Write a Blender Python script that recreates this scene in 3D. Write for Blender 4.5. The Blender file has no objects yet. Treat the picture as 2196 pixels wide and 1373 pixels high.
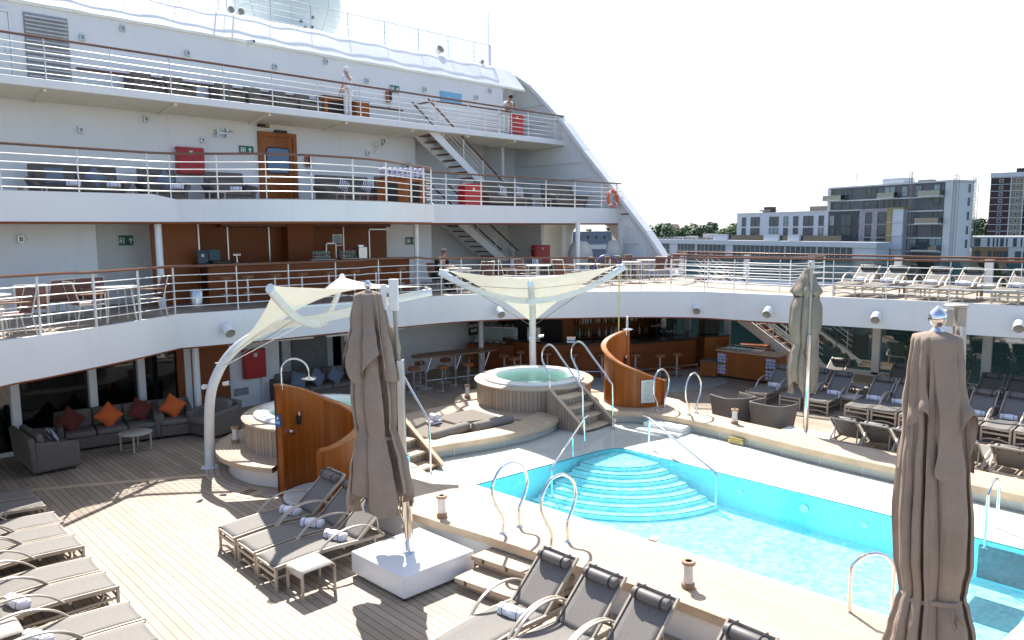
import bpy, bmesh, math, random
from mathutils import Vector, Matrix
random.seed(11)
SC = bpy.context.scene
COL = SC.collection
PI = math.pi
R = math.radians

# ------------------------------------------------------------ camera
F_PX, PITCH, ROLL, YAW = 1595.0, 0.120734, -0.005874, 0.771175
def cam_axis(v):
    x, y, z = v
    c, s = math.cos(ROLL), math.sin(ROLL)
    x, y = c * x - s * y, s * x + c * y
    c, s = math.cos(PITCH), math.sin(PITCH)
    up, fw = c * y - s * z, s * y + c * z
    c, s = math.cos(YAW), math.sin(YAW)
    return Vector((c * x + s * fw, -s * x + c * fw, up))
cd = bpy.data.cameras.new('camera')
cam = bpy.data.objects.new('camera', cd)
COL.objects.link(cam)
rx, ry, rz = cam_axis((1, 0, 0)), cam_axis((0, 1, 0)), -cam_axis((0, 0, 1))
m = Matrix((rx, ry, rz)).transposed().to_4x4()
m.translation = Vector((0, 0, 4.8))
cam.matrix_world = m
cd.sensor_fit = 'HORIZONTAL'
cd.sensor_width = 36.0
cd.lens = 36.0 * F_PX / 2196.0
cd.clip_start = 0.05
cd.clip_end = 6000
SC.camera = cam

# ------------------------------------------------------------ sky, sun, exposure
SUN_EL, SUN_AZ = R(51), R(61)        # azimuth measured from +x towards +y
W = bpy.data.worlds.new('World')
SC.world = W
W.use_nodes = True
wn = W.node_tree.nodes
wl = W.node_tree.links
wn.clear()
wo = wn.new('ShaderNodeOutputWorld')
wb = wn.new('ShaderNodeBackground')
sky = wn.new('ShaderNodeTexSky')
sky.sky_type = 'NISHITA'
sky.sun_disc = False
sky.sun_elevation = SUN_EL
sky.sun_rotation = PI / 2 - SUN_AZ
sky.altitude = 10
sky.air_density = 1.0
sky.dust_density = 1.0
sky.ozone_density = 1.0
# thin bright cloud over the blue
wtc = wn.new('ShaderNodeTexCoord')
wmp = wn.new('ShaderNodeMapping')
wmp.inputs['Scale'].default_value = (1.0, 1.0, 2.6)
wns = wn.new('ShaderNodeTexNoise')
wns.inputs['Scale'].default_value = 2.2
wns.inputs['Detail'].default_value = 7
wns.inputs['Roughness'].default_value = 0.55
wrp = wn.new('ShaderNodeMapRange')
wrp.inputs[1].default_value = 0.32
wrp.inputs[2].default_value = 0.55
wrp.inputs[3].default_value = 0.36
wrp.inputs[4].default_value = 1.0
wmx = wn.new('ShaderNodeMix')
wmx.data_type = 'RGBA'
wmx.inputs[7].default_value = (5.6, 5.7, 5.8, 1)
wdt = wn.new('ShaderNodeVectorMath')
wdt.operation = 'DOT_PRODUCT'
wdt.inputs[1].default_value = (math.cos(R(40)), math.sin(R(40)), 0.25)
wl.new(wtc.outputs['Generated'], wdt.inputs[0])
wr2 = wn.new('ShaderNodeMapRange')
wr2.inputs[1].default_value = -0.15
wr2.inputs[2].default_value = 0.75
wr2.inputs[3].default_value = 0.04
wr2.inputs[4].default_value = 1.0
wl.new(wdt.outputs['Value'], wr2.inputs[0])
wml = wn.new('ShaderNodeMath')
wml.operation = 'MULTIPLY'
wl.new(wtc.outputs['Generated'], wmp.inputs[0])
wl.new(wmp.outputs[0], wns.inputs['Vector'])
wl.new(wns.outputs[0], wrp.inputs[0])
wl.new(wrp.outputs[0], wml.inputs[0])
wl.new(wr2.outputs[0], wml.inputs[1])
wl.new(wml.outputs[0], wmx.inputs[0])
wtn = wn.new('ShaderNodeMix')
wtn.data_type = 'RGBA'
wtn.blend_type = 'MULTIPLY'
wtn.inputs[0].default_value = 1.0
wtn.inputs[7].default_value = (0.91, 1.0, 1.14, 1)
wl.new(sky.outputs[0], wtn.inputs[6])
wl.new(wtn.outputs[2], wmx.inputs[6])
wl.new(wmx.outputs[2], wb.inputs[0])
wl.new(wb.outputs[0], wo.inputs[0])
wb.inputs[1].default_value = 0.105

sd = bpy.data.lights.new('sun', 'SUN')
sd.energy = 4.8
sd.angle = R(0.53)
sd.color = (1.0, 0.955, 0.88)
so = bpy.data.objects.new('sun', sd)
COL.objects.link(so)
sdir = Vector((math.cos(SUN_EL) * math.cos(SUN_AZ), math.cos(SUN_EL) * math.sin(SUN_AZ), math.sin(SUN_EL)))
so.rotation_euler = sdir.to_track_quat('Z', 'Y').to_euler()
so.location = sdir * 60

SC.view_settings.view_transform = 'Standard'
SC.view_settings.look = 'None'
SC.view_settings.gamma = 1
SC.view_settings.exposure = 1.12
SC.cycles.max_bounces = 8
SC.cycles.transparent_max_bounces = 24
SC.cycles.sample_clamp_indirect = 6

# ------------------------------------------------------------ materials
class NT:
    def __init__(s, name):
        s.m = bpy.data.materials.new(name)
        s.m.use_nodes = True
        s.t = s.m.node_tree
        s.b = s.t.nodes['Principled BSDF']
        s.out = s.t.nodes['Material Output']
    def n(s, typ, **kw):
        q = s.t.nodes.new(typ)
        for k, v in kw.items():
            setattr(q, k, v)
        return q
    def l(s, a, b):
        s.t.links.new(a, b)
    def math(s, op, a, b=None, c=None):
        q = s.n('ShaderNodeMath', operation=op)
        for i, v in enumerate((a, b, c)):
            if v is None: continue
            if isinstance(v, (int, float)): q.inputs[i].default_value = v
            else: s.l(v, q.inputs[i])
        return q.outputs[0]
    def mix(s, f, a, b):
        q = s.n('ShaderNodeMix', data_type='RGBA')
        for i, v in ((0, f), (6, a), (7, b)):
            if isinstance(v, (int, float)): q.inputs[i].default_value = v
            elif isinstance(v, tuple): q.inputs[i].default_value = (*v, 1)
            else: s.l(v, q.inputs[i])
        return q.outputs[2]
    def noise(s, vec, scale, detail=4, rough=.5):
        q = s.n('ShaderNodeTexNoise')
        q.inputs['Scale'].default_value = scale
        q.inputs['Detail'].default_value = detail
        q.inputs['Roughness'].default_value = rough
        if vec is not None: s.l(vec, q.inputs['Vector'])
        return q.outputs[0]
    def rng(s, v, a, b, c, d):
        q = s.n('ShaderNodeMapRange')
        s.l(v, q.inputs[0])
        for i, x in enumerate((a, b, c, d)): q.inputs[i + 1].default_value = x
        return q.outputs[0]
    def pos(s):
        return s.n('ShaderNodeNewGeometry').outputs['Position']
    def objc(s):
        return s.n('ShaderNodeTexCoord').outputs['Object']
    def sep(s, v):
        q = s.n('ShaderNodeSeparateXYZ'); s.l(v, q.inputs[0]); return q.outputs
    def comb(s, x, y, z=0.0):
        q = s.n('ShaderNodeCombineXYZ')
        for i, v in enumerate((x, y, z)):
            if isinstance(v, (int, float)): q.inputs[i].default_value = v
            else: s.l(v, q.inputs[i])
        return q.outputs[0]
    def white(s, v):
        q = s.n('ShaderNodeTexWhiteNoise', noise_dimensions='1D'); s.l(v, q.inputs['W']); return q.outputs[0]
    def bump(s, h, strength, dist=.01):
        q = s.n('ShaderNodeBump')
        q.inputs['Strength'].default_value = strength
        q.inputs['Distance'].default_value = dist
        s.l(h, q.inputs['Height']); s.l(q.outputs[0], s.b.inputs['Normal'])
    def base(s, v):
        if isinstance(v, tuple): s.b.inputs['Base Color'].default_value = (*v, 1)
        else: s.l(v, s.b.inputs['Base Color'])
    def set(s, **kw):
        for k, v in kw.items():
            s.b.inputs[k.replace('_', ' ')].default_value = v

def plain(name, col, rough=.5, metal=0.0, var=.12, scale=6, bump=0.0, bscale=60, coat=0.0):
    t = NT(name)
    p = t.objc()
    n = t.noise(p, scale, 5, .6)
    a = tuple(max(0, c * (1 - var)) for c in col)
    b = tuple(min(1, c * (1 + var)) for c in col)
    t.base(t.mix(t.rng(n, .3, .7, 0, 1), a, b))
    t.set(Roughness=rough, Metallic=metal)
    if coat: t.b.inputs['Coat Weight'].default_value = coat
    if bump: t.bump(t.noise(p, bscale, 3), bump, .004)
    return t.m

def ship_white(name, col=(.80, .80, .79), rough=.38):
    """painted steel: faint waviness of the plating, faint streaks below the edges"""
    t = NT(name)
    p = t.pos()
    sx = t.sep(p)
    st = t.noise(t.comb(t.math('MULTIPLY', sx[0], 3.0), t.math('MULTIPLY', sx[1], 3.0), t.math('MULTIPLY', sx[2], .25)), 1.6, 5, .62)
    bl = t.noise(p, .7, 3, .5)
    f = t.math('ADD', t.math('MULTIPLY', t.rng(st, .52, .8, 0, 1), .5), t.math('MULTIPLY', t.rng(bl, .4, .75, 0, 1), .25))
    d = tuple(c * .86 for c in col)
    t.base(t.mix(f, col, (d[0], d[1] * .99, d[2] * .965)))
    t.set(Roughness=rough)
    w = t.noise(p, 1.1, 2, .5)
    q = t.math('FRACT', t.math('DIVIDE', t.math('ADD', sx[0], t.math('MULTIPLY', sx[1], .37)), 2.35))
    seam = t.math('LESS_THAN', t.math('ABSOLUTE', t.math('SUBTRACT', q, .5)), .004)
    t.bump(t.math('SUBTRACT', w, t.math('MULTIPLY', seam, .35)), .3, .02)
    return t.m

def planks(name, mode, width, length, c0, c1, caulk, rough=.6, center=(0, 0), cw=.045, butt=True, seed=0.0):
    """caulked boards; mode 'x' boards lie side by side along x (run along y), 'y' the other way, 'ring' rings round a centre,
    'ang' upright boards round a centre, 'xy' upright boards on any wall, 'z' level boards on a wall"""
    t = NT(name)
    p = t.pos()
    s = t.sep(p)
    if mode in ('ring', 'ang'):
        dx = t.math('SUBTRACT', s[0], center[0]); dy = t.math('SUBTRACT', s[1], center[1])
        ang = t.math('ARCTAN2', dy, dx)
        rad = t.math('SQRT', t.math('ADD', t.math('MULTIPLY', dx, dx), t.math('MULTIPLY', dy, dy)))
    if mode == 'x': u, v = s[0], s[1]
    elif mode == 'y': u, v = s[1], s[0]
    elif mode == 'ring': u, v = rad, t.math('MULTIPLY', ang, center[2])
    elif mode == 'ang': u, v = t.math('MULTIPLY', ang, center[2]), s[2]
    elif mode == 'xy': u, v = t.math('ADD', t.math('MULTIPLY', s[0], 1.0), t.math('MULTIPLY', s[1], .83)), s[2]
    else: u, v = s[2], s[0]
    q = t.math('DIVIDE', t.math('ADD', u, 100.0 + seed), width)
    i = t.math('FLOOR', q); fr = t.math('FRACT', q)
    e = t.math('ABSOLUTE', t.math('SUBTRACT', fr, .5))
    line = t.math('GREATER_THAN', e, .5 - cw)
    if butt:
        off = t.math('FRACT', t.math('MULTIPLY', i, .2137))
        vv = t.math('ADD', t.math('DIVIDE', t.math('ADD', v, 60.0), length), off)
        j = t.math('FLOOR', vv); fj = t.math('FRACT', vv)
        e2 = t.math('ABSOLUTE', t.math('SUBTRACT', fj, .5))
        line2 = t.math('GREATER_THAN', e2, .5 - cw * width / length * .7)
        line = t.math('MAXIMUM', line, t.math('MULTIPLY', line2, .75))
        idn = t.math('ADD', t.math('MULTIPLY', i, 17.13), t.math('MULTIPLY', j, 5.71))
    else:
        idn = t.math('MULTIPLY', i, 17.13)
    w = t.white(idn)
    if mode in ('ang', 'xy'): gv = t.comb(t.math('MULTIPLY', u, 40.0), t.math('MULTIPLY', v, 2.5), t.math('MULTIPLY', w, 30.0))
    else: gv = t.comb(t.math('MULTIPLY', u, 40.0), t.math('MULTIPLY', v, 2.5), t.math('MULTIPLY', w, 30.0))
    g = t.noise(gv, 1.0, 5, .65)
    big = t.noise(p, .55, 4, .6)
    f = t.math('ADD', t.math('MULTIPLY', w, .5), t.math('MULTIPLY', t.rng(g, .25, .75, 0, 1), .32))
    f = t.math('ADD', f, t.math('MULTIPLY', t.rng(big, .3, .7, -.5, .6), .38))
    colr = t.mix(f, c0, c1)
    colr = t.mix(line, colr, caulk)
    t.base(colr)
    t.set(Roughness=rough)
    if rough < .5: t.b.inputs['Specular IOR Level'].default_value = .28
    h = t.math('SUBTRACT', t.math('MULTIPLY', g, .25), line)
    t.bump(h, .35, .004)
    return t.m

def glassy(name, tint, refl=.08, rough=.02, ior=1.5):
    """flat pane: tinted see-through mixed with a mirror by Fresnel"""
    t = NT(name)
    tr = t.n('ShaderNodeBsdfTransparent'); tr.inputs[0].default_value = (*tint, 1)
    gl = t.n('ShaderNodeBsdfGlossy'); gl.inputs['Roughness'].default_value = rough
    fr = t.n('ShaderNodeFresnel'); fr.inputs[0].default_value = ior
    mx = t.n('ShaderNodeMixShader')
    t.l(t.math('MINIMUM', t.math('ADD', fr.outputs[0], refl), 1.0), mx.inputs[0])
    t.l(tr.outputs[0], mx.inputs[1]); t.l(gl.outputs[0], mx.inputs[2])
    t.l(mx.outputs[0], t.out.inputs[0])
    return t.m

M = {}
M['white'] = ship_white('white_paint')
M['ceil'] = ship_white('soffit_paint', (.90, .87, .72), .6)
M['rail_white'] = plain('rail_paint', (.80, .80, .78), .35, var=.05)
M['deck'] = planks('teak_deck', 'x', .112, 2.1, (.265, .203, .148), (.485, .388, .29), (.055, .043, .036))
M['deck_up'] = planks('teak_deck_grey', 'x', .12, 2.1, (.30, .24, .185), (.46, .375, .29), (.06, .05, .045))
M['border'] = planks('teak_margin', 'y', .2, 2.4, (.46, .38, .30), (.56, .47, .37), (.08, .065, .05))
M['coping'] = planks('teak_coping', 'x', .062, 1.6, (.42, .315, .22), (.60, .475, .345), (.10, .07, .05), cw=.06)
M['cop_face'] = plain('teak_edge', (.56, .42, .28), .5, var=.16, scale=3)
M['varnish'] = planks('varnished_boards', 'xy', .16, 9, (.24, .068, .012), (.40, .135, .030), (.12, .036, .010), rough=.38, butt=False, cw=.012)
M['varnish_dark'] = planks('dark_veneer', 'xy', .9, 9, (.20, .054, .012), (.27, .078, .019), (.12, .036, .011), rough=.45, butt=False, cw=.004)
M['rail_wood'] = plain('varnished_rail', (.15, .050, .019), .3, var=.3, scale=4, coat=.12)
M['dark_counter'] = plain('dark_stone', (.02, .02, .024), .2, var=.3)
M['black'] = plain('black_plastic', (.015, .015, .017), .45, var=.3)
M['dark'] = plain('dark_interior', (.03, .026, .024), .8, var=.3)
M['chrome'] = plain('polished_steel', (.78, .78, .78), .09, 1.0, var=.02)
M['steel'] = plain('brushed_steel', (.62, .62, .62), .28, 1.0, var=.05)
M['champagne'] = plain('champagne_frame', (.44, .38, .315), .42, .35, var=.08)
M['mesh'] = plain('sling_mesh', (.18, .163, .149), .75, var=.12, scale=40, bump=.25, bscale=300)
M['mesh_up'] = plain('sling_mesh_pale', (.155, .14, .122), .75, var=.1, scale=40, bump=.25, bscale=300)
M['roll'] = plain('headrest_vinyl', (.145, .132, .122), .5, var=.12, scale=12)
M['taupe'] = plain('parasol_canvas', (.255, .2, .16), .85, var=.10, scale=3, bump=.35, bscale=420)
M['taupe_pale'] = plain('parasol_canvas_pale', (.29, .26, .22), .85, var=.12, scale=3, bump=.35, bscale=420)
def parasol_mat(name, col):
    t = NT(name); p = t.objc(); s = t.sep(p)
    w = t.noise(t.comb(t.math('MULTIPLY', s[0], 9.0), t.math('MULTIPLY', s[1], 9.0), t.math('MULTIPLY', s[2], 1.1)), 1.6, 5, .62)
    f = t.noise(p, 2.4, 4, .6)
    a = tuple(c * .86 for c in col); b = tuple(c * 1.12 for c in col)
    t.base(t.mix(t.rng(f, .3, .7, 0, 1), a, b)); t.set(Roughness=.88)
    t.b.inputs['Specular IOR Level'].default_value = .2
    t.bump(t.math('ADD', w, t.math('MULTIPLY', t.noise(p, 420, 2), .03)), .85, .035)
    return t.m
M['taupe'] = parasol_mat('parasol_cloth', (.325, .255, .20))
M['taupe_pale'] = parasol_mat('parasol_cloth_pale', (.285, .232, .182))
M['sofa'] = plain('woven_wicker', (.145, .122, .103), .8, var=.2, scale=30, bump=.5, bscale=180)
M['sofa_cush'] = plain('sofa_cushion', (.185, .158, .132), .9, var=.1, scale=20, bump=.3, bscale=260)
M['sofa_red'] = plain('brown_sling', (.19, .095, .07), .8, var=.15, scale=30)
M['orange'] = plain('orange_cloth', (.62, .12, .02), .85, var=.1)
M['maroon'] = plain('maroon_cloth', (.13, .022, .016), .85, var=.15)
M['blue_cloth'] = plain('blue_cloth', (.15, .19, .25), .85, var=.12)
M['red'] = plain('fire_red', (.42, .012, .016), .35, var=.12)
M['stone'] = plain('pale_pool_stone', (.76, .75, .70), .45, var=.06, scale=9)
M['acrylic'] = plain('tub_acrylic', (.82, .82, .80), .2, var=.03)
M['yellow'] = plain('yellow_paint', (.62, .42, .02), .5, var=.12)
M['skin'] = plain('skin', (.46, .27, .19), .6, var=.08)
M['hair'] = plain('dark_hair', (.03, .022, .017), .7, var=.3, scale=60)
M['cloth_white'] = plain('white_uniform', (.74, .74, .75), .85, var=.05)
M['cloth_black'] = plain('black_clothes', (.018, .018, .022), .85, var=.2)
M['sky_blue'] = plain('sky_blue_panel', (.22, .47, .68), .5, var=.12, scale=1.5)
M['green'] = plain('exit_green', (.02, .16, .10), .5, var=.1)
M['paper'] = plain('printed_paper', (.62, .66, .60), .6, var=.08)
M['sign_blue'] = plain('sign_blue', (.03, .10, .32), .5, var=.1)
M['gold'] = plain('brass_plate', (.52, .43, .16), .4, .5, var=.12)
M['phone'] = plain('phone_orange', (.36, .12, .06), .5, var=.2)
M['orange_ring'] = plain('ring_orange', (.72, .13, .03), .5, var=.08)
M['glass_pot'] = plain('lantern_glass', (.74, .68, .64), .25, var=.1)
M['candle'] = plain('candle_wax', (.62, .5, .44), .6, var=.15)
M['lens'] = plain('lamp_lens', (.30, .27, .22), .25, var=.1)
M['pane'] = glassy('windbreak_glass', (.20, .29, .30), .17)
M['pane_rail'] = glassy('rail_glass', (.34, .48, .50), .03)
M['rail_grey'] = plain('roof_rail_paint', (.34, .36, .40), .5, var=.05)
M['pane_dark'] = glassy('lounge_glass', (.16, .27, .30), .05)
M['pane_clear'] = glassy('clear_glass', (.80, .88, .87), .03)

def striped(name, ca, cb, sc, axis=0):
    t = NT(name); s = t.sep(t.objc())
    f = t.math('GREATER_THAN', t.math('FRACT', t.math('MULTIPLY', s[axis], sc)), .5)
    t.base(t.mix(f, ca, cb)); t.set(Roughness=.9)
    t.bump(t.noise(t.objc(), 200, 2), .4, .004)
    return t.m
M['striped'] = striped('striped_cloth', (.66, .66, .7), (.05, .05, .07), 16, 0)
def towel_mat():
    t = NT('towel_cloth'); p = t.objc(); s = t.sep(p)
    a = t.math('ABSOLUTE', t.math('SUBTRACT', t.math('ABSOLUTE', s[1]), .10))
    f = t.math('LESS_THAN', a, .006)
    t.base(t.mix(f, (.77, .76, .82), (.06, .06, .16))); t.set(Roughness=.95)
    t.bump(t.noise(p, 90, 4), .6, .008)
    return t.m
M['towel'] = towel_mat()
def towel_stack_mat():
    t = NT('stacked_towels'); p = t.objc()
    n = t.noise(p, 26, 5, .7)
    t.base(t.mix(t.rng(n, .40, .62, 0, 1), (.32, .30, .46), (.78, .77, .84))); t.set(Roughness=.95)
    t.bump(n, .8, .02)
    return t.m
M['towels'] = towel_stack_mat()
def canvas_mat():
    t = NT('canopy_canvas'); p = t.pos()
    c = t.mix(t.rng(t.noise(p, 2.2, 4), .3, .7, 0, 1), (.60, .585, .51), (.66, .645, .57))
    t.base(c); t.set(Roughness=.8)
    tl = t.n('ShaderNodeBsdfTranslucent'); t.l(c, tl.inputs[0])
    mx = t.n('ShaderNodeMixShader'); mx.inputs[0].default_value = .22
    t.l(t.b.outputs[0], mx.inputs[1]); t.l(tl.outputs[0], mx.inputs[2]); t.l(mx.outputs[0], t.out.inputs[0])
    t.bump(t.noise(p, 120, 2), .15, .003)
    return t.m
M['canvas'] = canvas_mat()
def mosaic(name, a, b, size=.05):
    t = NT(name); p = t.pos()
    v = t.n('ShaderNodeTexVoronoi'); v.inputs['Scale'].default_value = 1 / size
    t.l(p, v.inputs['Vector'])
    n = t.noise(p, 1.3, 4, .6)
    f = t.math('ADD', t.math('MULTIPLY', t.sep(v.outputs['Color'])[0], .7), t.math('MULTIPLY', n, .3))
    t.base(t.mix(f, a, b)); t.set(Roughness=.3)
    return t.m
M['pool_tile_sparkle'] = mosaic('painted_sparkle_tile', (.36, .78, .86), (1.0, 1.0, 1.0), .085)  # white and cyan mottling paints the caustic sparkle of sunlit water into the tiles
M['pool_wall'] = mosaic('pool_wall_tile', (.30, .76, .86), (.42, .84, .92), .05)
M['pool_dark'] = mosaic('dark_mosaic', (.05, .07, .10), (.12, .14, .17), .06)
def wall_tile():
    t = NT('grey_wall_tile'); s = t.sep(t.pos())
    q = t.math('FRACT', t.math('MULTIPLY', t.math('ADD', s[0], s[1]), 1.15))
    i = t.math('FLOOR', t.math('MULTIPLY', t.math('ADD', s[0], s[1]), 1.15))
    ln = t.math('LESS_THAN', q, .018)
    c = t.mix(t.white(i), (.40, .41, .36), (.48, .49, .43))
    t.base(t.mix(ln, c, (.6, .62, .58))); t.set(Roughness=.35)
    return t.m
M['wall_tile'] = wall_tile()
def water(name, tint, bump, scale):
    t = NT(name); p = t.pos()
    tr = t.n('ShaderNodeBsdfTransparent'); tr.inputs[0].default_value = (*tint, 1)
    gl = t.n('ShaderNodeBsdfGlossy'); gl.inputs['Roughness'].default_value = .015
    fr = t.n('ShaderNodeFresnel'); fr.inputs[0].default_value = 1.33
    bp = t.n('ShaderNodeBump'); bp.inputs['Strength'].default_value = bump; bp.inputs['Distance'].default_value = .03
    t.l(t.noise(p, scale, 4, .6), bp.inputs['Height'])
    t.l(bp.outputs[0], gl.inputs['Normal']); t.l(bp.outputs[0], fr.inputs['Normal'])
    mx = t.n('ShaderNodeMixShader')
    t.l(fr.outputs[0], mx.inputs[0]); t.l(tr.outputs[0], mx.inputs[1]); t.l(gl.outputs[0], mx.inputs[2])
    t.l(mx.outputs[0], t.out.inputs[0])
    return t.m
M['water'] = water('pool_water', (.57, .965, 1.0), .55, 5.0)
M['water_shelf'] = water('shelf_water', (.97, .995, .99), .15, 4.0)
M['tub_water'] = water('tub_water', (.62, .93, .90), .5, 6.0)

# ------------------------------------------------------------ mesh helper
class MB:
    def __init__(s):
        s.v = []; s.f = []
    def add(s, vs, fs):
        o = len(s.v)
        s.v += [tuple(v) for v in vs]
        s.f += [tuple(i + o for i in f) for f in fs]
        return s
    def box(s, x0, y0, z0, x1, y1, z1):
        v = [(x, y, z) for z in (z0, z1) for y in (y0, y1) for x in (x0, x1)]
        return s.add(v, [(0, 2, 3, 1), (4, 5, 7, 6), (0, 1, 5, 4), (2, 6, 7, 3), (0, 4, 6, 2), (1, 3, 7, 5)])
    def obox(s, c, size, rz=0.0, rx=0.0, ry=0.0):
        mt = Matrix.Translation(c) @ Matrix.Rotation(rz, 4, 'Z') @ Matrix.Rotation(ry, 4, 'Y') @ Matrix.Rotation(rx, 4, 'X')
        a, b, d = (q / 2 for q in size)
        v = [mt @ Vector((x, y, z)) for z in (-d, d) for y in (-b, b) for x in (-a, a)]
        return s.add(v, [(0, 2, 3, 1), (4, 5, 7, 6), (0, 1, 5, 4), (2, 6, 7, 3), (0, 4, 6, 2), (1, 3, 7, 5)])
    def bar(s, p, q, w, h):
        """rectangular bar from p to q, w wide sideways, h high"""
        p, q = Vector(p), Vector(q)
        d = (q - p).normalized()
        up = Vector((0, 0, 1)) if abs(d.z) < .97 else Vector((0, 1, 0))
        sx = d.cross(up).normalized(); uz = sx.cross(d)
        v = []
        for e in (p, q):
            for a, b in ((-1, -1), (1, -1), (1, 1), (-1, 1)):
                v.append(e + sx * (a * w / 2) + uz * (b * h / 2))
        return s.add(v, [(0, 1, 2, 3), (7, 6, 5, 4), (0, 4, 5, 1), (1, 5, 6, 2), (2, 6, 7, 3), (3, 7, 4, 0)])
    def tube(s, pts, r, n=8, closed=False, flat=None):
        pts = [Vector(p) for p in pts]
        k = len(pts)
        rr = r if isinstance(r, (list, tuple)) else [r] * k
        vs = []; ref = None
        for i in range(k):
            if closed: d = pts[(i + 1) % k] - pts[i - 1]
            else: d = pts[min(i + 1, k - 1)] - pts[max(i - 1, 0)]
            d.normalize()
            if ref is None:
                ref = Vector((0, 0, 1)) if abs(d.z) < .9 else Vector((1, 0, 0))
            a = (ref - d * ref.dot(d)).normalized()
            ref = a
            b = d.cross(a)
            fa, fb = flat if flat else (1, 1)
            for j in range(n):
                t = 2 * PI * j / n
                vs.append(pts[i] + a * (math.cos(t) * rr[i] * fa) + b * (math.sin(t) * rr[i] * fb))
        fs = []
        for i in range(k if closed else k - 1):
            i2 = (i + 1) % k
            for j in range(n):
                j2 = (j + 1) % n
                fs.append((i * n + j, i * n + j2, i2 * n + j2, i2 * n + j))
        if not closed:
            fs.append(tuple(reversed(range(n))))
            fs.append(tuple(range((k - 1) * n, k * n)))
        return s.add(vs, fs)
    def cyl(s, p, q, r0, r1=None, n=12):
        return s.tube([p, q], [r0, r0 if r1 is None else r1], n)
    def lathe(s, prof, c=(0, 0, 0), n=32, a0=0.0, a1=2 * PI):
        full = abs(a1 - a0 - 2 * PI) < 1e-6
        k = n if full else n + 1
        vs = []
        for i in range(k):
            t = a0 + (a1 - a0) * i / n
            for r, z in prof:
                vs.append((c[0] + r * math.cos(t), c[1] + r * math.sin(t), c[2] + z))
        fs = []
        mlen = len(prof)
        for i in range(n):
            i2 = (i + 1) % k
            for j in range(mlen - 1):
                fs.append((i * mlen + j, i2 * mlen + j, i2 * mlen + j + 1, i * mlen + j + 1))
        return s.add(vs, fs)
    def prism(s, poly, z0, z1, bottom=True):
        n = len(poly)
        vs = [(x, y, z0) for x, y in poly] + [(x, y, z1) for x, y in poly]
        fs = [(i, (i + 1) % n, n + (i + 1) % n, n + i) for i in range(n)]
        fs.append(tuple(range(n, 2 * n)))
        if bottom: fs.append(tuple(reversed(range(n))))
        return s.add(vs, fs)
    def ribbon(s, pts, z0, z1, th):
        """upright wall along a plan polyline; th thick to the left of its direction; z0, z1 may be lists"""
        n = len(pts)
        z0 = z0 if isinstance(z0, (list, tuple)) else [z0] * n
        z1 = z1 if isinstance(z1, (list, tuple)) else [z1] * n
        vs = []
        for i, p in enumerate(pts):
            a = Vector(pts[max(i - 1, 0)][:2]); b = Vector(pts[min(i + 1, n - 1)][:2])
            d = (b - a).normalized(); nrm = Vector((-d.y, d.x))
            q = Vector(p[:2]) + nrm * th
            vs += [(p[0], p[1], z0[i]), (p[0], p[1], z1[i]), (q.x, q.y, z1[i]), (q.x, q.y, z0[i])]
        fs = []
        for i in range(n - 1):
            a, b = i * 4, i * 4 + 4
            for j in range(4):
                j2 = (j + 1) % 4
                fs.append((a + j, b + j, b + j2, a + j2))
        fs += [(0, 1, 2, 3), tuple(reversed(range((n - 1) * 4, n * 4)))]
        return s.add(vs, fs)
    def grid(s, fn, nu, nv, cu=False):
        vs = [fn(i / nu, j / nv) for i in range(nu + (0 if cu else 1)) for j in range(nv + 1)]
        fs = []
        k = nv + 1
        for i in range(nu):
            i2 = (i + 1) % nu if cu else i + 1
            for j in range(nv):
                fs.append((i * k + j, i2 * k + j, i2 * k + j + 1, i * k + j + 1))
        return s.add(vs, fs)
    def sphere(s, c, r, n=16, k=10, sc=(1, 1, 1)):
        vs = [(c[0], c[1], c[2] + r * sc[2])]
        for i in range(1, k):
            ph = PI * i / k
            for j in range(n):
                t = 2 * PI * j / n
                vs.append((c[0] + r * sc[0] * math.sin(ph) * math.cos(t), c[1] + r * sc[1] * math.sin(ph) * math.sin(t), c[2] + r * sc[2] * math.cos(ph)))
        vs.append((c[0], c[1], c[2] - r * sc[2]))
        fs = [(0, 1 + j, 1 + (j + 1) % n) for j in range(n)]
        for i in range(k - 2):
            for j in range(n):
                a = 1 + i * n; b = a + n
                fs.append((a + j, b + j, b + (j + 1) % n, a + (j + 1) % n))
        a = 1 + (k - 2) * n; e = len(vs) - 1
        fs += [(e, a + (j + 1) % n, a + j) for j in range(n)]
        return s.add(vs, fs)
    def build(s, name, mat, parent=None, smooth=True, bevel=0.0, world=False, ang=38, solid=0.0, subsurf=0):
        me = bpy.data.meshes.new(name)
        v = s.v
        if world and parent:
            off = Vector((0, 0, 0)); q = parent
            while q: off += q.location; q = q.parent
            v = [(a - off.x, b - off.y, c - off.z) for a, b, c in v]
        me.from_pydata(v, [], s.f)
        b = bmesh.new(); b.from_mesh(me)
        bmesh.ops.recalc_face_normals(b, faces=b.faces)
        if max(q[2] for q in v) - min(q[2] for q in v) < 1e-6:
            for fc in b.faces:
                if fc.normal.z < 0: fc.normal_flip()
        b.to_mesh(me); b.free()
        me.materials.append(M[mat] if isinstance(mat, str) else mat)
        if smooth:
            me.polygons.foreach_set('use_smooth', [True] * len(me.polygons))
            me.set_sharp_from_angle(angle=R(ang))
        o = bpy.data.objects.new(name, me)
        COL.objects.link(o)
        if parent: o.parent = parent
        if solid:
            q = o.modifiers.new('solid', 'SOLIDIFY'); q.thickness = solid; q.offset = 0
        if subsurf:
            q = o.modifiers.new('sub', 'SUBSURF'); q.levels = subsurf; q.render_levels = subsurf
        if bevel:
            q = o.modifiers.new('bevel', 'BEVEL'); q.width = bevel; q.segments = 2; q.limit_method = 'ANGLE'; q.angle_limit = R(40)
        return o

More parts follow.
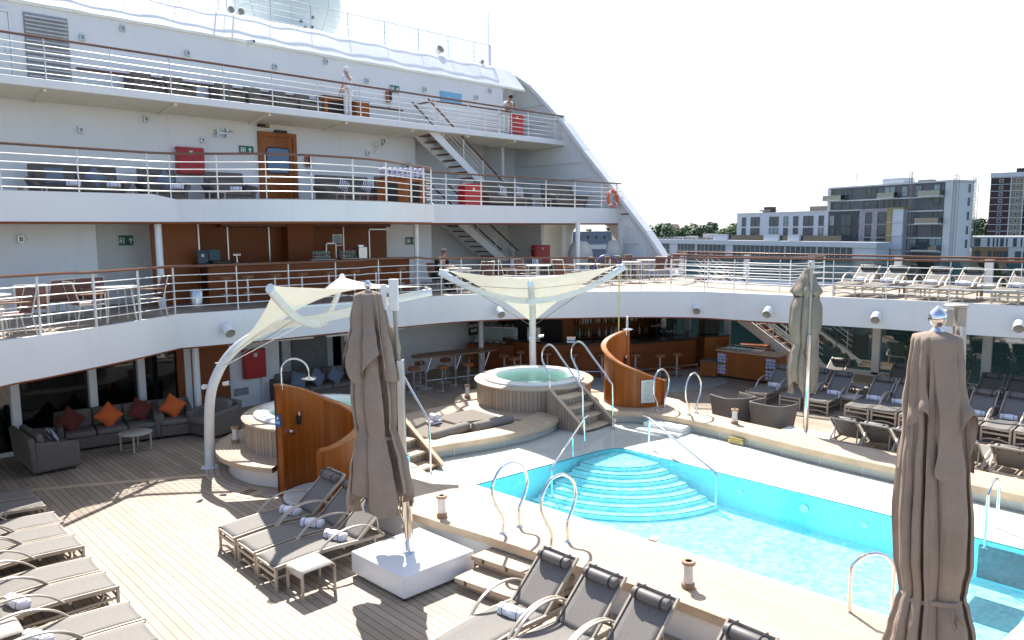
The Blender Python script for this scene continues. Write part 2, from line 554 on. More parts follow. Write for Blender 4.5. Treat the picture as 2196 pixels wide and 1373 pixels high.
def tag(o, label=None, cat=None, group=None, kind=None):
    if label: o['label'] = label
    if cat: o['category'] = cat
    if group: o['group'] = group
    if kind: o['kind'] = kind
    return o
def thing(name, label, cat, loc=(0, 0, 0), rz=0.0, group=None):
    o = bpy.data.objects.new(name, None)
    o.empty_display_size = .2
    COL.objects.link(o)
    o.location = loc; o.rotation_euler = (0, 0, rz)
    return tag(o, label, cat, group)
KIDS = {}
def copy_tree(src, loc, rz=0.0, label=None, group=None, skip=()):
    kids = {}
    for o in bpy.data.objects:
        if o.parent: kids.setdefault(o.parent.name, []).append(o)
    def rec(o, par):
        c = o.copy(); COL.objects.link(c)
        if par: c.parent = par
        for k in kids.get(o.name, []):
            if k.name.split('.')[0] in skip: continue
            rec(k, c)
        return c
    r = rec(src, None)
    r.location = loc; r.rotation_euler = (0, 0, rz)
    if label: r['label'] = label
    if group: r['group'] = group
    return r
def arc(cx, cy, r, a0, a1, n):
    return [(cx + r * math.cos(R(a0 + (a1 - a0) * i / n)), cy + r * math.sin(R(a0 + (a1 - a0) * i / n))) for i in range(n + 1)]
def smooth_line(pts, n=6):
    """Catmull-Rom through the points"""
    P = [Vector(p) for p in pts]
    P = [P[0] * 2 - P[1]] + P + [P[-1] * 2 - P[-2]]
    out = []
    for i in range(1, len(P) - 2):
        a, b, c, d = P[i - 1:i + 3]
        for k in range(n):
            t = k / n
            out.append(.5 * ((2 * b) + (c - a) * t + (2 * a - 5 * b + 4 * c - d) * t * t + (3 * b - a - 3 * c + d) * t ** 3))
    out.append(P[-2])
    return [tuple(p) for p in out]
def text_mesh(name, body, size, mat, parent, loc, rot, extrude=.002, align='CENTER'):
    cu = bpy.data.curves.new(name, 'FONT')
    cu.body = body; cu.size = size; cu.extrude = extrude; cu.align_x = align; cu.align_y = 'CENTER'
    o = bpy.data.objects.new(name, cu)
    COL.objects.link(o)
    dg = bpy.context.evaluated_depsgraph_get()
    me = bpy.data.meshes.new_from_object(o.evaluated_get(dg))
    bpy.data.objects.remove(o)
    me.materials.clear(); me.materials.append(M[mat])
    q = bpy.data.objects.new(name, me); COL.objects.link(q)
    q.location = loc; q.rotation_euler = rot
    if parent: q.parent = parent
    return q

def offs(pts, d):
    o = []
    for i, p in enumerate(pts):
        a = Vector(pts[max(i - 1, 0)][:2]); b = Vector(pts[min(i + 1, len(pts) - 1)][:2])
        k = (b - a).normalized()
        o.append((p[0] - k.y * d, p[1] + k.x * d))
    return o
# ============================================================ the ground of the scene: river, far bank, pool deck
tag(MB().add([(-900, -900, -14), (900, -900, -14), (900, 140, -14), (-900, 140, -14)], [(0, 1, 2, 3)]).build('river_water', plain('river', (.07, .085, .075), .3, bump=.15, bscale=.6)), kind='structure')
tag(MB().add([(-2500, -2500, -14.4), (3500, -2500, -14.4), (3500, 3500, -14.4), (-2500, 3500, -14.4)], [(0, 1, 2, 3)]).build('ground', plain('bank_ground', (.16, .15, .13), .9, scale=.05)), kind='structure')

pd = MB()
for x0, y0, x1, y1 in ((-6, -12, 8.2, 26), (12.6, -12, 25.4, 26), (8.2, 10.4, 12.6, 26)):
    pd.add([(x0, y0, 0), (x1, y0, 0), (x1, y1, 0), (x0, y1, 0)], [(0, 1, 2, 3)])
tag(pd.build('pool_deck', 'deck'), kind='structure')
def strip(pts, w, z):
    n = len(pts); vs = []; fs = []
    for i, p in enumerate(pts):
        a = Vector(pts[max(i - 1, 0)]); b = Vector(pts[min(i + 1, n - 1)])
        d = (b - a).normalized(); k = Vector((-d.y, d.x)) * w / 2
        vs += [(p[0] - k.x, p[1] - k.y, z), (p[0] + k.x, p[1] + k.y, z)]
    for i in range(n - 1): fs.append((2 * i, 2 * i + 2, 2 * i + 3, 2 * i + 1))
    return MB().add(vs, fs)
tag(strip(smooth_line([(-3, 18.3), (0, 17.2), (3.0, 15.92), (4.4, 15.15), (5.7, 14.45)], 5), .17, .004).build('margin_board', M['cop_face']), kind='structure')
tag(MB().prism(arc(7.74, 13.84, 2.25, 150, 320, 30) + list(reversed(arc(7.74, 13.84, 1.7, 150, 320, 30))), -.01, .005).build('margin_board', planks('teak_ring_margin', 'ring', .11, 1.2, (.42, .34, .26), (.58, .48, .38), (.06, .05, .045), center=(7.74, 13.84, 2.0))), kind='structure')
tag(MB().prism(arc(20.3, 15.6, 3.9, 150, 280, 24) + [(23.5, 14.5), (24.5, 16.5), (22.5, 20), (18.5, 20.8)], -.01, .006).build('bar_floor', plain('pale_bar_floor', (.42, .41, .38), .5, var=.1)), kind='structure')

dr = thing('deck_drain', 'square teak framed drain cover let into the deck beside the left hot tub', 'drain', (5.75, 12.95, 0), R(20))
MB().box(-.24, -.24, .001, .24, .24, .007).build('frame', 'cop_face', dr)
for i in range(4): MB().box(-.12 + i * .07, -.10, .004, -.09 + i * .07, .10, .010).build('slot', 'dark', dr)
# ============================================================ ship superstructure
SH = thing('ship_superstructure', 'white stepped ship superstructure with four open terraces above the pool', 'ship superstructure', (10.4, 24.5, 0))
MBE = smooth_line([(-0.5, -12), (-0.45, 0), (-0.2, 5), (0.2, 10), (0.7, 12.6), (1.4, 14.3), (2.5, 15.4), (3.27, 15.75), (4.36, 16.3), (5.37, 16.88)], 4) \
    + [(6.33, 17.5), (6.75, 17.41)] + smooth_line([(7.1, 17.35), (8.7, 17.2), (10.3, 17.1), (11.84, 16.9), (13.3, 16.75), (14.25, 16.52), (15.5, 15.92), (16.6, 15.05), (18.07, 13.86), (19.1, 12.76), (19.63, 11.93), (19.8, 11.0), (20.06, 9.8), (20.66, 7.1), (20.86, 5.7), (21.1, 4.25), (21.6, 1), (22, -3), (22.3, -12)], 5)
T2E = [(-6, 19), (3.4, 19.0), (6.45, 19.0)] + smooth_line([(6.95, 18.85), (7.7, 18.25), (8.6, 17.5), (9.65, 17.1), (10.8, 17.0), (11.9, 17.15), (13.3, 17.78), (13.95, 18.05), (14.4, 18.25)], 4) + [(14.7, 18.7), (14.95, 19.4), (25.3, 19.4)]
def flat(poly, z0, z1): return MB().prism(poly, z0, z1)
# terrace floors
WELL = [(25.4, 10.2), (23.25, 10.2), (23.25, 14.7), (25.4, 14.7)]
tag(flat([(x, y) for x, y in MBE] + [(25.4, -12)] + WELL + [(25.4, 26), (-6, 26), (-6, -12)], 2.80, 2.905).build('terrace_deck', 'deck_up'), kind='structure')
tag(flat(T2E + [(25.3, 26), (-6, 26)], 5.50, 5.60).build('terrace_deck', 'deck_up'), kind='structure')
tag(flat([(-6, 22.6), (25.3, 22.6), (25.3, 26), (-6, 26)], 8.62, 8.70).build('terrace_deck', 'deck_up'), kind='structure')
# soffits below the floors
flat([(x, y) for x, y in MBE] + [(25.35, -12)] + [(min(x, 25.35), y) for x, y in WELL] + [(25.35, 26), (-6, 26), (-6, -12)], 2.62, 2.70).build('soffit', 'ceil', SH, world=True)
flat([(x, y + .12) for x, y in T2E] + [(25.2, 26), (-6, 26)], 5.16, 5.24).build('soffit', 'ceil', SH, world=True)
sf = MB()
sf.add([(-6, 22.62, 8.52), (25.2, 22.62, 8.50), (25.2, 24.42, 8.44), (-6, 24.42, 8.44)], [(0, 1, 2, 3)])
sf.build('soffit', 'ceil', SH, world=True)
for x in (5.2, 8.5, 11.4, 14.2, 17.0, 19.7, 22.3):
    MB().bar((x, 22.7, 8.47), (x + .15, 24.4, 8.40), .07, .07).build('soffit_beam', 'ceil', SH, world=True)
# parapets
MB().ribbon(offs(MBE, -.015), 2.14, 2.925, .10).build('parapet', 'white', SH, world=True, ang=20)
k = [i for i, p in enumerate(T2E) if p[0] > 6.4 and p[0] < 14.9]
z1 = [5.70 if p[0] < 6.6 else (5.58 if p[0] < 14.45 else 5.65) for p in T2E]
MB().ribbon(offs(T2E, -.015), 5.04, z1, .12).build('parapet', 'white', SH, world=True, ang=20)
MB().box(-6, 22.55, 8.50, 25.4, 22.66, 8.73).build('parapet', 'white', SH, world=True, bevel=.03)
# brown trim under the parapets
MB().ribbon([(x, y + .03) for x, y in MBE if y > 9], 2.10, 2.17, .5).build('soffit_trim', 'varnish_dark', SH, world=True)
MB().ribbon([(x, y + .04) for x, y in T2E], 4.99, 5.07, .9).build('soffit_trim', 'varnish_dark', SH, world=True)
# walls: top tier
MB().box(-6, 24.42, 8.70, 23.25, 24.62, 11.06).build('wall', 'white', SH, world=True)
MB().box(23.05, 24.62, 8.70, 23.25, 25.9, 11.06).build('wall', 'white', SH, world=True)
MB().box(23.25, 25.7, 8.70, 25.3, 25.9, 11.5).build('wall', 'white', SH, world=True)
# second tier (wall, stair recess, side)
MB().box(-6, 24.44, 5.60, 18.4, 24.64, 8.46).build('wall', 'white', SH, world=True)
MB().box(18.2, 24.64, 5.60, 18.4, 25.9, 8.625).build('wall', 'white', SH, world=True)
MB().box(18.4, 25.7, 5.60, 25.3, 25.9, 8.625).build('wall', 'white', SH, world=True)
MB().box(23.2, 24.46, 5.60, 23.35, 25.7, 8.625).build('wall', 'white', SH, world=True)
# main terrace tier
MB().box(-6, 20.5, 2.90, 5.55, 20.7, 5.17).build('wall', 'white', SH, world=True)
MB().box(5.35, 20.7, 2.90, 5.55, 21.6, 5.17).build('wall', 'white', SH, world=True)
MB().box(5.55, 21.4, 2.90, 8.3, 21.6, 5.17).build('wall', 'white', SH, world=True)
MB().box(14.75, 21.7, 2.90, 17.0, 21.9, 5.17).build('wall', 'white', SH, world=True)
MB().box(16.8, 21.9, 2.90, 17.0, 24.1, 5.17).build('wall', 'white', SH, world=True)
MB().box(17.0, 23.9, 2.90, 23.2, 24.1, 5.17).build('wall', 'white', SH, world=True)
MB().box(23.05, 21.9, 2.90, 23.2, 23.9, 5.17).build('wall', 'white', SH, world=True)
# pool level walls
MB().box(-6, 21.6, 0, 7.2, 21.8, 2.65).build('wall', 'white', SH, world=True)
MB().box(8.25, 19.5, 0, 9.75, 19.7, 2.65).build('wall', 'white', SH, world=True)
MB().box(9.35, 19.7, 0, 9.5, 21.2, 2.65).build('wall', 'white', SH, world=True)
MB().box(10.55, 20.9, 0, 12.3, 21.1, 2.65).build('wall', 'white', SH, world=True)
MB().box(12.3, 20.2, 0, 18.9, 20.4, 2.65).build('wall', 'white', SH, world=True)
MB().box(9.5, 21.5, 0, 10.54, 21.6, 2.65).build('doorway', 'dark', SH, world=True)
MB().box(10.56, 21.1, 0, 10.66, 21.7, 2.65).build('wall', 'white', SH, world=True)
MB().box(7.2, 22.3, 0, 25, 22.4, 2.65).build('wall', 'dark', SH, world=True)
MB().box(6.9, 19.35, 0, 8.25, 19.5, 2.65).build('wood_panel', 'varnish_dark', SH, world=True)
MB().box(10.85, 20.82, 0, 12.05, 20.9, 2.65).build('wall', plain('grey_panel', (.22, .215, .21), .6), SH, world=True)
# lounge glazing on the pool level, port side
gp = [(-2.0, 18.9), (3.25, 18.75), (4.85, 19.1), (6.0, 19.35), (7.15, 19.45)]
for a, b in zip(gp[:-1], gp[1:]):
    MB().ribbon([a, b], .10, 2.62, .02).build('window_pane', 'pane_dark', SH, world=True)
for p in gp[1:]:
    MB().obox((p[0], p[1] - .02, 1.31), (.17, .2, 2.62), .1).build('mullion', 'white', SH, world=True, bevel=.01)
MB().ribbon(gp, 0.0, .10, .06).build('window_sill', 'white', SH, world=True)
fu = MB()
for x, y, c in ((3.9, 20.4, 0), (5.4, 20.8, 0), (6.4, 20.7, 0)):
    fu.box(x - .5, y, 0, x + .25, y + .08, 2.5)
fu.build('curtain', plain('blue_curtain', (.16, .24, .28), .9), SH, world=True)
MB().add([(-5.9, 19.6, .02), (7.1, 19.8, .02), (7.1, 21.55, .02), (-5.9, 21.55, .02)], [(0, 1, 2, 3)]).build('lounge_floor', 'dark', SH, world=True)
# round columns
for x, y, z0, z1, r in ((6.62, 19.3, 2.9, 5.1, .085), (14.28, 19.0, 2.9, 5.1, .08), (21.35, 18.4, 2.9, 5.1, .085), (6.95, 18.25, 0, 2.3, .085), (16.34, 18.3, 0, 2.3, .085)):
    MB().cyl((x, y, z0), (x, y, z1), r, n=16).build('column', 'rail_white', SH, world=True)
# sloping roof edge above the top terrace (wavy painted steel)
def roof_fn(u, v):
    x = -6 + u * 30.6
    prof = [(24.36, 11.0), (24.37, 11.07), (24.63, 11.34), (24.95, 11.68), (25.34, 12.09), (25.40, 12.12), (26.0, 12.14)]
    t = v * (len(prof) - 1); i = min(int(t), len(prof) - 2); f = t - i
    y = prof[i][0] + (prof[i + 1][0] - prof[i][0]) * f
    z = prof[i][1] + (prof[i + 1][1] - prof[i][1]) * f
    wv = .010 * math.sin(x * 2.3) * math.sin(v * 3.1) + .008 * math.sin(x * 5.1 + 2 * v)
    return (x, y, z + wv * (1 if 0 < v < 1 else 0))
MB().grid(roof_fn, 120, 24).build('roof_edge', 'white', SH, world=True, ang=25)
MB().box(-6, 26.0, 11.9, 24.6, 38, 12.14).build('roof', 'white', SH, world=True)
MB().box(-6, 24.36, 10.98, 24.5, 24.6, 11.04).build('soffit', 'ceil', SH, world=True)
# sloping side bulwark with its openings (starboard)
def side_plate():
    X0, X1 = 25.22, 25.42
    outer = [(25.96, 12.18), (24.35, 11.2), (22.35, 9.35), (21.27, 8.15), (19.48, 6.29), (17.91, 4.63), (16.6, 3.0)]
    b = MB()
    # sloped flange following the outer edge
    for (a0, b0), (a1, b1) in zip(outer[:-1], outer[1:]):
        b.bar((25.2, a0, b0), (25.2, a1, b1), .50, .16)
    return b
side_plate().build('bulwark_rib', 'white', SH, world=True, bevel=.03)
def plate(poly, x0, x1):
    n = len(poly)
    vs = [(x0, y, z) for y, z in poly] + [(x1, y, z) for y, z in poly]
    fs = [(i, (i + 1) % n, n + (i + 1) % n, n + i) for i in range(n)] + [tuple(range(n)), tuple(reversed(range(n, 2 * n)))]
    return MB().add(vs, fs)
pl = plate([(26, 12.1), (24.4, 11.1), (22.4, 9.3), (21.5, 8.3), (26, 8.3)], 25.25, 25.35)
pl.build('side_wall', 'white', SH, world=True)
plate([(26, 8.3), (21.5, 8.3), (19.6, 6.3), (18.7, 5.4), (26, 5.4)], 25.25, 25.35).build('side_wall', 'white', SH, world=True)
plate([(18.02, 4.6), (18.02, 2.85), (16.6, 2.85)], 25.235, 25.365).build('side_wall', 'white', SH, world=True)
# bays of the main terrace side: an oval opening looking out
def fin_clip(y, z): return (25.30, max(y, 17.98 + (z - 4.63) * .93), z)
ov = MB()
n = 40
oc, orx, orz = (21.0, 4.25), 1.15, .80
ring = [(25.30, oc[0] + orx * abs(math.cos(2 * PI * i / n)) ** .6 * (1 if math.cos(2 * PI * i / n) > 0 else -1), oc[1] + orz * abs(math.sin(2 * PI * i / n)) ** .6 * (1 if math.sin(2 * PI * i / n) > 0 else -1)) for i in range(n)]
box = []
for i in range(n):
    c, s_ = math.cos(2 * PI * i / n), math.sin(2 * PI * i / n)
    q = max(abs(c), abs(s_))
    box.append(fin_clip( oc[0] + (4.4 if c < 0 else 5.0) * c / q, oc[1] + (1.38 if s_ < 0 else 1.2) * s_ / q))
ov.add(ring + box, [(i, (i + 1) % n, n + (i + 1) % n, n + i) for i in range(n)])
ov.build('side_wall', 'white', SH, world=True, solid=.1)
for y in (22.45, 19.3):
    MB().box(25.0, y - .05, 2.9, 25.26, y + .05, 5.15).build('side_frame', 'white', SH, world=True)
for z in (3.55, 4.2, 4.85):
    MB().box(25.17, 17.6 + (z - 3) * .7, z, 25.25, 19.2, z + .03).build('side_rib', 'white', SH, world=True)
for z in (6.3, 7.0, 7.7):
    MB().box(25.17, 20.4 + (z - 6.3) * .8, z, 25.25, 25.6, z + .03).build('side_rib', 'white', SH, world=True)
for z in (9.6, 10.4):
    MB().box(25.17, 23.0 + (z - 9.6) * .8, z, 25.25, 25.6, z + .04).build('side_rib', 'white', SH, world=True)
# ---- wall fittings of the superstructure
def louvre():
    r = thing('louvre_vent', 'large grey slatted ventilation louvre on the top terrace wall', 'vent', (5.74, 24.40, 8.82))
    MB().box(-.54, -.012, -.02, .54, .0, 1.96).build('frame', plain('louvre_frame', (.30, .30, .31), .5), r, bevel=.008)
    b = MB()
    for i in range(18): b.obox((0, -.05, .06 + i * .106), (1.02, .07, .014), 0, R(35))
    b.build('slat', plain('louvre_slat', (.72, .72, .71), .5), r)
louvre()
def steel_door(x, y, z, w, h):
    r = thing('steel_door', 'white steel door at the left end of the top terrace', 'door', (x, y, z))
    MB().box(-w / 2, -.05, 0, w / 2, 0, h).build('leaf', 'rail_white', r, bevel=.02)
    fr = MB(); fr.box(-w / 2 - .07, -.08, -.02, -w / 2, 0, h + .07); fr.box(w / 2, -.08, -.02, w / 2 + .07, 0, h + .07); fr.box(-w / 2, -.08, h, w / 2, 0, h + .07)
    fr.build('frame', 'white', r)
    MB().box(w / 2 - .12, -.09, .9, w / 2 - .07, -.05, 1.15).build('handle', 'steel', r)
    MB().box(-.2, -.056, h - .35, .2, -.05, h - .2).build('plate', 'sky_blue', r)
steel_door(4.42, 24.40, 8.70, .85, 1.98)
def terrace_door():
    r = thing('wooden_door', 'varnished wooden door with a rounded blue window on the second terrace', 'door', (12.48, 24.44, 5.60))
    MB().box(-.56, -.05, 0, .56, 0, 2.42).build('leaf', 'varnish', r)
    fr = MB(); fr.box(-.70, -.10, 0, -.56, 0, 2.56); fr.box(.56, -.10, 0, .70, 0, 2.56); fr.box(-.56, -.10, 2.42, .56, 0, 2.56)
    fr.build('frame', 'varnish', r)
    def rr(w, h, rad, n=5):
        o = []
        for cx, cz, a in ((w - rad, h - rad, 0), (-w + rad, h - rad, 90), (-w + rad, -h + rad, 180), (w - rad, -h + rad, 270)):
            for i in range(n + 1):
                t = R(a + 90 * i / n); o.append((cx + rad * math.cos(t), cz + rad * math.sin(t)))
        return o
    def disc(pts, y0, y1):
        k = len(pts)
        return MB().add([(x, y0, 1.62 + z) for x, z in pts] + [(x, y1, 1.62 + z) for x, z in pts], [(i, (i + 1) % k, k + (i + 1) % k, k + i) for i in range(k)] + [tuple(range(k)), tuple(reversed(range(k, 2 * k)))])
    g = disc(rr(.40, .41, .1), -.066, -.05).build('window', plain('door_glass', (.10, .17, .30), .08), r)
    f = disc(rr(.44, .45, .13), -.062, -.048).build('frame', 'dark', r)
    MB().box(-.5, -.12, 1.0, -.36, -.05, 1.05).build('handle', 'steel', r)
    MB().box(-.1, -.16, 2.56, .32, -.02, 2.64).build('door_closer', 'black', r)
terrace_door()

# ============================================================ railings
def railing(name, label, posts, top, path, z, bars=5, wood=True, pw=.045, inset=.06, group='terrace railings', mat='rail_white', rr=.011):
    """posts: plan points; path: plan polyline of the rails; top(i/len) height of the underside of the handrail"""
    r = thing(name, label, 'railing', (posts[0][0], posts[0][1], z), group=group)
    def off(pts):
        o = []
        n = len(pts)
        for i, p in enumerate(pts):
            a = Vector(pts[max(i - 1, 0)]); b = Vector(pts[min(i + 1, n - 1)]); d = (b - a)
            d.normalize(); o.append((p[0] - d.y * inset, p[1] + d.x * inset))
        return o
    pts = off(path)
    hz = [top(p) for p in path]
    for i, p in enumerate(posts):
        j = min(range(len(path)), key=lambda q: (path[q][0] - p[0]) ** 2 + (path[q][1] - p[1]) ** 2)
        a = Vector(path[max(j - 1, 0)]); b = Vector(path[min(j + 1, len(path) - 1)]); d = (b - a).normalized()
        q = (p[0] - d.y * inset, p[1] + d.x * inset)
        t = top(p)
        MB().obox((q[0], q[1], z + t / 2), (pw, .018 if pw < .05 else .05, t), math.atan2(d.y, d.x) + PI / 2).build('post', mat, r, world=True, smooth=False)
    for k in range(bars):
        f = (k + 1) / (bars + 1)
        MB().tube([(p[0], p[1], z + h * f) for p, h in zip(pts, hz)], rr, 6).build('rail', mat, r, world=True)
    n = len(pts)
    if wood:
        vs = []; fs = []
        for i, p in enumerate(pts):
            a = Vector(pts[max(i - 1, 0)]); b = Vector(pts[min(i + 1, n - 1)]); d = (b - a).normalized(); nn = Vector((-d.y, d.x)) * .055
            zz = z + hz[i]
            for s1, s2 in ((-1, 0), (1, 0), (1, .03), (.7, .05), (-.7, .05), (-1, .03)):
                vs.append((p[0] + nn.x * s1, p[1] + nn.y * s1, zz + s2))
        for i in range(n - 1):
            for j in range(6):
                j2 = (j + 1) % 6
                fs.append((i * 6 + j, i * 6 + j2, i * 6 + 6 + j2, i * 6 + 6 + j))
        fs += [tuple(range(6)), tuple(reversed(range((n - 1) * 6, n * 6)))]
        MB().add(vs, fs).build('handrail', 'rail_wood', r, world=True)
    else:
        MB().tube([(p[0], p[1], z + h) for p, h in zip(pts, hz)], .016, 6).build('handrail', mat, r, world=True)
    return r
mbt = lambda p: 1.095 if p[0] < 4 else (1.075 if p[0] < 11 else (1.10 if p[0] < 13 else (1.06 - .07 * min(1, (p[0] - 13) / 5) if p[1] > 11.5 else 1.0 + .03 * (11.5 - p[1]) / 8)))
mb_posts = [(0.75, 12.7), (1.3, 14.1), (2.2, 15.15), (3.27, 15.75), (4.35, 16.3), (5.36, 16.87), (6.3, 17.48), (7.68, 17.3), (8.96, 17.18), (10.25, 17.1), (11.48, 16.95), (12.68, 16.81), (13.46, 16.72), (14.07, 16.56), (15.12, 16.1), (16.09, 15.46), (16.98, 14.74), (17.83, 14.05), (18.51, 13.4), (19.1, 12.76), (19.63, 11.93), (19.79, 11.06), (20.06, 9.79), (20.37, 8.42), (20.65, 7.13), (20.86, 5.71), (21.1, 4.25), (21.33, 2.8), (21.55, 1.3), (21.8, -.3)]
railing('terrace_railing', 'white railing with brown handrail round the lowest terrace above the pool', mb_posts, mbt, [p for p in MBE if p[0] > .5 and p[1] > -2], 2.915)
t2_posts = [(1.9, 19), (3.41, 19.0), (4.89, 19.0), (6.38, 19.0), (6.83, 18.89), (7.7, 18.25), (8.61, 17.5), (9.65, 17.1), (10.81, 17.0), (12.0, 17.19), (13.3, 17.8), (13.95, 18.05), (14.4, 18.25), (14.95, 19.4), (15.9, 19.4), (17.46, 19.4), (19.1, 19.4), (20.74, 19.4), (22.4, 19.4), (24.05, 19.4), (25.05, 19.4)]
railing('terrace_railing', 'white railing with brown handrail along the wavy second terrace', t2_posts, lambda p: 1.055, [p for p in T2E if p[0] > 1 or p[0] < -5], 5.605)
t3_posts = [(3.7, 22.6), (5.24, 22.6), (6.8, 22.6), (8.38, 22.6), (9.93, 22.6), (11.5, 22.6), (13.1, 22.6), (14.75, 22.6), (16.4, 22.6), (18.05, 22.6), (19.7, 22.6), (21.35, 22.6), (23.05, 22.6), (24.75, 22.6)]
railing('terrace_railing', 'white railing with brown handrail along the straight top terrace', t3_posts, lambda p: 1.05, [(-6, 22.6), (5, 22.6), (15, 22.6), (25.3, 22.6)], 8.71)
# outer railing of the starboard side with glass, on the main terrace
def outer_rail():
    r = thing('side_railing', 'ship side railing with teal glass panels and wide white posts behind the upper loungers', 'railing', (25.3, 16.5, 2.9))
    ys = [16.4, 13.6, 11.2, 8.4, 5.9, 3.2, .5, -2.2]
    for i, y in enumerate(ys):
        MB().box(25.22, y - .11, 2.9, 25.34, y + .11, 3.88).build('post', 'rail_white', r, world=True, bevel=.01)
        if i: MB().box(25.27, y + .12, 2.98, 25.285, ys[i - 1] - .12, 3.80).build('glass_panel', 'pane_rail', r, world=True)
    MB().box(25.2, -2.4, 3.86, 25.36, 16.6, 3.92).build('handrail', 'rail_wood', r, world=True, bevel=.012)
outer_rail()

# starboard windbreak glazing on the pool level
wb_ = thing('glass_windbreak', 'tall tinted glass windbreak behind the starboard loungers', 'glass wall', (25.1, 8.8, 0))
ys = [21, 17.6, 15.9, 14.2, 12.6, 10.9, 8.85, 5.75, 2.8, -.2, -3.2]
for i, y in enumerate(ys):
    MB().box(25.0, y - .12, 0.05, 25.2, y + .12, 2.62).build('mullion', 'rail_white', wb_, world=True, bevel=.01)
    if i: MB().box(25.09, y + .12, .12, 25.105, ys[i - 1] - .12, 2.62).build('pane', 'pane', wb_, world=True)
MB().box(25.0, -4, 0, 25.22, 21.2, .13).build('sill', 'rail_white', wb_, world=True)

# ============================================================ swimming pool
SP = thing('swimming_pool', 'blue tiled swimming pool sunk in a raised teak surround with corner steps', 'swimming pool', (10.4, 4, 0))
basin = [(8.6, 9.82), (11.8, 9.57), (12.12, 9.48), (12.28, 9.34), (12.33, 9.05), (12.33, 1.47), (9.95, 1.74), (9.09, 1.84)]
FL = -.42
b = MB(); n = len(basin)
b.add([(x, y, FL) for x, y in basin], [tuple(range(n))])
b.build('basin_floor', 'pool_tile_sparkle', SP, world=True)
b = MB()
b.add([(x, y, FL) for x, y in basin] + [(x, y, .197) for x, y in basin], [(i, (i + 1) % n, n + (i + 1) % n, n + i) for i in range(n)])
b.build('basin_wall', 'pool_wall', SP, world=True, smooth=False)
ed = MB()
ed.tube([(x, y, .205) for x, y in basin], .013, 6, closed=True)
ed.build('basin_edge', plain('edge_tile', (.06, .26, .28), .3), SP, world=True)
cx, cy = 12.3, 9.5
for k in range(7):
    rad = 1.15 + .23 * k; zt = .125 - .075 * k
    def pie(rr):
        return [(cx, cy - .03)] + [(max(8.62 + (9.8 - (cy + rr * math.sin(R(a)))) * .06, cx + rr * math.cos(R(a))), cy + rr * math.sin(R(a)) - .04) for a in range(177, 268, 4)]
    p_ = pie(rad)
    MB().prism(p_, FL + .002 * k, zt).build('basin_step', 'pool_tile_sparkle', SP, world=True)
    MB().tube([(x, y, zt + .003) for x, y in p_[1:]], .008, 5).build('step_nosing', plain('nosing', (.02, .06, .08), .4), SP, world=True)
# dark inlays at the near end and lights in the far wall
MB().box(12.30, 1.6, -.38, 12.326, 2.75, .12).build('inlay', 'pool_dark', SP, world=True)
MB().box(10.9, 2.0, FL + .004, 11.7, 2.62, FL + .012).build('inlay', 'pool_dark', SP, world=True)
for y, q in ((6.61, .06), (5.4, .10), (4.38, .06)):
    MB().cyl((12.335, y, -.05), (12.30, y, -.05), q * .8, n=14).build('pool_light', 'steel', SP, world=True)
# pale wet shelf round the pool
sh = MB()
sh.prism([(7.5, 1.0), (9.12, 1.0), (9.09, 1.84), (8.6, 9.82), (7.5, 9.9)], .199, .215)
sh.prism([(12.33, 1.0), (14.4, 1.0), (14.6, 9.6), (12.33, 9.05)], .199, .215)
sh.prism([(7.5, 9.9), (8.6, 9.82), (11.8, 9.57), (12.12, 9.48), (12.28, 9.34), (12.33, 9.05), (14.6, 9.6), (14.6, 12.2), (7.5, 12.2)], .199, .215)
sh.prism([(9.12, 1.80), (9.95, 1.72), (12.33, 1.45), (12.33, -2), (9.12, -2)], .0, .26)
sh.build('shelf', 'stone', SP, world=True, smooth=False)
# teak surround: near side, far side, and the arc between the hot tubs
near = smooth_line([(7.45, -4), (7.2, 1), (7.11, 4.18), (7.04, 5.21), (6.87, 6.57), (6.74, 7.56), (6.59, 8.45), (6.47, 9.5), (6.5, 10.3), (6.85, 11.05), (7.5, 11.45)], 4) + [(8.0, 11.3)] + smooth_line([(8.02, 10.9), (7.85, 10.2), (7.85, 9.5), (7.95, 8), (8.15, 5), (8.45, 2), (8.6, -4)], 3)
MB().prism(near, .385, .50).build('coping', 'coping', SP, world=True)
nf = smooth_line([(7.45, -4), (7.2, 1), (7.11, 4.18), (7.04, 5.21), (6.87, 6.57), (6.74, 7.56), (6.59, 8.45), (6.47, 9.5), (6.5, 10.3), (6.85, 11.05), (7.5, 11.45)], 4)
MB().ribbon([(x - .004, y) for x, y in nf], .382, .498, -.02).build('coping_board', 'cop_face', SP, world=True)
MB().ribbon([(x + .06, y) for x, y in nf], 0, .385, -.05).build('plinth', 'white', SP, world=True)
MB().ribbon([(8.0, 10.9), (7.85, 10.2), (7.85, 9.5), (7.95, 8), (8.15, 5), (8.45, 2)], .2, .385, .03).build('wall_tile', 'wall_tile', SP, world=True)
ff = smooth_line([(13.9, -3), (13.95, 2.5), (14.0, 4.5), (14.06, 5.93), (14.16, 6.92), (14.29, 7.87), (14.36, 8.72), (14.32, 9.58), (14.15, 10.3), (13.8, 10.75)], 4)
MB().prism(ff + [(13.75, 11.6), (14.4, 12.0), (15.3, 12.1), (16.0, 11.3), (15.9, 10.3), (15.25, 9.4), (15.05, 8), (14.95, 6), (14.85, 2.5), (14.9, -3)], .385, .50).build('coping', 'coping', SP, world=True)
MB().ribbon(ff, .382, .498, .02).build('coping_board', 'cop_face', SP, world=True)
MB().ribbon([(x + .03, y) for x, y in ff], .1, .386, -.02).build('wall_tile', 'wall_tile', SP, world=True)
MB().ribbon([(15.2, 10), (15.15, 9.4), (14.95, 8), (14.85, 6), (14.75, 2.5), (14.8, -3)], 0, .386, .03).build('plinth', 'white', SP, world=True)
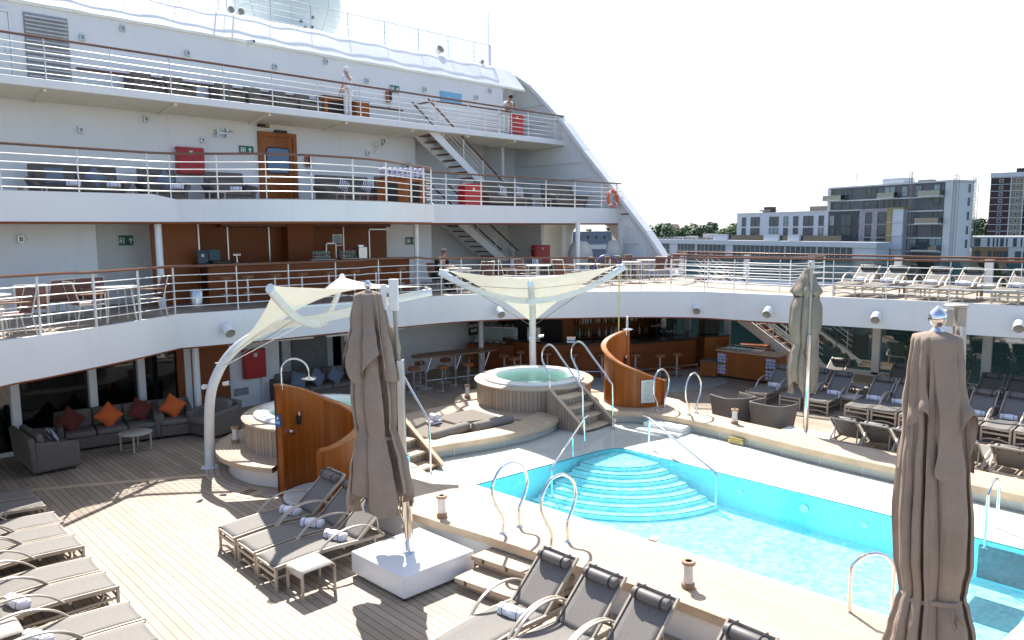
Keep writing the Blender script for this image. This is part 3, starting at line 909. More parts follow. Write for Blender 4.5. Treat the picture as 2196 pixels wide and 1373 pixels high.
af = smooth_line([(8.45, 11.75), (8.87, 11.52), (9.34, 11.42), (10.07, 11.22), (10.73, 11.1), (11.39, 11.06), (12.12, 11.16), (12.62, 11.4)], 4)
ab = [(12.5, 12.0), (12.0, 11.8), (11.4, 11.65), (10.7, 11.66), (10.0, 11.78), (9.4, 11.95), (8.8, 12.2)]
MB().prism(af + ab, .385, .50).build('coping', 'coping', SP, world=True)
MB().ribbon(af, .382, .498, -.02).build('coping_board', 'cop_face', SP, world=True)
MB().ribbon([(x, y + .04) for x, y in af], .1, .386, .02).build('wall_tile', 'wall_tile', SP, world=True)
MB().prism([(8.7, 12.1), (9.4, 11.9), (10.7, 11.6), (11.8, 11.7), (12.6, 12.1), (12.6, 14.4), (8.7, 14.4)], 0, .40).build('platform', 'coping', SP, world=True)
# two steps up from the deck
for x0, x1, zt in ((6.42, 7.0, .335), (6.05, 6.9, .17)):
    MB().prism([(x0 + .0, 7.45 - .08 * (zt < .2)), (x0 + .22, 6.05), (x1 + .2, 6.05), (x1, 7.45)], zt - .07, zt).build('entry_step', 'coping', SP, world=True, bevel=.01)
    MB().prism([(x0 + .1, 7.42), (x0 + .3, 6.08), (x1 + .2, 6.08), (x1, 7.42)], 0, zt - .07).build('step_riser', 'cop_face', SP, world=True)
# wading step of white stone
ws = MB(); ws.prism([(13.6, 9.95), (14.33, 9.9), (14.4, 8.97), (13.72, 8.92)], .215, .27); ws.prism([(13.87, 9.93), (14.34, 9.9), (14.4, 9.0), (13.97, 8.97)], .27, .37)
ws.build('wading_step', 'stone', SP, world=True, bevel=.008, smooth=False)
gs = MB().box(14.185, 7.59, .245, 14.20, 7.94, .36)
g_ = gs.build('depth_sign', 'gold', SP, world=True)
text_mesh('depth_text', 'SHALLOW WATER\nNO DIVING', .045, 'dark', g_, (14.183 - 10.4, 7.765 - 4, .302), (PI / 2, 0, -PI / 2), .001)
# water
tag(MB().add([(x, y, .205) for x, y in basin], [tuple(range(n))]).build('pool_water', 'water'), kind='structure')
wsf = MB()
for poly in ([(7.5, 1.0), (9.12, 1.0), (9.09, 1.84), (8.6, 9.82), (7.5, 9.9)], [(12.33, 2.0), (14.4, 2.0), (14.6, 9.6), (12.33, 9.05)], [(7.5, 9.9), (8.6, 9.82), (11.8, 9.57), (12.12, 9.48), (12.28, 9.34), (12.33, 9.05), (14.6, 9.6), (14.6, 12.2), (7.5, 12.2)]):
    wsf.add([(x, y, .224) for x, y in poly], [tuple(range(len(poly)))])
tag(wsf.build('shelf_water', 'water_shelf'), kind='structure')

# ============================================================ hot tubs
def hot_tub(cx, cy, rim, label, seed, a0, a1):
    t = thing('hot_tub', label, 'hot tub', (cx, cy, 0), group='hot tubs beside the pool')
    z = rim - 1.05
    MB().lathe([(1.80, 0), (1.80, .34 + z)], n=64, a0=R(a0), a1=R(a1)).build('base_wall', 'white', t)
    MB().lathe([(1.40, .35 + z), (2.02, .35 + z), (2.045, .36 + z), (2.045, .45 + z), (2.03, .46 + z), (1.40, .46 + z), (1.40, .35 + z)], n=72, a0=R(a0), a1=R(a1)).build('step_ring', planks('teak_ring_%d' % seed, 'ring', .07, .9, (.44, .33, .23), (.60, .47, .35), (.10, .075, .055), center=(cx, cy, 1.8), cw=.06), t)
    MB().lathe([(1.47, .46 + z), (1.47, 1.0 + z)], n=64).build('cladding', planks('teak_clad_%d' % seed, 'ang', .10, 9, (.34, .245, .175), (.52, .40, .30), (.05, .038, .03), center=(cx, cy, 1.47), butt=False, cw=.05), t)
    MB().lathe([(1.47, .985 + z), (1.52, .99 + z), (1.53, 1.03 + z), (1.50, 1.05 + z), (1.15, 1.05 + z)], n=64).build('deck_ring', planks('teak_top_%d' % seed, 'ring', .085, 1.1, (.46, .36, .26), (.60, .48, .36), (.10, .075, .055), center=(cx, cy, 1.3), cw=.05), t)
    MB().lathe([(1.27, 1.03 + z), (1.29, 1.09 + z), (1.24, 1.13 + z), (1.08, 1.135 + z), (.99, 1.12 + z), (.96, 1.06 + z), (.93, .80 + z), (.62, .77 + z), (.58, .45 + z), (0, .45 + z)], n=64).build('basin', 'acrylic', t)
    MB().lathe([(.965, 1.04 + z), (0, 1.04 + z)], n=48).build('water', 'tub_water', t)
    jt = MB()
    for i in range(10):
        a = 2 * PI * i / 10
        jt.cyl((1.17 * math.cos(a), 1.17 * math.sin(a), 1.13 + z), (1.17 * math.cos(a), 1.17 * math.sin(a), 1.145 + z), .03, n=10)
    jt.build('air_valve', 'steel', t)
    return t
TL = (7.74, 13.84)
TR = (13.55, 13.15)
hot_tub(*TL, 1.05, 'round teak clad hot tub on the left behind the tall curved shower screen', 1, -62, 216)
hot_tub(*TR, 1.03, 'round teak clad hot tub with turquoise water beneath the upright sail canopy', 2, -38, 272)
def tub_stairs(x0, x1, ytop, ybot, ztop, label, treads=4):
    t = thing('tub_stairs', label, 'stairs', (x0, ybot, 0), group='stairs to the hot tubs')
    dx = x1 - x0; L = ytop - ybot
    for i in range(treads):
        f0 = i / treads
        y = L * f0; z = .215 + (ztop - .215) * (i + .45) / treads
        b = MB(); k = 9
        poly = [(.06, y + L / treads + .06)] + [(.06 + (dx - .12) * j / k, y - .05 * math.sin(PI * j / k)) for j in range(k + 1)] + [(dx - .06, y + L / treads + .06)]
        b.prism(poly, z - .05, z).build('tread', 'cop_face', t, bevel=.012)
        MB().prism([(p[0], p[1] + .06) for p in poly], max(.0, z - .19), z - .05).build('riser', 'deck_up', t)
    for x in (0, dx - .06):
        b = MB()
        pts = [(-.06, .10), (L + .06, .10), (L + .06, ztop + .06), (L - .06, ztop + .06), (-.12, .30)]
        b.add([(x, y, z) for y, z in pts] + [(x + .06, y, z) for y, z in pts], [(i, (i + 1) % 5, 5 + (i + 1) % 5, 5 + i) for i in range(5)] + [tuple(range(5)), tuple(reversed(range(5, 10)))])
        b.build('side_panel', planks('stair_side', 'y', .09, 9, (.28, .21, .155), (.42, .32, .24), (.04, .03, .025), butt=False, cw=.05), t)
        MB().bar((x + .03, -.14, .32), (x + .03, L, ztop + .085), .085, .03).build('side_cap', 'cop_face', t)
    return t
tub_stairs(12.5, 13.6, 11.62, 10.66, 1.0, 'teak steps between boarded sides leading up to the turquoise hot tub')
tub_stairs(7.75, 8.75, 12.3, 11.05, 1.0, 'teak steps mostly hidden behind the brown parasol at the left hot tub')
# ============================================================ curved shower screens
def lerp_knots(kn, a):
    for (a0, z0), (a1, z1) in zip(kn[:-1], kn[1:]):
        if min(a0, a1) <= a <= max(a0, a1):
            return z0 + (z1 - z0) * (a - a0) / (a1 - a0)
    return kn[-1][1]
def screen(cx, cy, r, kn, z0, label, sid):
    t = thing('shower_screen', label, 'shower screen', (cx, cy, 0), group='curved wooden shower screens')
    a0, a1 = kn[0][0], kn[-1][0]
    n = 64
    angs = [a0 + (a1 - a0) * i / n for i in range(n + 1)]
    tops = [lerp_knots(kn, a) for a in angs]
    tops = [sum(tops[max(0, i - 3):i + 4]) / len(tops[max(0, i - 3):i + 4]) for i in range(n + 1)]
    wood = planks('screen_boards_%d' % sid, 'ang', .105, 9, (.255, .062, .008), (.45, .135, .022), (.085, .022, .005), rough=.33, center=(cx, cy, r), butt=False, cw=.02, seed=sid * 3.3)
    pts = [(r * math.cos(R(a)), r * math.sin(R(a))) for a in angs]
    MB().ribbon(pts, z0, tops, .05 * (1 if a1 > a0 else -1)).build('panel', wood, t)
    vs = []; fs = []
    for i, (p, z) in enumerate(zip(pts, tops)):
        for rr, dz in ((-.05, 0), (.075, 0), (.085, .025), (.07, .045), (-.045, .045), (-.06, .025)):
            f = (r + rr - .0) / r
            vs.append((p[0] * f, p[1] * f, z + dz))
    for i in range(n):
        for j in range(6):
            j2 = (j + 1) % 6
            fs.append((i * 6 + j, i * 6 + j2, i * 6 + 6 + j2, i * 6 + 6 + j))
    fs += [tuple(range(6)), tuple(reversed(range(n * 6, n * 6 + 6)))]
    MB().add(vs, fs).build('cap_rail', plain('cap_wood_%d' % sid, (.44, .16, .04), .3, var=.25, coat=.25), t)
    for i, nm in ((0, 'tall_post'), (n, 'low_post')):
        p = pts[i]
        MB().obox((p[0], p[1], (z0 + tops[i]) / 2), (.13, .09, tops[i] - z0 + .02), R(angs[i])).build(nm, wood, t, bevel=.008)
    MB().lathe([(r - .06, z0 + .01), (r - .06, z0 + .05), (r - .12, z0 + .05), (r - .16, z0 + .025), (0, z0 + .02)], n=40).build('shower_tray', 'acrylic', t)
    return t, pts, tops
SL, pl_, tl_ = screen(6.6, 11.8, .72, [(132, 2.06), (79, 1.83), (46, 1.6), (17, 1.49), (-27, 1.35), (-73, 1.20), (-95, 1.11), (-120, 1.03)], .02, 'tall curved varnished shower screen stepping down beside the left hot tub', 1)
SR, pr_, tr_ = screen(15.0, 11.05, .75, [(50, 2.17), (100, 1.98), (160, 1.74), (180, 1.61), (200, 1.49), (220, 1.4), (240, 1.3), (265, 1.17), (287, 1.06)], .50, 'curved varnished shower screen with a printed notice, in front of the pool bar', 2)
def shower(t, p, d, z, r=.24):
    d = Vector((d[0], d[1])).normalized()
    pts = [(p[0], p[1], z - .1), (p[0], p[1], z + .22)]
    for i in range(1, 13):
        a = PI - PI * i / 12
        k = r + r * math.cos(a)
        pts.append((p[0] + d.x * k, p[1] + d.y * k, z + .22 + r * math.sin(a)))
    pts.append((p[0] + d.x * 2 * r, p[1] + d.y * 2 * r, z + .12))
    s = MB().tube(pts, .017, 10).build('shower_pipe', 'chrome', t)
    q = (p[0] + d.x * 2 * r, p[1] + d.y * 2 * r)
    MB().lathe([(.0, z + .16), (.03, z + .14), (.135, z + .115), (.135, z + .10), (0, z + .10)], c=(q[0], q[1], 0), n=24).build('shower_head', 'chrome', s)
shower(SL, (pl_[1][0] * .93, pl_[1][1] * .93), (.7, -.72), 2.06, .25)
shower(SR, (pr_[1][0] * .93, pr_[1][1] * .93), (-.75, -.66), 2.17, .2)
def valve(t, a, r, z):
    c, s = math.cos(R(a)), math.sin(R(a))
    MB().cyl((r * c, r * s, z), ((r - .05) * c, (r - .05) * s, z), .06, n=20).cyl(((r - .05) * c, (r - .05) * s, z), ((r - .09) * c, (r - .09) * s, z), .025).bar(((r - .08) * c, (r - .08) * s, z), ((r - .09) * c + .03, (r - .09) * s, z - .09), .02, .02).build('shower_valve', 'chrome', t)
    c2, s2 = math.cos(R(a - 17)), math.sin(R(a - 17))
    d = MB().obox(((r - .05) * c2, (r - .05) * s2, z + .18), (.06, .07, .17), R(a - 17)).build('soap_dispenser', 'black', t, bevel=.01)
    MB().cyl(((r - .06) * c2, (r - .06) * s2, z + .26), ((r - .06) * c2, (r - .06) * s2, z + .33), .014).build('pump', 'acrylic', d)
valve(SL, 112, .665, 1.15)
valve(SR, 72, .70, 1.22)
q = pl_[0]
sg = MB().obox((q[0] - .055, q[1] - .052, 1.42), (.012, .10, .22), R(42)).build('blue_notice', 'sign_blue', SL)
MB().obox((q[0] - .063, q[1] - .059, 1.47), (.004, .03, .05), R(42)).build('symbol', 'acrylic', sg)
MB().obox((q[0] - .063, q[1] - .059, 1.39), (.004, .075, .05), R(42)).build('symbol', 'sky_blue', sg)
a = R(243)
nb = MB().obox((.765 * math.cos(a), .765 * math.sin(a), .90), (.015, .37, .56), a).build('notice_board', 'paper', SR, bevel=.004)
lines = MB()
for i in range(15):
    w_ = .30 if i else .2
    lines.obox((.775 * math.cos(a), .775 * math.sin(a), 1.13 - i * .033), (.002, w_ * random.uniform(.75, 1), .009 if i else .016), a)
lines.build('printed_lines', plain('print_ink', (.30, .36, .33), .6), nb)

# ============================================================ steel handrails and ladders
def hoop(label, pts, r=.023, nm='pool_ladder_rail', grp='hoop handrails of the pool', mat='chrome'):
    b = pts[0]
    t = thing(nm, label, 'handrail', b, group=grp)
    MB().tube(smooth_line(pts, 5), r, 10).build('tube', mat, t, world=True)
    for p in (pts[0], pts[-1]):
        MB().lathe([(0, .012), (.05, .010), (.055, 0)], c=(p[0], p[1], p[2] - .0), n=16).build('flange', 'chrome', t, world=True)
    return t
l1 = [(6.98, .5), (6.99, .71), (6.89, .89), (6.79, 1.1), (6.81, 1.29), (6.95, 1.46), (7.13, 1.5), (7.28, 1.46), (7.43, 1.34), (7.49, 1.15), (7.45, 1.0), (7.36, .86), (7.31, .74), (7.32, .5)]
hoop('omega shaped steel handrail by the steps, the one nearer the parasol', [(x, 7.4, z) for x, z in l1])
hoop('omega shaped steel handrail by the steps, behind the first foreground lounger', [(x + .11, 6.56, z) for x, z in l1])
l2 = [(14.60, .5), (14.58, .68), (14.44, .93), (14.43, 1.2), (14.56, 1.4), (14.72, 1.47), (14.9, 1.42), (15.06, 1.22), (15.04, .95), (14.92, .72), (14.90, .5)]
hoop('omega shaped steel handrail on the far pool edge, next to the curved screen', [(x, 10.06, z) for x, z in l2])
hoop('omega shaped steel handrail on the far pool edge, next to the two wicker chairs', [(x + .12, 9.25, z) for x, z in l2])
def simple(label, x0, x1, y0, y1, z0, h):
    pts = [(x0, y0, z0)]
    for i in range(0, 11):
        a = PI - PI * i / 10
        k = (1 + math.cos(a)) / 2
        pts.append((x0 + (x1 - x0) * k, y0 + (y1 - y0) * k, z0 + h - .22 + .22 * math.sin(a)))
    pts.append((x1, y1, z0))
    hoop(label, pts)
simple('plain arched steel handrail at the near pool edge left of the big parasol', 8.24, 8.62, 3.05, 2.72, .2, .98)
simple('plain arched steel handrail at the far pool edge right of the big parasol', 12.32, 12.95, 2.68, 2.68, .1, .95)
def sloped(label, p0, p1, h, posts):
    t = thing('pool_handrail', label, 'handrail', (posts[0][0], posts[0][1], .215), group='sloping handrails of the pool steps')
    a = Vector((p0[0], p0[1], h)); b = Vector((p1[0], p1[1], .30))
    d = (Vector((p1[0] - p0[0], p1[1] - p0[1], 0))).normalized()
    back = a - d * .22
    pts = [Vector((p0[0] - d.x * .02, p0[1] - d.y * .02, .215)), Vector((p0[0], p0[1], h - .06)), a, b, Vector((p1[0], p1[1], -.55))]
    MB().tube(pts[:3], .02, 8).build('post', 'chrome', t, world=True)
    MB().tube([back, a, a + (b - a) * .5, b, b + Vector((d.x * .05, d.y * .05, -.05)), Vector((p1[0] + d.x * .05, p1[1] + d.y * .05, -.55))], .022, 10).build('rail', 'chrome', t, world=True)
    q = posts[0]
    f = ((q[0] - p0[0]) ** 2 + (q[1] - p0[1]) ** 2) ** .5 / ((p1[0] - p0[0]) ** 2 + (p1[1] - p0[1]) ** 2) ** .5
    MB().cyl((q[0], q[1], -.1), (q[0], q[1], a.z + (b.z - a.z) * f), .02, n=8).build('post', 'chrome', t, world=True)
sloped('sloping steel handrail at the left side of the pool steps', (11.76, 9.93), (10.15, 9.35), .84, [(11.08, 9.66)])
sloped('sloping steel handrail at the right side of the pool steps', (12.71, 8.95), (12.05, 7.0), .84, [(12.5, 8.3)])
r1 = [(11.72, 1.06), (11.73, 1.36), (11.84, 1.54), (11.97, 1.76), (11.94, 1.98), (11.78, 2.12), (11.6, 2.08), (11.32, 1.82), (11.03, 1.54), (10.76, 1.27), (10.71, 1.14), (10.70, .22)]
hoop('left one of the two hooked steel handrails of the turquoise hot tub', [(12.62, y, z) for y, z in r1], .021, 'tub_handrail', 'hooked handrails of the hot tubs')
hoop('right one of the two hooked steel handrails of the turquoise hot tub', [(13.36, y - .27, z + .02) for y, z in r1], .021, 'tub_handrail', 'hooked handrails of the hot tubs')
hoop('hooked steel handrail of the left hot tub, seen beside the brown parasol', [(8.46, y + .26, z - .02) for y, z in r1], .021, 'tub_handrail', 'hooked handrails of the hot tubs')
hoop('hooked steel handrail of the left hot tub, mostly behind the curved screen', [(7.80, y + .52, z - .02) for y, z in r1], .021, 'tub_handrail', 'hooked handrails of the hot tubs')
# rescue hook
rh = thing('rescue_hook', 'yellow pole with a blue hoop standing behind the right curved screen', 'rescue hook', (15.50, 11.93, .5))
MB().cyl((0, 0, 0), (0, .0, 3.18), .018, n=8).build('pole', plain('pole_yellow', (.62, .58, .18), .5), rh)
hp = [(0, 0, 3.15)] + [(-.26 + .26 * math.cos(R(x)), .2 - .2 * math.cos(R(x)), 3.34 + .30 * math.sin(R(x))) for x in range(0, 190, 20)] + [(-.60, .46, 3.20)]
MB().tube(hp, .016, 8).build('hoop', plain('hook_blue', (.03, .09, .30), .4), rh)

# ============================================================ sail canopies
def canopy(sgn, base, label):
    mx = lambda x: x if sgn > 0 else 20.8 - x
    t = thing('sail_canopy', label, 'canopy', (mx(base[0]), base[1], 0), group='sail canopies over the hot tubs')
    curve = [(base[0], base[1], 0), (base[0], base[1] - .04, .6), (5.80, 14.60, 1.5), (5.93, 14.47, 2.02), (6.15, 14.26, 2.44), (6.47, 13.95, 2.76), (6.84, 13.6, 2.95), (7.18, 13.28, 3.04), (7.51, 12.96, 3.11), (7.91, 12.58, 3.24), (8.38, 12.13, 3.42), (8.78, 11.75, 3.54), (9.01, 11.53, 3.6)]
    curve = [(mx(x), y, z) for x, y, z in curve]
    k = smooth_line(curve, 4)
    nn = len(k)
    MB().tube(k, [.10 - .025 * i / nn for i in range(nn)], 16).build('mast', 'rail_white', t, world=True)
    inner = Vector((mx(9.0), 14.76, 3.76)); outer = Vector((mx(5.64), 11.5, 3.87)); j = Vector((mx(7.43), 13.04, 3.02))
    arm = []
    for i in range(25):
        s = -1 + 2 * i / 24
        p = j + (outer - j) * s if s > 0 else j + (inner - j) * (-s)
        p = Vector((p.x, p.y, j.z + (((outer if s > 0 else inner).z) - j.z) * s * s))
        arm.append(p)
    MB().tube(arm, [.055 + .035 * abs(-1 + 2 * i / 24) ** 3 + .03 * (1 - abs(-1 + 2 * i / 24)) for i in range(25)], 14, flat=(1.0, .8)).build('cross_arm', 'rail_white', t, world=True)
    MB().cyl((j.x - .15, j.y + .15 * sgn * 0 - .15, j.z), (j.x + .15, j.y + .15, j.z), .10, n=14).build('joint_collar', 'rail_white', t, world=True)
    T = Vector(curve[-1]) + Vector((0, 0, .12)); A = inner + (j - inner) * .10 + Vector((0, 0, .10)); Bq = outer + (j - outer) * .10 + Vector((0, 0, .10)); Lw = Vector((mx(6.0), 14.42, 2.22))
    cen = (T + A + Bq + Lw) / 4 + Vector((0, 0, .12))
    T = T + (cen - T) * .06
    def sail(u, v):
        p = (T * (1 - u) + A * u) * (1 - v) + (Bq * (1 - u) + Lw * u) * v
        eu = 4 * u * (1 - u); ev = 4 * v * (1 - v)
        f = .12 * (eu * abs(1 - 2 * v) ** 1.5 + ev * abs(1 - 2 * u) ** 1.5)
        q = p + (cen - p) * f
        q.z += .10 * eu * ev - .04 * (eu + ev) * .5
        return q
    MB().grid(sail, 22, 22).build('sail', 'canvas', t, world=True, ang=60)
    cab = MB()
    for a, b in ((Vector(curve[-1]), T), (inner, A), (outer, Bq), (Vector((mx(5.90), 14.5, 2.16)), Lw)):
        cab.cyl(a + Vector((0, 0, .05)), b, .016, n=6)
    for e in (inner, outer):
        cab.cyl(j + (e - j) * .55 + Vector((0, 0, -.25)), Vector((mx(5.95), 14.46, 2.1)), .007, n=5)
        cab.cyl(j + (e - j) * .8 + Vector((0, 0, -.2)), Vector(curve[-3]), .007, n=5)
    cab.build('stay_cable', 'steel', t, world=True)
    for x, z in ((-.1, 1.78), (.1, 1.78)):
        p = Vector((mx(5.85), 14.55, z))
        MB().cyl(p + Vector((x * 1.6, -abs(x), 0)), p + Vector((x * 2.6, -abs(x) - .08, .02)), .04, .05, 10).build('spotlight', 'steel', t, world=True)
    MB().lathe([(0, .02), (.16, .02), (.18, 0)], n=20).build('foot_plate', 'rail_white', t)
canopy(1, (5.86, 14.95), 'cream sail canopy on a curved white mast leaning over the left hot tub')
canopy(-1, (5.80, 14.62), 'cream sail canopy seen head on above the turquoise hot tub')

# ============================================================ parasols (folded)
def folded_cover(prof, folds, seed, hemvar=.07, amp=.30, lean=(0, 0), pts=4):
    """folded canvas: prof = [(z, radius)] from the top down; rounded pleats between sharp creases, pointed hem"""
    rnd = random.Random(seed)
    a1, a2, a3, a4 = (rnd.uniform(0, 6.28) for _ in range(4))
    wts = [rnd.uniform(.45, 1.25) for _ in range(folds)]
    zt, zb = prof[0][0], prof[-1][0]
    def rad(z):
        for (z0, r0), (z1, r1) in zip(prof[:-1], prof[1:]):
            if z1 <= z <= z0:
                f = (z0 - z) / (z0 - z1); f = f * f * (3 - 2 * f)
                return r0 + (r1 - r0) * f
        return prof[-1][1]
    def fn(u, v):
        th = 2 * PI * u
        w = u + .030 * math.sin(2 * th + a1) + .022 * math.sin(3 * th + a2) + .010 * math.sin(5 * v + a3 + th) + .012 * v * math.sin(2 * th + 3 * v + a4)
        k = w * folds
        i = int(math.floor(k)) % folds; fr = k - math.floor(k)
        lobe = math.sin(PI * fr)
        g = lobe ** .55
        nxt = wts[(i + 1) % folds]; prv = wts[i - 1]
        a = wts[i]
        edge = (1 - g)
        ease = min(1, v * 7)
        depth = amp * ease * (.55 + .45 * min(1, 2 * v))
        r = rad(zt + (zb - zt) * v)
        bul = .10 * (a - .8) * lobe * ease
        r2 = r * (1 - depth * edge * (.75 + .4 * a) + bul + .03 * math.sin(9 * v + 3 * th + a2) * ease)
        t2 = th + .16 * ease * math.sin(2 * PI * fr + a1) * (1 if i % 2 else -.6) * min(1, .4 + v)
        hem = hemvar * (.5 - .5 * math.cos(th * pts + a3)) ** 1.3 + .05 * hemvar * a + .10 * hemvar * lobe
        z = zt + (zb - zt) * v - 0 + hem * max(0, v - .35) / .65 * (1 if v > .35 else 0)
        z -= .01 * ease * g
        return (r2 * math.cos(t2) + lean[0] * v, r2 * math.sin(t2) + lean[1] * v, z)
    return fn
def finial(t, z, s=1.0, c=(0, 0)):
    MB().lathe([(.045 * s, 0), (.05 * s, .02 * s), (.028 * s, .05 * s), (.05 * s, .075 * s), (.066 * s, .11 * s), (.06 * s, .155 * s), (.03 * s, .19 * s), (0, .215 * s)], c=(c[0], c[1], z), n=24).build('finial', 'chrome', t)
def strap(t, z, r, mat, c=(0, 0)):
    n = 40
    MB().tube([(c[0] + r * (1 + .05 * math.sin(5 * 2 * PI * i / n)) * math.cos(2 * PI * i / n), c[1] + r * (1 + .05 * math.sin(5 * 2 * PI * i / n)) * math.sin(2 * PI * i / n), z + .02 * math.sin(4 * PI * i / n)) for i in range(n)], .018, 6, closed=True, flat=(1.3, .5)).build('tie_strap', mat, t)
# 1: left of centre, on the white base
U1 = thing('parasol', 'folded taupe cantilever parasol on a square white base beside three loungers', 'parasol', (5.85, 8.10, 0), group='folded cantilever parasols')
MB().prism([(-.51, -.57), (.68, -.60), (.63, .60), (-.56, .60)], .05, .36).build('base_box', plain('base_white', (.80, .80, .80), .22, var=.02), U1, bevel=.018, smooth=False)
b = MB()
for x in (-.45, .55):
    for y in (-.5, .5): b.cyl((x, y, 0), (x, y, .06), .03, n=10)
b.build('foot', 'black', U1)
MB().lathe([(.0, .385), (.09, .38), (.10, .36)], n=20).build('collar', 'steel', U1)
MB().cyl((0, 0, .36), (-.03, .02, 1.75), .07, n=18).build('pole', 'chrome', U1)
MB().obox((-.05, .03, 2.40), (.11, .10, 1.35), R(44)).build('sleeve', 'steel', U1, bevel=.01)
MB().cyl((-.07, .045, 3.05), (-.10, .07, 3.9), .028, n=10).build('arm', plain('arm_paint', (.36, .33, .28), .5), U1)
hb = MB(); hb.obox((-.10, .07, 3.95), (.10, .12, .42), R(44)); hb.obox((-.20, .16, 3.92), (.05, .08, .34), R(44)); hb.obox((-.15, .12, 4.02), (.12, .05, .08), R(-46))
hb.build('head_bracket', 'rail_white', U1, bevel=.01)
c1 = (-.33, .33)
pf = [(4.0, .04), (3.99, .15), (3.94, .19), (3.6, .24), (3.0, .29), (2.5, .325), (2.15, .31), (2.03, .285), (1.9, .33), (1.5, .41), (.98, .47)]
fn = folded_cover(pf, 13, 3, .30, .52, lean=(.07, -.07), pts=4)
MB().grid(lambda u, v: (lambda q: (q[0] + c1[0], q[1] + c1[1], q[2]))(fn(u, v)), 240, 60, cu=True).build('canopy', 'taupe', U1, ang=70)
fn2 = folded_cover([(4.01, .04), (4.0, .155), (3.95, .20), (3.6, .26), (3.2, .325), (2.75, .385)], 9, 5, .42, .42, lean=(.03, -.03), pts=4)
MB().grid(lambda u, v: (lambda q: (q[0] + c1[0], q[1] + c1[1], q[2]))(fn2(u, v)), 200, 30, cu=True).build('vent_flap', 'taupe', U1, ang=70)
strap(U1, 2.03, .275, 'taupe', (c1[0] + .05, c1[1] - .05))
finial(U1, 3.99, .75, c1)
cr = thing('crank_handle', 'small steel crank handle hanging on the left parasol pole', 'crank', (5.79, 8.12, .9)) if False else None
kb = MB(); kb.tube([(-.06, .03, 1.35), (-.10, .05, 1.33), (-.10, .05, .95), (-.06, .03, .80), (-.08, .05, .72)], .012, 6)
kb.build('crank', 'chrome', U1)
# 2: far side, slim
U2 = thing('parasol', 'slim folded parasol behind the far pool edge near the wicker chairs', 'parasol', (15.41, 6.80, 0), group='folded cantilever parasols')
MB().obox((.05, .1, .19), (1.1, 1.1, .30), 0).build('base_box', bpy.data.materials['base_white'], U2, bevel=.018)
MB().cyl((0, 0, .34), (.02, .02, 2.55), .055, n=16).build('pole', 'chrome', U2)
MB().cyl((.02, .02, 2.5), (.04, .03, 4.05), .03, n=10).build('arm', bpy.data.materials['arm_paint'], U2)
MB().obox((.04, .03, 4.04), (.07, .08, .12), R(44)).build('head_bracket', 'steel', U2, bevel=.01)
c2 = (.22, .20)
fn3 = folded_cover([(3.95, .04), (3.9, .09), (3.7, .20), (3.45, .33), (3.36, .26), (3.1, .33), (2.7, .34), (2.35, .28), (2.2, .25), (2.0, .30), (1.7, .33), (1.15, .30)], 8, 9, .34, .36, pts=3)
MB().grid(lambda u, v: (lambda q: (q[0] + c2[0], q[1] + c2[1], q[2]))(fn3(u, v)), 180, 60, cu=True).build('canopy', 'taupe_pale', U2, ang=70)
strap(U2, 3.36, .25, 'black', c2)
# 3: close, cut by the right part of the frame
U3 = thing('parasol', 'large folded brown parasol in the right foreground over the near pool edge', 'parasol', (7.9, 2.2, 0), group='folded cantilever parasols')
MB().obox((.05, -.40, .19), (1.15, 1.15, .30), 0).build('base_box', bpy.data.materials['base_white'], U3, bevel=.018)
MB().cyl((-.02, -.32, .3), (-.20, -.20, 3.9), .055, n=18).build('pole', 'steel', U3)
hb = MB(); hb.obox((-.20, -.20, 3.86), (.075, .085, .42), R(44)); hb.obox((-.285, -.12, 3.97), (.075, .07, .15), R(44)); hb.lathe([(0, 4.105), (.10, 4.095), (.105, 4.075), (0, 4.07)], c=(-.23, -.17, 0), n=20)
hb.build('head_bracket', 'champagne', U3, bevel=.008)
c3 = (-.5, -.1)
pf = [(3.86, .05), (3.85, .16), (3.80, .20), (3.5, .22), (3.0, .255), (2.6, .30), (2.1, .335), (1.7, .33), (1.45, .29), (1.36, .275), (1.25, .31), (1.0, .36), (.70, .42)]
fn4 = folded_cover(pf, 13, 14, .12, .46, lean=(.09, -.09))
MB().grid(lambda u, v: (lambda q: (q[0] + c3[0], q[1] + c3[1], q[2]))(fn4(u, v)), 260, 70, cu=True).build('canopy', 'taupe', U3, ang=70)
fn5 = folded_cover([(3.87, .05), (3.86, .17), (3.81, .21), (3.5, .235), (3.1, .27), (2.50, .315)], 9, 21, .60, .34, lean=(.05, -.05))
MB().grid(lambda u, v: (lambda q: (q[0] + c3[0], q[1] + c3[1], q[2]))(fn5(u, v)), 220, 34, cu=True).build('vent_flap', 'taupe', U3, ang=70)
strap(U3, 1.37, .268, 'taupe', (c3[0] + .075, c3[1] - .075))
bw = MB(); bw.tube([(-.70, -.42, 1.37), (-.74, -.44, 1.30), (-.70, -.46, 1.22), (-.66, -.44, 1.34), (-.60, -.50, 1.24)], .014, 6, flat=(1.6, .6))
bw.build('bow', 'taupe', U3)
finial(U3, 3.845, 1.2, c3)

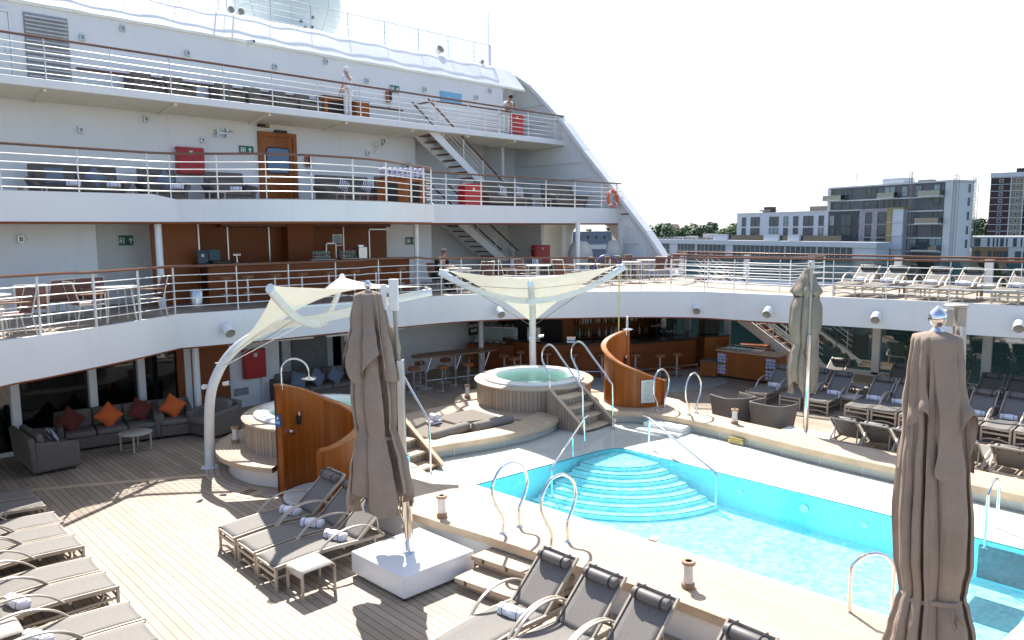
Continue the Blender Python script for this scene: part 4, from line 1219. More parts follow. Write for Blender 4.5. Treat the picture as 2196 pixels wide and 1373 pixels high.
# ============================================================ sun loungers
def lounger_proto(sling, ang=40, blen=.78, label=''):
    t = thing('sun_lounger', label, 'sun lounger', (0, 0, 0), 0, 'sun loungers round the pool')
    hw = .28
    fr = MB()
    prof = [(0, .33), (.35, .352), (.7, .365), (1.0, .355), (1.28, .335), (1.5, .325), (1.72, .32)]
    for s in (-1, 1):
        k = smooth_line([(x, s * hw, z) for x, z in prof], 3)
        for a, b_ in zip(k[:-1], k[1:]): fr.bar(a, b_, .028, .05)
    for x in (.015, .55, 1.05, 1.70): fr.bar((x, -hw, .315), (x, hw, .315), .03, .035)
    fr.build('frame', 'champagne', t)
    for x, z in ((.02, .33), (1.55, .32)):
        for s in (-1, 1):
            MB().bar((x, s * hw, 0), (x, s * hw, z), .03, .045).build('leg', 'champagne', t, smooth=False)
    st = MB()
    st.bar((.02, -hw, .22), (.02, hw, .22), .025, .045)
    k = [(.03, -hw + .56 * i / 8, .05 + .05 * math.sin(PI * i / 8)) for i in range(9)]
    for a, b_ in zip(k[:-1], k[1:]): st.bar(a, b_, .022, .03)
    for s in (-1, 1):
        st.bar((.03, s * hw * .98, .2), (1.55, s * hw * .98, .20), .022, .03)
    st.build('stretcher', 'champagne', t)
    def seat(u, v):
        x = .02 + 1.26 * u
        i = u * 1.0
        z = .352 + .035 * math.sin(PI * min(1, u * 1.05)) - .018 * math.sin(PI * v)
        return (x, -hw + .012 + (2 * hw - .024) * v, z)
    MB().grid(seat, 14, 6).build('seat', sling, t, solid=.008, ang=60)
    ca, sa = math.cos(R(ang)), math.sin(R(ang))
    bx, bz = 1.28, .345
    def back(u, v):
        d = blen * u
        sag = -.02 * math.sin(PI * v) * math.sin(PI * u)
        return (bx + d * ca - sag * sa * -1, -hw + .025 + (2 * hw - .05) * v, bz + d * sa + sag * ca)
    MB().grid(back, 10, 6).build('backrest', sling, t, solid=.008, ang=60)
    bf = MB()
    for s in (-1, 1):
        bf.bar((bx, s * (hw - .015), bz - .005), (bx + blen * ca, s * (hw - .015), bz + blen * sa), .026, .04)
    bf.bar((bx + blen * ca, -hw + .01, bz + blen * sa), (bx + blen * ca, hw - .01, bz + blen * sa), .04, .026)
    for s in (-1, 1):
        bf.bar((bx + .45 * ca, s * (hw - .05), bz + .45 * sa), (1.66, s * (hw - .05), .33), .02, .02)
    bf.build('backrest_frame', 'champagne', t)
    for s in (-1, 1):
        k = smooth_line([(.62, s * (hw + .03), .36), (.78, s * (hw + .04), .50), (.98, s * (hw + .045), .585), (1.2, s * (hw + .045), .60), (1.42, s * (hw + .04), .55), (1.62, s * (hw + .03), .42), (1.70, s * (hw + .02), .32)], 4)
        a_ = MB()
        a_.tube(k, .02, 8, flat=(.7, 1.25))
        a_.build('armrest', 'champagne', t)
    d = blen - .13
    px, pz = bx + d * ca - .055 * sa, bz + d * sa + .055 * ca
    rl = MB(); rl.tube([(px, -.235, pz), (px, -.23, pz), (px, -.20, pz), (px, 0, pz), (px, .20, pz), (px, .23, pz), (px, .235, pz)], [.03, .055, .066, .068, .066, .055, .03], 16)
    h = rl.build('headrest', 'roll', t)
    for y in (-.16, .16):
        sp = MB()
        sp.tube([(px + .07 * math.cos(R(q_)), y, pz + .07 * math.sin(R(q_))) for q_ in range(0, 360, 24)], .006, 5, closed=True, flat=(1, 2))
        sp.bar((px + .05 * ca, y, pz + .07), (bx + blen * ca, y, bz + blen * sa + .015), .02, .006)
        sp.build('strap', 'black', h)
    return t
def rolled_towel_proto():
    def tf(u, v):
        th = 2 * PI * u
        y = -.17 + .34 * v
        e = .92 + .08 * math.sin(PI * v) ** .3
        r = (.072 + .006 * math.sin(3 * th + 9 * v) + .003 * math.sin(11 * th)) * e
        return (r * 1.12 * math.cos(th), y, .066 + r * .95 * math.sin(th))
    b = MB().grid(tf, 36, 12, cu=True)
    o = b.build('rolled_towel', 'towel', None, ang=70)
    ends = MB()
    me = o.data
    bm = bmesh.new(); bm.from_mesh(me)
    bm.edges.ensure_lookup_table()
    bmesh.ops.holes_fill(bm, edges=[e for e in bm.edges if e.is_boundary])
    bm.to_mesh(me); bm.free()
    return o
LP = lounger_proto('mesh')
LU = lounger_proto('mesh_up', 32, .80)
TW = rolled_towel_proto()
used = {'l': False, 'u': False, 't': False}
jit = random.Random(8)
def put_lounger(x, y, rz, label, group, kind='l', skip=()):
    rz += R(jit.uniform(-1.6, 1.6)); x += jit.uniform(-.03, .03)
    src = LP if kind == 'l' else LU
    z = 0 if kind == 'l' else 2.91
    if not used[kind] and not skip:
        used[kind] = True
        src.location = (x, y, z); src.rotation_euler = (0, 0, rz); src['label'] = label; src['group'] = group
        return src
    return copy_tree(src, (x, y, z), rz, label, group, skip)
def put_towel(x, y, z, rz, label, group='rolled towels on the loungers'):
    o = TW if not used['t'] else TW.copy()
    if used['t']: COL.objects.link(o)
    used['t'] = True
    o.location = (x, y, z); o.rotation_euler = (0, 0, rz)
    return tag(o, label, 'towel', group)
rnd = random.Random(4)
g1 = 'three loungers beside the white parasol base'
for y, nm in ((10.61, 'first of three grey loungers left of the white base, nearest the curved screen'), (9.92, 'middle one of three grey loungers left of the white parasol base'), (9.26, 'grey lounger directly beside the small side table and white base')):
    put_lounger(4.31, y, 0, nm, g1)
put_towel(5.36, 10.57, .345, .35, 'rolled towel on the lounger nearest the curved screen')
put_towel(5.36, 9.88, .345, .55, 'rolled towel on the middle lounger beside the white base')
put_towel(5.36, 9.22, .345, .3, 'rolled towel on the lounger by the small side table')
g2 = 'foreground loungers along the pool steps'
for y, nm in ((5.83, 'foreground lounger with a towel, next to the teak steps'), (5.15, 'second foreground lounger from the teak steps, without a towel'), (4.47, 'third foreground lounger from the teak steps'), (3.38, 'foreground lounger of which only the headrest shows at the bottom edge')):
    put_lounger(4.68, y, 0, nm, g2)
put_towel(5.66, 5.85, .345, .2, 'rolled towel on the foreground lounger by the teak steps')
g3 = 'loungers in a column at the left edge'
for i, (x, y) in enumerate(((2.72, 14.7), (2.72, 14.07), (2.70, 13.1), (2.69, 12.49), (2.67, 11.86), (2.64, 10.82), (2.65, 10.19), (2.61, 9.11), (2.58, 8.49))):
    od = ('farthest', 'second farthest', 'third farthest', 'fourth farthest', 'fifth farthest', 'sixth farthest', 'third nearest', 'second nearest', 'nearest')[i]
    put_lounger(x, y, PI, '%s lounger of the column with only its foot end showing at the left edge' % od, g3)
put_towel(1.62, 10.2, .345, .3, 'rolled towel at the left edge, on the third nearest lounger there')
put_towel(1.60, 9.1, .345, .4, 'rolled towel at the left edge near the bottom corner')
g4 = 'front row of loungers on the starboard side'
fr_ = ((18.62, 9.65, 'nearest the towel station'), (18.9, 8.80, 'half hidden behind the slim parasol'), (18.82, 8.05, 'just right of the slim parasol'), (18.8, 7.05, 'third counted right from the slim parasol'), (18.85, 6.42, 'fourth counted right from the slim parasol'), (18.8, 5.75, 'at the left edge of the big parasol'), (18.84, 4.72, 'at the right edge of the big parasol'), (18.95, 4.08, 'near the right edge of the photo'), (18.95, 3.44, 'cut off by the right edge of the photo'))
for x, y, nm in fr_:
    put_lounger(x, y, 0, 'grey lounger of the starboard front row, ' + nm, g4)
for x, y, nm in ((19.54, 9.6, 'nearest the towel station'), (19.7, 8.0, 'just right of the slim parasol'), (19.8, 7.02, 'third right from the slim parasol'), (19.8, 6.4, 'fourth right from the slim parasol'), (19.85, 4.70, 'at the right edge of the big parasol'), (19.9, 4.06, 'near the right edge of the photo')):
    put_towel(x + .1, y, .345, .08, 'rolled towel on the starboard front row lounger ' + nm)
g5 = 'back row of loungers on the starboard side'
for x, y, nm in ((21.2, 7.35, 'left of the big parasol'), (21.3, 5.9, 'hidden beside the big parasol'), (21.35, 5.15, 'right of the big parasol'), (21.4, 4.5, 'at the right edge of the photo'), (20.9, 9.1, 'behind the slim parasol')):
    put_lounger(x, y, 0, 'back row lounger by the glass windbreak, ' + nm, g5)
for x, y, nm in ((22.35, 7.4, 'left of the big parasol'), (22.4, 5.15, 'right of the big parasol'), (22.5, 4.5, 'at the right edge of the photo')):
    put_towel(x, y, .345, .1, 'rolled towel on the back row lounger ' + nm)
g6 = 'loungers with their backs to the pool'
for x, y, nm in ((17.3, 6.05, 'first right of the slim parasol'), (17.3, 5.38, 'second right of the slim parasol'), (17.3, 4.74, 'just left of the big parasol'), (17.3, 3.82, 'just right of the big parasol'), (17.3, 3.1, 'at the right edge of the photo')):
    put_lounger(x, y, PI, 'lounger turned with its back to the pool, ' + nm, g6)
put_towel(16.2, 3.1, .345, .05, 'rolled towel on the lounger turned away at the right edge')
g7 = 'pale loungers on the starboard upper terrace'
for x, y, nm in ((20.98, 8.33, 'leftmost'), (20.98, 7.58, 'second from left'), (21.0, 6.48, 'middle'), (21.05, 5.73, 'fourth from left'), (21.1, 4.55, 'rightmost in view'), (21.1, 3.8, 'past the right edge')):
    put_lounger(x, y, 0, 'pale lounger on the terrace above the starboard side, ' + nm, g7, 'u')
    put_towel(x + 1.05, y, 3.265, .1, 'white towel on the terrace lounger, ' + nm)

# side tables between loungers
def side_table(x, y, z, label, rz=0):
    t = thing('side_table', label, 'side table', (x, y, z), rz, 'side tables between the loungers')
    def top(u, v):
        x_ = -.25 + .5 * u
        e = abs(x_) - .19
        zz = .40 if e < 0 else .40 - .06 * (1 - math.sqrt(max(0, 1 - (e / .06) ** 2)))
        return (x_, -.22 + .44 * v, zz)
    MB().grid(top, 20, 2).build('top', plain('table_top_paint', (.55, .50, .44), .35, var=.05), t, solid=.015)
    for sx in (-1, 1):
        for sy in (-1, 1):
            MB().bar((sx * .235, sy * .20, 0), (sx * .235, sy * .20, .345), .03, .035).build('leg', 'champagne', t, smooth=False)
    b = MB()
    for sx in (-1, 1):
        b.bar((sx * .235, -.2, .05), (sx * .235, .2, .05), .02, .025); b.bar((sx * .235, -.2, .32), (sx * .235, .2, .32), .02, .025)
    b.build('stretcher', 'champagne', t)
    return t
ST = side_table(4.66, 8.68, 0, 'small pale side table beside the white parasol base')
for x, y, z, nm in ((1.3, 9.6, 0, 'small pale side table between the loungers at the lower left edge'), (21.5, 8.0, 0, 'side table behind the slim parasol on the starboard side'), (19.9, 7.55, 0, 'side table between front row loungers on the starboard side'), (22.2, 7.03, 2.91, 'side table between the terrace loungers, left one'), (22.2, 5.15, 2.91, 'side table between the terrace loungers, right one'), (23.9, 7.7, 0, 'pale narrow table in front of the glass windbreak')):
    copy_tree(ST, (x, y, z), 0, nm)
# lanterns
def lantern_proto():
    t = thing('lantern', '', 'lantern', (0, 0, 0), 0, 'candle lanterns')
    wd = plain('lantern_wood', (.33, .20, .12), .5, var=.2)
    MB().lathe([(0, 0), (.078, 0), (.082, .015), (.082, .055), (.07, .065), (0, .065)], n=28).build('base', wd, t)
    MB().lathe([(.06, .065), (.062, .12), (.056, .19), (.062, .30), (.060, .30)], n=28).build('glass', 'glass_pot', t)
    MB().lathe([(0, .066), (.042, .066), (.042, .215), (.03, .225), (0, .225)], n=20).build('candle', 'candle', t)
    MB().lathe([(.04, .30), (.085, .30), (.085, .325), (.075, .335), (.04, .335)], n=28).build('rim', wd, t)
    return t
LT = lantern_proto()
for i, (x, y, z, nm) in enumerate(((7.46, 4.65, .50, 'candle lantern on the teak edge right of the foreground loungers'), (6.76, 8.5, .50, 'candle lantern on the teak edge behind the white parasol base'), (14.76, 8.12, .50, 'candle lantern on the far pool edge by the wicker chairs'), (6.33, 14.75, .465, 'candle lantern on the step ring of the left hot tub'), (12.45, 14.5, .45, 'candle lantern on the step ring of the turquoise hot tub'))):
    if i == 0: LT.location = (x, y, z); LT['label'] = nm
    else: copy_tree(LT, (x, y, z), 0, nm)
# small things on the pool edge
tag(MB().obox((8.28, 5.72, .53), (.14, .12, .03), .2).build('wood_block', 'cop_face', None, bevel=.004), 'small wooden block lying at the near pool edge', 'block')
# ============================================================ furniture builders
def puff(w, h, t, n=14):
    def f(side):
        def g(u, v):
            a, b = 2 * u - 1, 2 * v - 1
            k = (1 - a * a) ** .45 * (1 - b * b) ** .45
            pin = 1 - .10 * (abs(a * b)) * 0 
            ex = 1 + .06 * abs(a) * abs(b) - .05 * (1 - abs(a)) * abs(b) - .05 * (1 - abs(b)) * abs(a)
            return (a * w / 2 * ex, side * (k * t / 2), b * h / 2 * ex)
        return g
    return MB().grid(f(1), n, n).grid(f(-1), n, n)
def pillow(loc, rz, tilt, roll, mat, label, group='scatter cushions', s=.44):
    o = puff(s, s, .17).build('cushion', mat, None, ang=70)
    o.location = loc; o.rotation_euler = (tilt, roll, rz)
    return tag(o, label, 'cushion', group)
def sofa(x, y, z, w, d, rz, label, seats=2, group='wicker lounge furniture', h=.78, flare=.0, legs=.06, mats=('sofa', 'sofa_cush'), name='sofa', cat='sofa'):
    """front faces local -y"""
    t = thing(name, label, cat, (x, y, z), rz, group)
    a = .13
    MB().box(-w / 2 + a, -d / 2, legs, w / 2 - a, d / 2 - .12, .30).build('base', mats[0], t, bevel=.02)
    bk = MB()
    bk.add([(-w / 2 + .02, d / 2 - .14, legs), (w / 2 - .02, d / 2 - .14, legs), (w / 2 - .02, d / 2, legs), (-w / 2 + .02, d / 2, legs), (-w / 2 + .02, d / 2 - .06, h), (w / 2 - .02, d / 2 - .06, h), (w / 2 - .02, d / 2 + .06, h), (-w / 2 + .02, d / 2 + .06, h)], [(0, 1, 5, 4), (1, 2, 6, 5), (2, 3, 7, 6), (3, 0, 4, 7), (4, 5, 6, 7), (0, 3, 2, 1)])
    bk.build('backrest', mats[0], t, bevel=.04)
    for s in (-1, 1):
        def arm(u, v, s=s):
            yy = -d / 2 + u * (d - .06)
            top = .58 + .10 * u
            zz = legs + (top - legs) * v
            return (s * (w / 2 - a / 2 + flare * max(0, v - .4) ** 1.5), yy, zz)
        MB().grid(arm, 8, 8).build('arm', mats[0], t, solid=a, bevel=.03, ang=60)
    sw = (w - 2 * a) / seats
    for i in range(seats):
        x0 = -w / 2 + a + i * sw
        MB().box(x0 + .008, -d / 2 - .01, .30, x0 + sw - .008, d / 2 - .16, .43).build('seat_cushion', mats[1], t, bevel=.045)
        q = MB().obox((x0 + sw / 2, d / 2 - .20, .60), (sw - .02, .14, .40), 0, R(-12)).build('back_cushion', mats[1], t, bevel=.05)
    for sx in (-1, 1):
        for sy in (-1, 1):
            MB().cyl((sx * (w / 2 - .1), sy * (d / 2 - .1), 0), (sx * (w / 2 - .1), sy * (d / 2 - .1), legs + .01), .02, n=8).build('leg', 'black', t)
    return t
# port corner lounge on the pool deck
sofa(4.98, 18.38, 0, 2.15, .86, R(-8), 'long dark wicker sofa with maroon and orange cushions against the lounge windows', 3, legs=.05)
sofa(6.28, 18.12, 0, .86, .84, R(-14), 'dark wicker armchair with an orange cushion beside the long sofa', 1, name='armchair', cat='armchair')
sofa(6.98, 17.42, 0, .95, .86, R(-75), 'dark wicker armchair turned sideways behind the foot of the left canopy mast', 1, name='armchair', cat='armchair')
sofa(3.52, 17.55, 0, 1.55, .84, R(92), 'dark wicker two seat sofa with its arm towards the camera at the left', 2, name='sofa')
pillow((4.2, 18.42, .66), R(-10), R(-22), R(42), 'maroon', 'maroon cushion at the left end of the long wicker sofa')
pillow((4.95, 18.28, .66), R(-10), R(-22), R(48), 'orange', 'orange cushion in the middle of the long wicker sofa')
pillow((5.62, 18.26, .67), R(-5), R(-20), R(30), 'maroon', 'maroon cushion at the right end of the long wicker sofa')
pillow((6.28, 18.06, .68), R(-16), R(-20), R(38), 'orange', 'orange cushion on the wicker armchair beside the long sofa')
pillow((3.6, 17.3, .62), R(80), R(-25), R(10), 'striped', 'striped blue and white cushion on the left two seat sofa')
ct = thing('coffee_table', 'small round beige coffee table in front of the long wicker sofa', 'coffee table', (5.17, 17.25, 0))
MB().lathe([(0, .425), (.33, .425), (.345, .415), (.33, .40), (0, .40)], n=40).build('top', bpy.data.materials['table_top_paint'], ct)
for i in range(4):
    a = R(45 + 90 * i + 20)
    MB().bar((.30 * math.cos(a), .30 * math.sin(a), .40), (.30 * math.cos(a), .30 * math.sin(a), .02), .04, .014).build('leg', 'champagne', ct, smooth=False)
b = MB()
for i in range(2):
    a = R(65 + 90 * i)
    b.bar((.30 * math.cos(a), .30 * math.sin(a), .03 + i * .004), (-.30 * math.cos(a), -.30 * math.sin(a), .03 + i * .004), .03, .014)
b.build('cross_foot', 'champagne', ct)
# dark corner sofa with blue cushions behind the left tub
sofa(10.6, 19.1, 0, 2.4, .9, R(-4), 'dark corner sofa with three blue cushions in the shade behind the curved screen', 3)
for x, y, r_, nm in ((9.98, 18.85, 20, 'left'), (10.55, 18.8, 45, 'middle'), (11.1, 18.75, 40, 'right')):
    pillow((x, y, .66), R(-4), R(-22), R(r_), 'blue_cloth', 'blue cushion on the dark corner sofa, %s of three' % nm)
wf = thing('wet_floor_sign', 'folded yellow floor sign standing in the dark recess behind the sofa', 'floor sign', (10.0, 20.5, 0))
for s in (-1, 1):
    MB().add([(-.15, s * .14, 0), (.15, s * .14, 0), (.11, s * .015, .66), (-.11, s * .015, .66)], [(0, 1, 2, 3)]).build('board', 'yellow', wf, solid=.012)
# day bed pads on the arc between the tubs
for i, (cx_, cy_, rz_) in enumerate(((9.75, 12.75, R(6)), (10.98, 12.6, R(-3)))):
    t = thing('sunbed_pad', ('left' if i == 0 else 'right') + ' grey sunbathing pad with a bolster on the teak platform between the hot tubs', 'sunbathing pad', (cx_, cy_, .405), rz_, 'sunbathing pads between the hot tubs')
    MB().box(-.56, -.75, 0, .56, .75, .10).build('pad', 'sofa_cush', t, bevel=.03)
    MB().tube([(-.56, -.72, .13), (-.55, -.72, .13), (-.5, -.72, .13), (.5, -.72, .13), (.55, -.72, .13), (.56, -.72, .13)], [.05, .09, .11, .11, .09, .05], 18).build('bolster', plain('bolster_%d' % i, (.21, .185, .16), .8), t)
dt = thing('folded_towels', 'white towels, one rolled on one folded, on the sunbathing pad', 'towels', (10.05, 12.85, .505))
MB().box(-.16, -.11, 0, .16, .11, .09).build('folded_towel', 'towel', dt, bevel=.03)
MB().tube([(0, -.12, .16), (0, -.11, .16), (0, .11, .16), (0, .12, .16)], [.05, .075, .075, .05], 18).build('towel_roll', 'towel', dt)

# wicker tub chairs on the far pool edge
def tub_chair(x, y, rz, label):
    t = thing('wicker_chair', label, 'tub chair', (x, y, 0), rz, 'wicker chairs by the far pool edge')
    path = []
    for i in range(25):
        f = i / 24
        if f < .3: p = (.40 - .62 * f / .3, -.40)
        elif f > .7: p = (-.22 + .62 * (f - .7) / .3, .40)
        else:
            a = R(-90 - 180 * (f - .3) / .4); p = (-.22 + .16 * math.cos(a) * 1.2, .40 * math.sin(a))
        path.append(p)
    def sh(u, v):
        i = min(int(u * 24), 23); g = u * 24 - i
        p = (path[i][0] + (path[i + 1][0] - path[i][0]) * g, path[i][1] + (path[i + 1][1] - path[i][1]) * g)
        zt = .76 - .02 * math.cos(u * 2 * PI)
        f = .86 + .18 * v
        return (p[0] * f, p[1] * f, .10 + (zt - .10) * v)
    MB().grid(sh, 48, 8).build('shell', plain('wicker_shell', (.135, .118, .105), .8, var=.2, scale=40, bump=.6, bscale=220), t, solid=.045, bevel=.012, ang=60)
    MB().box(-.28, -.33, .10, .36, .33, .36).build('seat_base', 'sofa', t, bevel=.02)
    MB().box(-.24, -.31, .36, .37, .31, .45).build('seat_cushion', 'sofa_cush', t, bevel=.03)
    for sx in (-.24, .3):
        for sy in (-.28, .28):
            MB().cyl((sx, sy, 0), (sx, sy, .11), .02, n=8).build('leg', 'black', t)
tub_chair(16.28, 8.98, R(62), 'wicker tub chair showing its dark inside, beside the far pool edge')
tub_chair(16.22, 7.98, R(-4), 'wicker tub chair seen from behind, left of the slim parasol')

# bar stools (pool level, brown round seats) and long high table
def stool_proto(name, seat_mat, h, label, group):
    t = thing(name, label, 'bar stool', (0, 0, 0), 0, group)
    MB().lathe([(0, h), (.15, h), (.175, h - .02), (.178, h - .07), (.165, h - .10), (0, h - .10)], n=28).build('seat', seat_mat, t)
    MB().lathe([(0, 0), (.20, 0), (.205, .012), (.05, .03), (.032, .05), (.032, h - .1)], n=24).build('column', 'steel', t)
    f = MB().tube([(.16 * math.cos(R(a)), .16 * math.sin(R(a)), .28) for a in range(0, 360, 20)], .011, 6, closed=True)
    for a in (0, 120, 240): f.cyl((0, 0, .27), (.16 * math.cos(R(a)), .16 * math.sin(R(a)), .28), .008, n=6)
    f.build('foot_ring', 'steel', t)
    return t
M['seat_tan'] = plain('tan_leather', (.28, .115, .045), .4, var=.15)
BS = stool_proto('bar_stool', 'seat_tan', .78, 'brown bar stool at the left end of the long high table, nearest the camera', 'brown bar stools round the long high table')
BS.location = (13.07, 17.65, 0)
for x, y, nm in ((13.75, 17.14, 'second along the near side of the long high table'), (14.62, 16.98, 'third along the near side of the long high table'), (12.95, 18.3, 'behind the parasol pole at the long high table'), (13.72, 18.2, 'first along the far side of the long high table'), (14.65, 18.1, 'second along the far side of the long high table'), (15.5, 17.95, 'third along the far side of the long high table'), (16.35, 16.72, 'at the right end of the long high table, nearer one'), (16.45, 17.3, 'at the right end of the long high table, farther one')):
    copy_tree(BS, (x, y, 0), 0, 'brown bar stool ' + nm)
for i, (x, y) in enumerate(((20.6, 13.46), (20.02, 13.72), (19.55, 14.35), (18.75, 15.1), (18.25, 15.85), (17.75, 16.6), (17.4, 17.5))):
    nm = ('nearest the starboard end of the curved bar', 'second from the starboard end of the curved bar', 'third at the curved bar, just right of the screen', 'fourth at the curved bar, behind the screen', 'fifth at the curved bar, left of the screen', 'sixth at the curved bar, between the tub handrails', 'at the port end of the curved bar')[i]
    copy_tree(BS, (x, y, 0), 0, 'brown bar stool ' + nm, 'brown bar stools at the curved pool bar')
ht = thing('high_table', 'long oval wooden high table on steel legs near the pool bar', 'high table', (14.6, 17.55, 0), R(-14))
def oval(a, b, n=48, p=.75):
    return [(a * math.copysign(abs(math.cos(2 * PI * i / n)) ** p, math.cos(2 * PI * i / n)), b * math.copysign(abs(math.sin(2 * PI * i / n)) ** p, math.sin(2 * PI * i / n))) for i in range(n)]
MB().prism(oval(1.45, .36), 1.0, 1.06).build('top', plain('table_wood', (.20, .10, .055), .35, var=.2), ht, bevel=.012)
for x in (-1.0, .0, 1.0):
    b = MB()
    b.cyl((x, 0, 0), (x, 0, 1.0), .03, n=10); b.cyl((x, 0, .45), (x - .22, 0, 1.0), .02, n=8); b.cyl((x, 0, .45), (x + .22, 0, 1.0), .02, n=8); b.lathe([(0, .02), (.22, .012), (.22, 0)], c=(x, 0, 0), n=20)
    b.build('leg', 'steel', ht)
MB().cyl((-1.0, 0, .25), (1.0, 0, .25), .018, n=8).build('foot_bar', 'steel', ht)

# ============================================================ pool bar
PB = thing('pool_bar', 'curved wooden pool bar with a dark stone counter and lit back shelves', 'bar', (20.6, 16.4, 0))
front = smooth_line([(17.6, 18.6), (17.62, 17.5), (18.05, 16.4), (18.8, 15.4), (19.7, 14.75), (20.8, 14.3), (22.2, 13.75)], 6)
MB().ribbon(front, .0, 1.05, .08).build('front_panel', 'varnish_dark', PB, world=True)
MB().ribbon([(x - .15, y - .15) for x, y in front], 1.05, 1.12, .62).build('counter', 'dark_counter', PB, world=True, bevel=.01)
MB().box(22.12, 13.75, 0, 22.2, 14.7, 1.12).build('end_panel', 'varnish_dark', PB, world=True)
MB().tube([(x - .22, y - .22, .2) for x, y in front], .022, 8).build('foot_rail', 'steel', PB, world=True)
def back_run(a, b, z0, z1, th, nm, mat):
    return MB().ribbon([a, b], z0, z1, th).build(nm, mat, PB, world=True)
BA, BB = Vector((20.15, 17.55)), Vector((23.2, 16.3))
back_run(BA, BB, 0, 2.6, .1, 'back_wall', 'varnish_dark')
dn = (BB - BA).normalized(); nn_ = Vector((dn.y, -dn.x))
for z in (.92, 1.42):
    back_run(BA + nn_ * .26, BB + nn_ * .26, z - .03, z, .24, 'shelf', 'varnish_dark')
back_run(BA + nn_ * .40, BB + nn_ * .40, 0, .88, .36, 'back_counter', 'dark')
back_run(BA + nn_ * .02 - dn * .45, BA + nn_ * .02, 0, 2.6, .3, 'shelf_frame', 'varnish')
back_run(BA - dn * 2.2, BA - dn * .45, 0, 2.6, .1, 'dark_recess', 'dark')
cols = [(.30, .10, .03), (.05, .12, .05), (.62, .60, .55), (.35, .22, .06), (.10, .02, .02), (.5, .5, .48)]
bm_ = [plain('bottle_glass_%d' % i, c, .12, var=.05) for i, c in enumerate(cols)]
bp = []
for i, mt in enumerate(bm_):
    h = .29 + .02 * (i % 3)
    o = MB().lathe([(0, 0), (.036, 0), (.038, .01), (.038, h * .58), (.013, h * .78), (.013, h * .97), (.016, h * .97), (.016, h), (0, h)], n=10).build('bottle', mt, None)
    bp.append(o)
first = [True] * len(bp)
bl = ['amber', 'green', 'clear', 'golden', 'dark red', 'pale']
L_ = (BB - BA).length
for row, z in enumerate((.922, 1.422)):
    for i in range(27):
        k = rnd.randrange(len(bp))
        o = bp[k] if first[k] else bp[k].copy()
        if not first[k]: COL.objects.link(o)
        first[k] = False
        p = BA + dn * (L_ * (i + .6) / 28) + nn_ * (.13 + rnd.uniform(-.05, .05))
        o.location = (p.x, p.y, z)
        tag(o, '%s bottle on the %s shelf behind the pool bar' % (bl[k], ('lower', 'upper')[row]), 'bottle', 'bottles behind the pool bar')
GL = MB().lathe([(0, 0), (.032, .002), (.006, .01), (.006, .075), (.03, .10), (.036, .14), (.031, .18)], n=10).build('wine_glass', 'pane_clear', None)
tag(GL, 'wine glass among those standing at the starboard end of the pool bar', 'wine glass', 'wine glasses on the pool bar')
for i in range(44):
    o = GL if i == 0 else GL.copy()
    if i: COL.objects.link(o)
    o.location = (22.0 + .1 * (i % 11) * .95 + rnd.uniform(-.02, .02) - .4, 14.45 + .11 * (i // 11) - .036 * (i % 11), 1.122)
# stacked glasses rack, till and machines on the bar
def small_box(name, label, cat, loc, size, mat, rz=0, extra=None, bevel=.012):
    t = thing(name, label, cat, loc, rz)
    MB().box(-size[0] / 2, -size[1] / 2, 0, size[0] / 2, size[1] / 2, size[2]).build('body', mat, t, bevel=bevel)
    if extra: extra(t)
    return t
def rack(t):
    b = MB()
    for i in range(5):
        for j in range(3): b.lathe([(.03, .0), (.036, .10), (.03, .10)], c=(-.2 + .1 * i, -.1 + .1 * j, .02), n=10)
    for k in (.13,):
        for i in range(5):
            for j in range(3): b.lathe([(.03, .0), (.036, .10), (.03, .10)], c=(-.2 + .1 * i, -.1 + .1 * j, .02 + k), n=10)
    b.build('tumblers', 'pane_clear', t)
small_box('glass_rack', 'rack of stacked tumblers on the pool bar behind the curved screen', 'glass rack', (19.55, 15.05, 1.12), (.55, .36, .03), 'steel', .5, rack)
def coffee(t):
    MB().box(-.2, -.22, .30, .2, .05, .42).build('hood', 'steel', t, bevel=.02)
    MB().box(-.12, -.24, .12, .12, -.2, .26).build('panel', 'sign_blue', t)
    MB().cyl((-.08, -.2, .2), (-.08, -.3, .2), .025).cyl((.1, -.2, .2), (.1, -.3, .2), .025).build('group_head', 'chrome', t)
small_box('coffee_machine', 'steel coffee machine with a blue front at the port end of the pool bar', 'coffee machine', (18.0, 17.4, 1.12), (.45, .4, .42), 'steel', R(-60), coffee)
small_box('ice_bucket', 'steel bowl and shakers on the pool bar counter', 'ice bucket', (18.6, 16.3, 1.12), (.3, .2, .14), 'chrome', R(-50))
fr0 = small_box('bar_fridge', 'tall black drinks machine at the starboard end of the pool bar', 'drinks machine', (23.0, 13.75, 1.15), (.55, .5, 1.0), 'black', R(-35), lambda t: MB().box(-.12, -.262, .62, .12, -.25, .76).build('badge', 'paper', t))
cb_ = thing('bar_cabinet', 'wooden cabinet end of the pool bar below the black drinks machine', 'cabinet', (22.95, 13.55, 0), R(-35))
MB().box(-.45, -.35, 0, .45, .4, 1.10).build('body', 'varnish', cb_, bevel=.01)
MB().box(-.47, -.37, 1.10, .47, .42, 1.145).build('top', 'dark_counter', cb_)
fz = thing('dark_fridge', 'tall black fridge behind the bartender', 'fridge', (22.6, 15.4, 0), R(-30))
MB().box(-.4, -.3, 0, .4, .3, 2.0).build('body', 'black', fz, bevel=.01)
MB().box(.3, -.34, .8, .33, -.3, 1.4).build('handle', 'steel', fz)
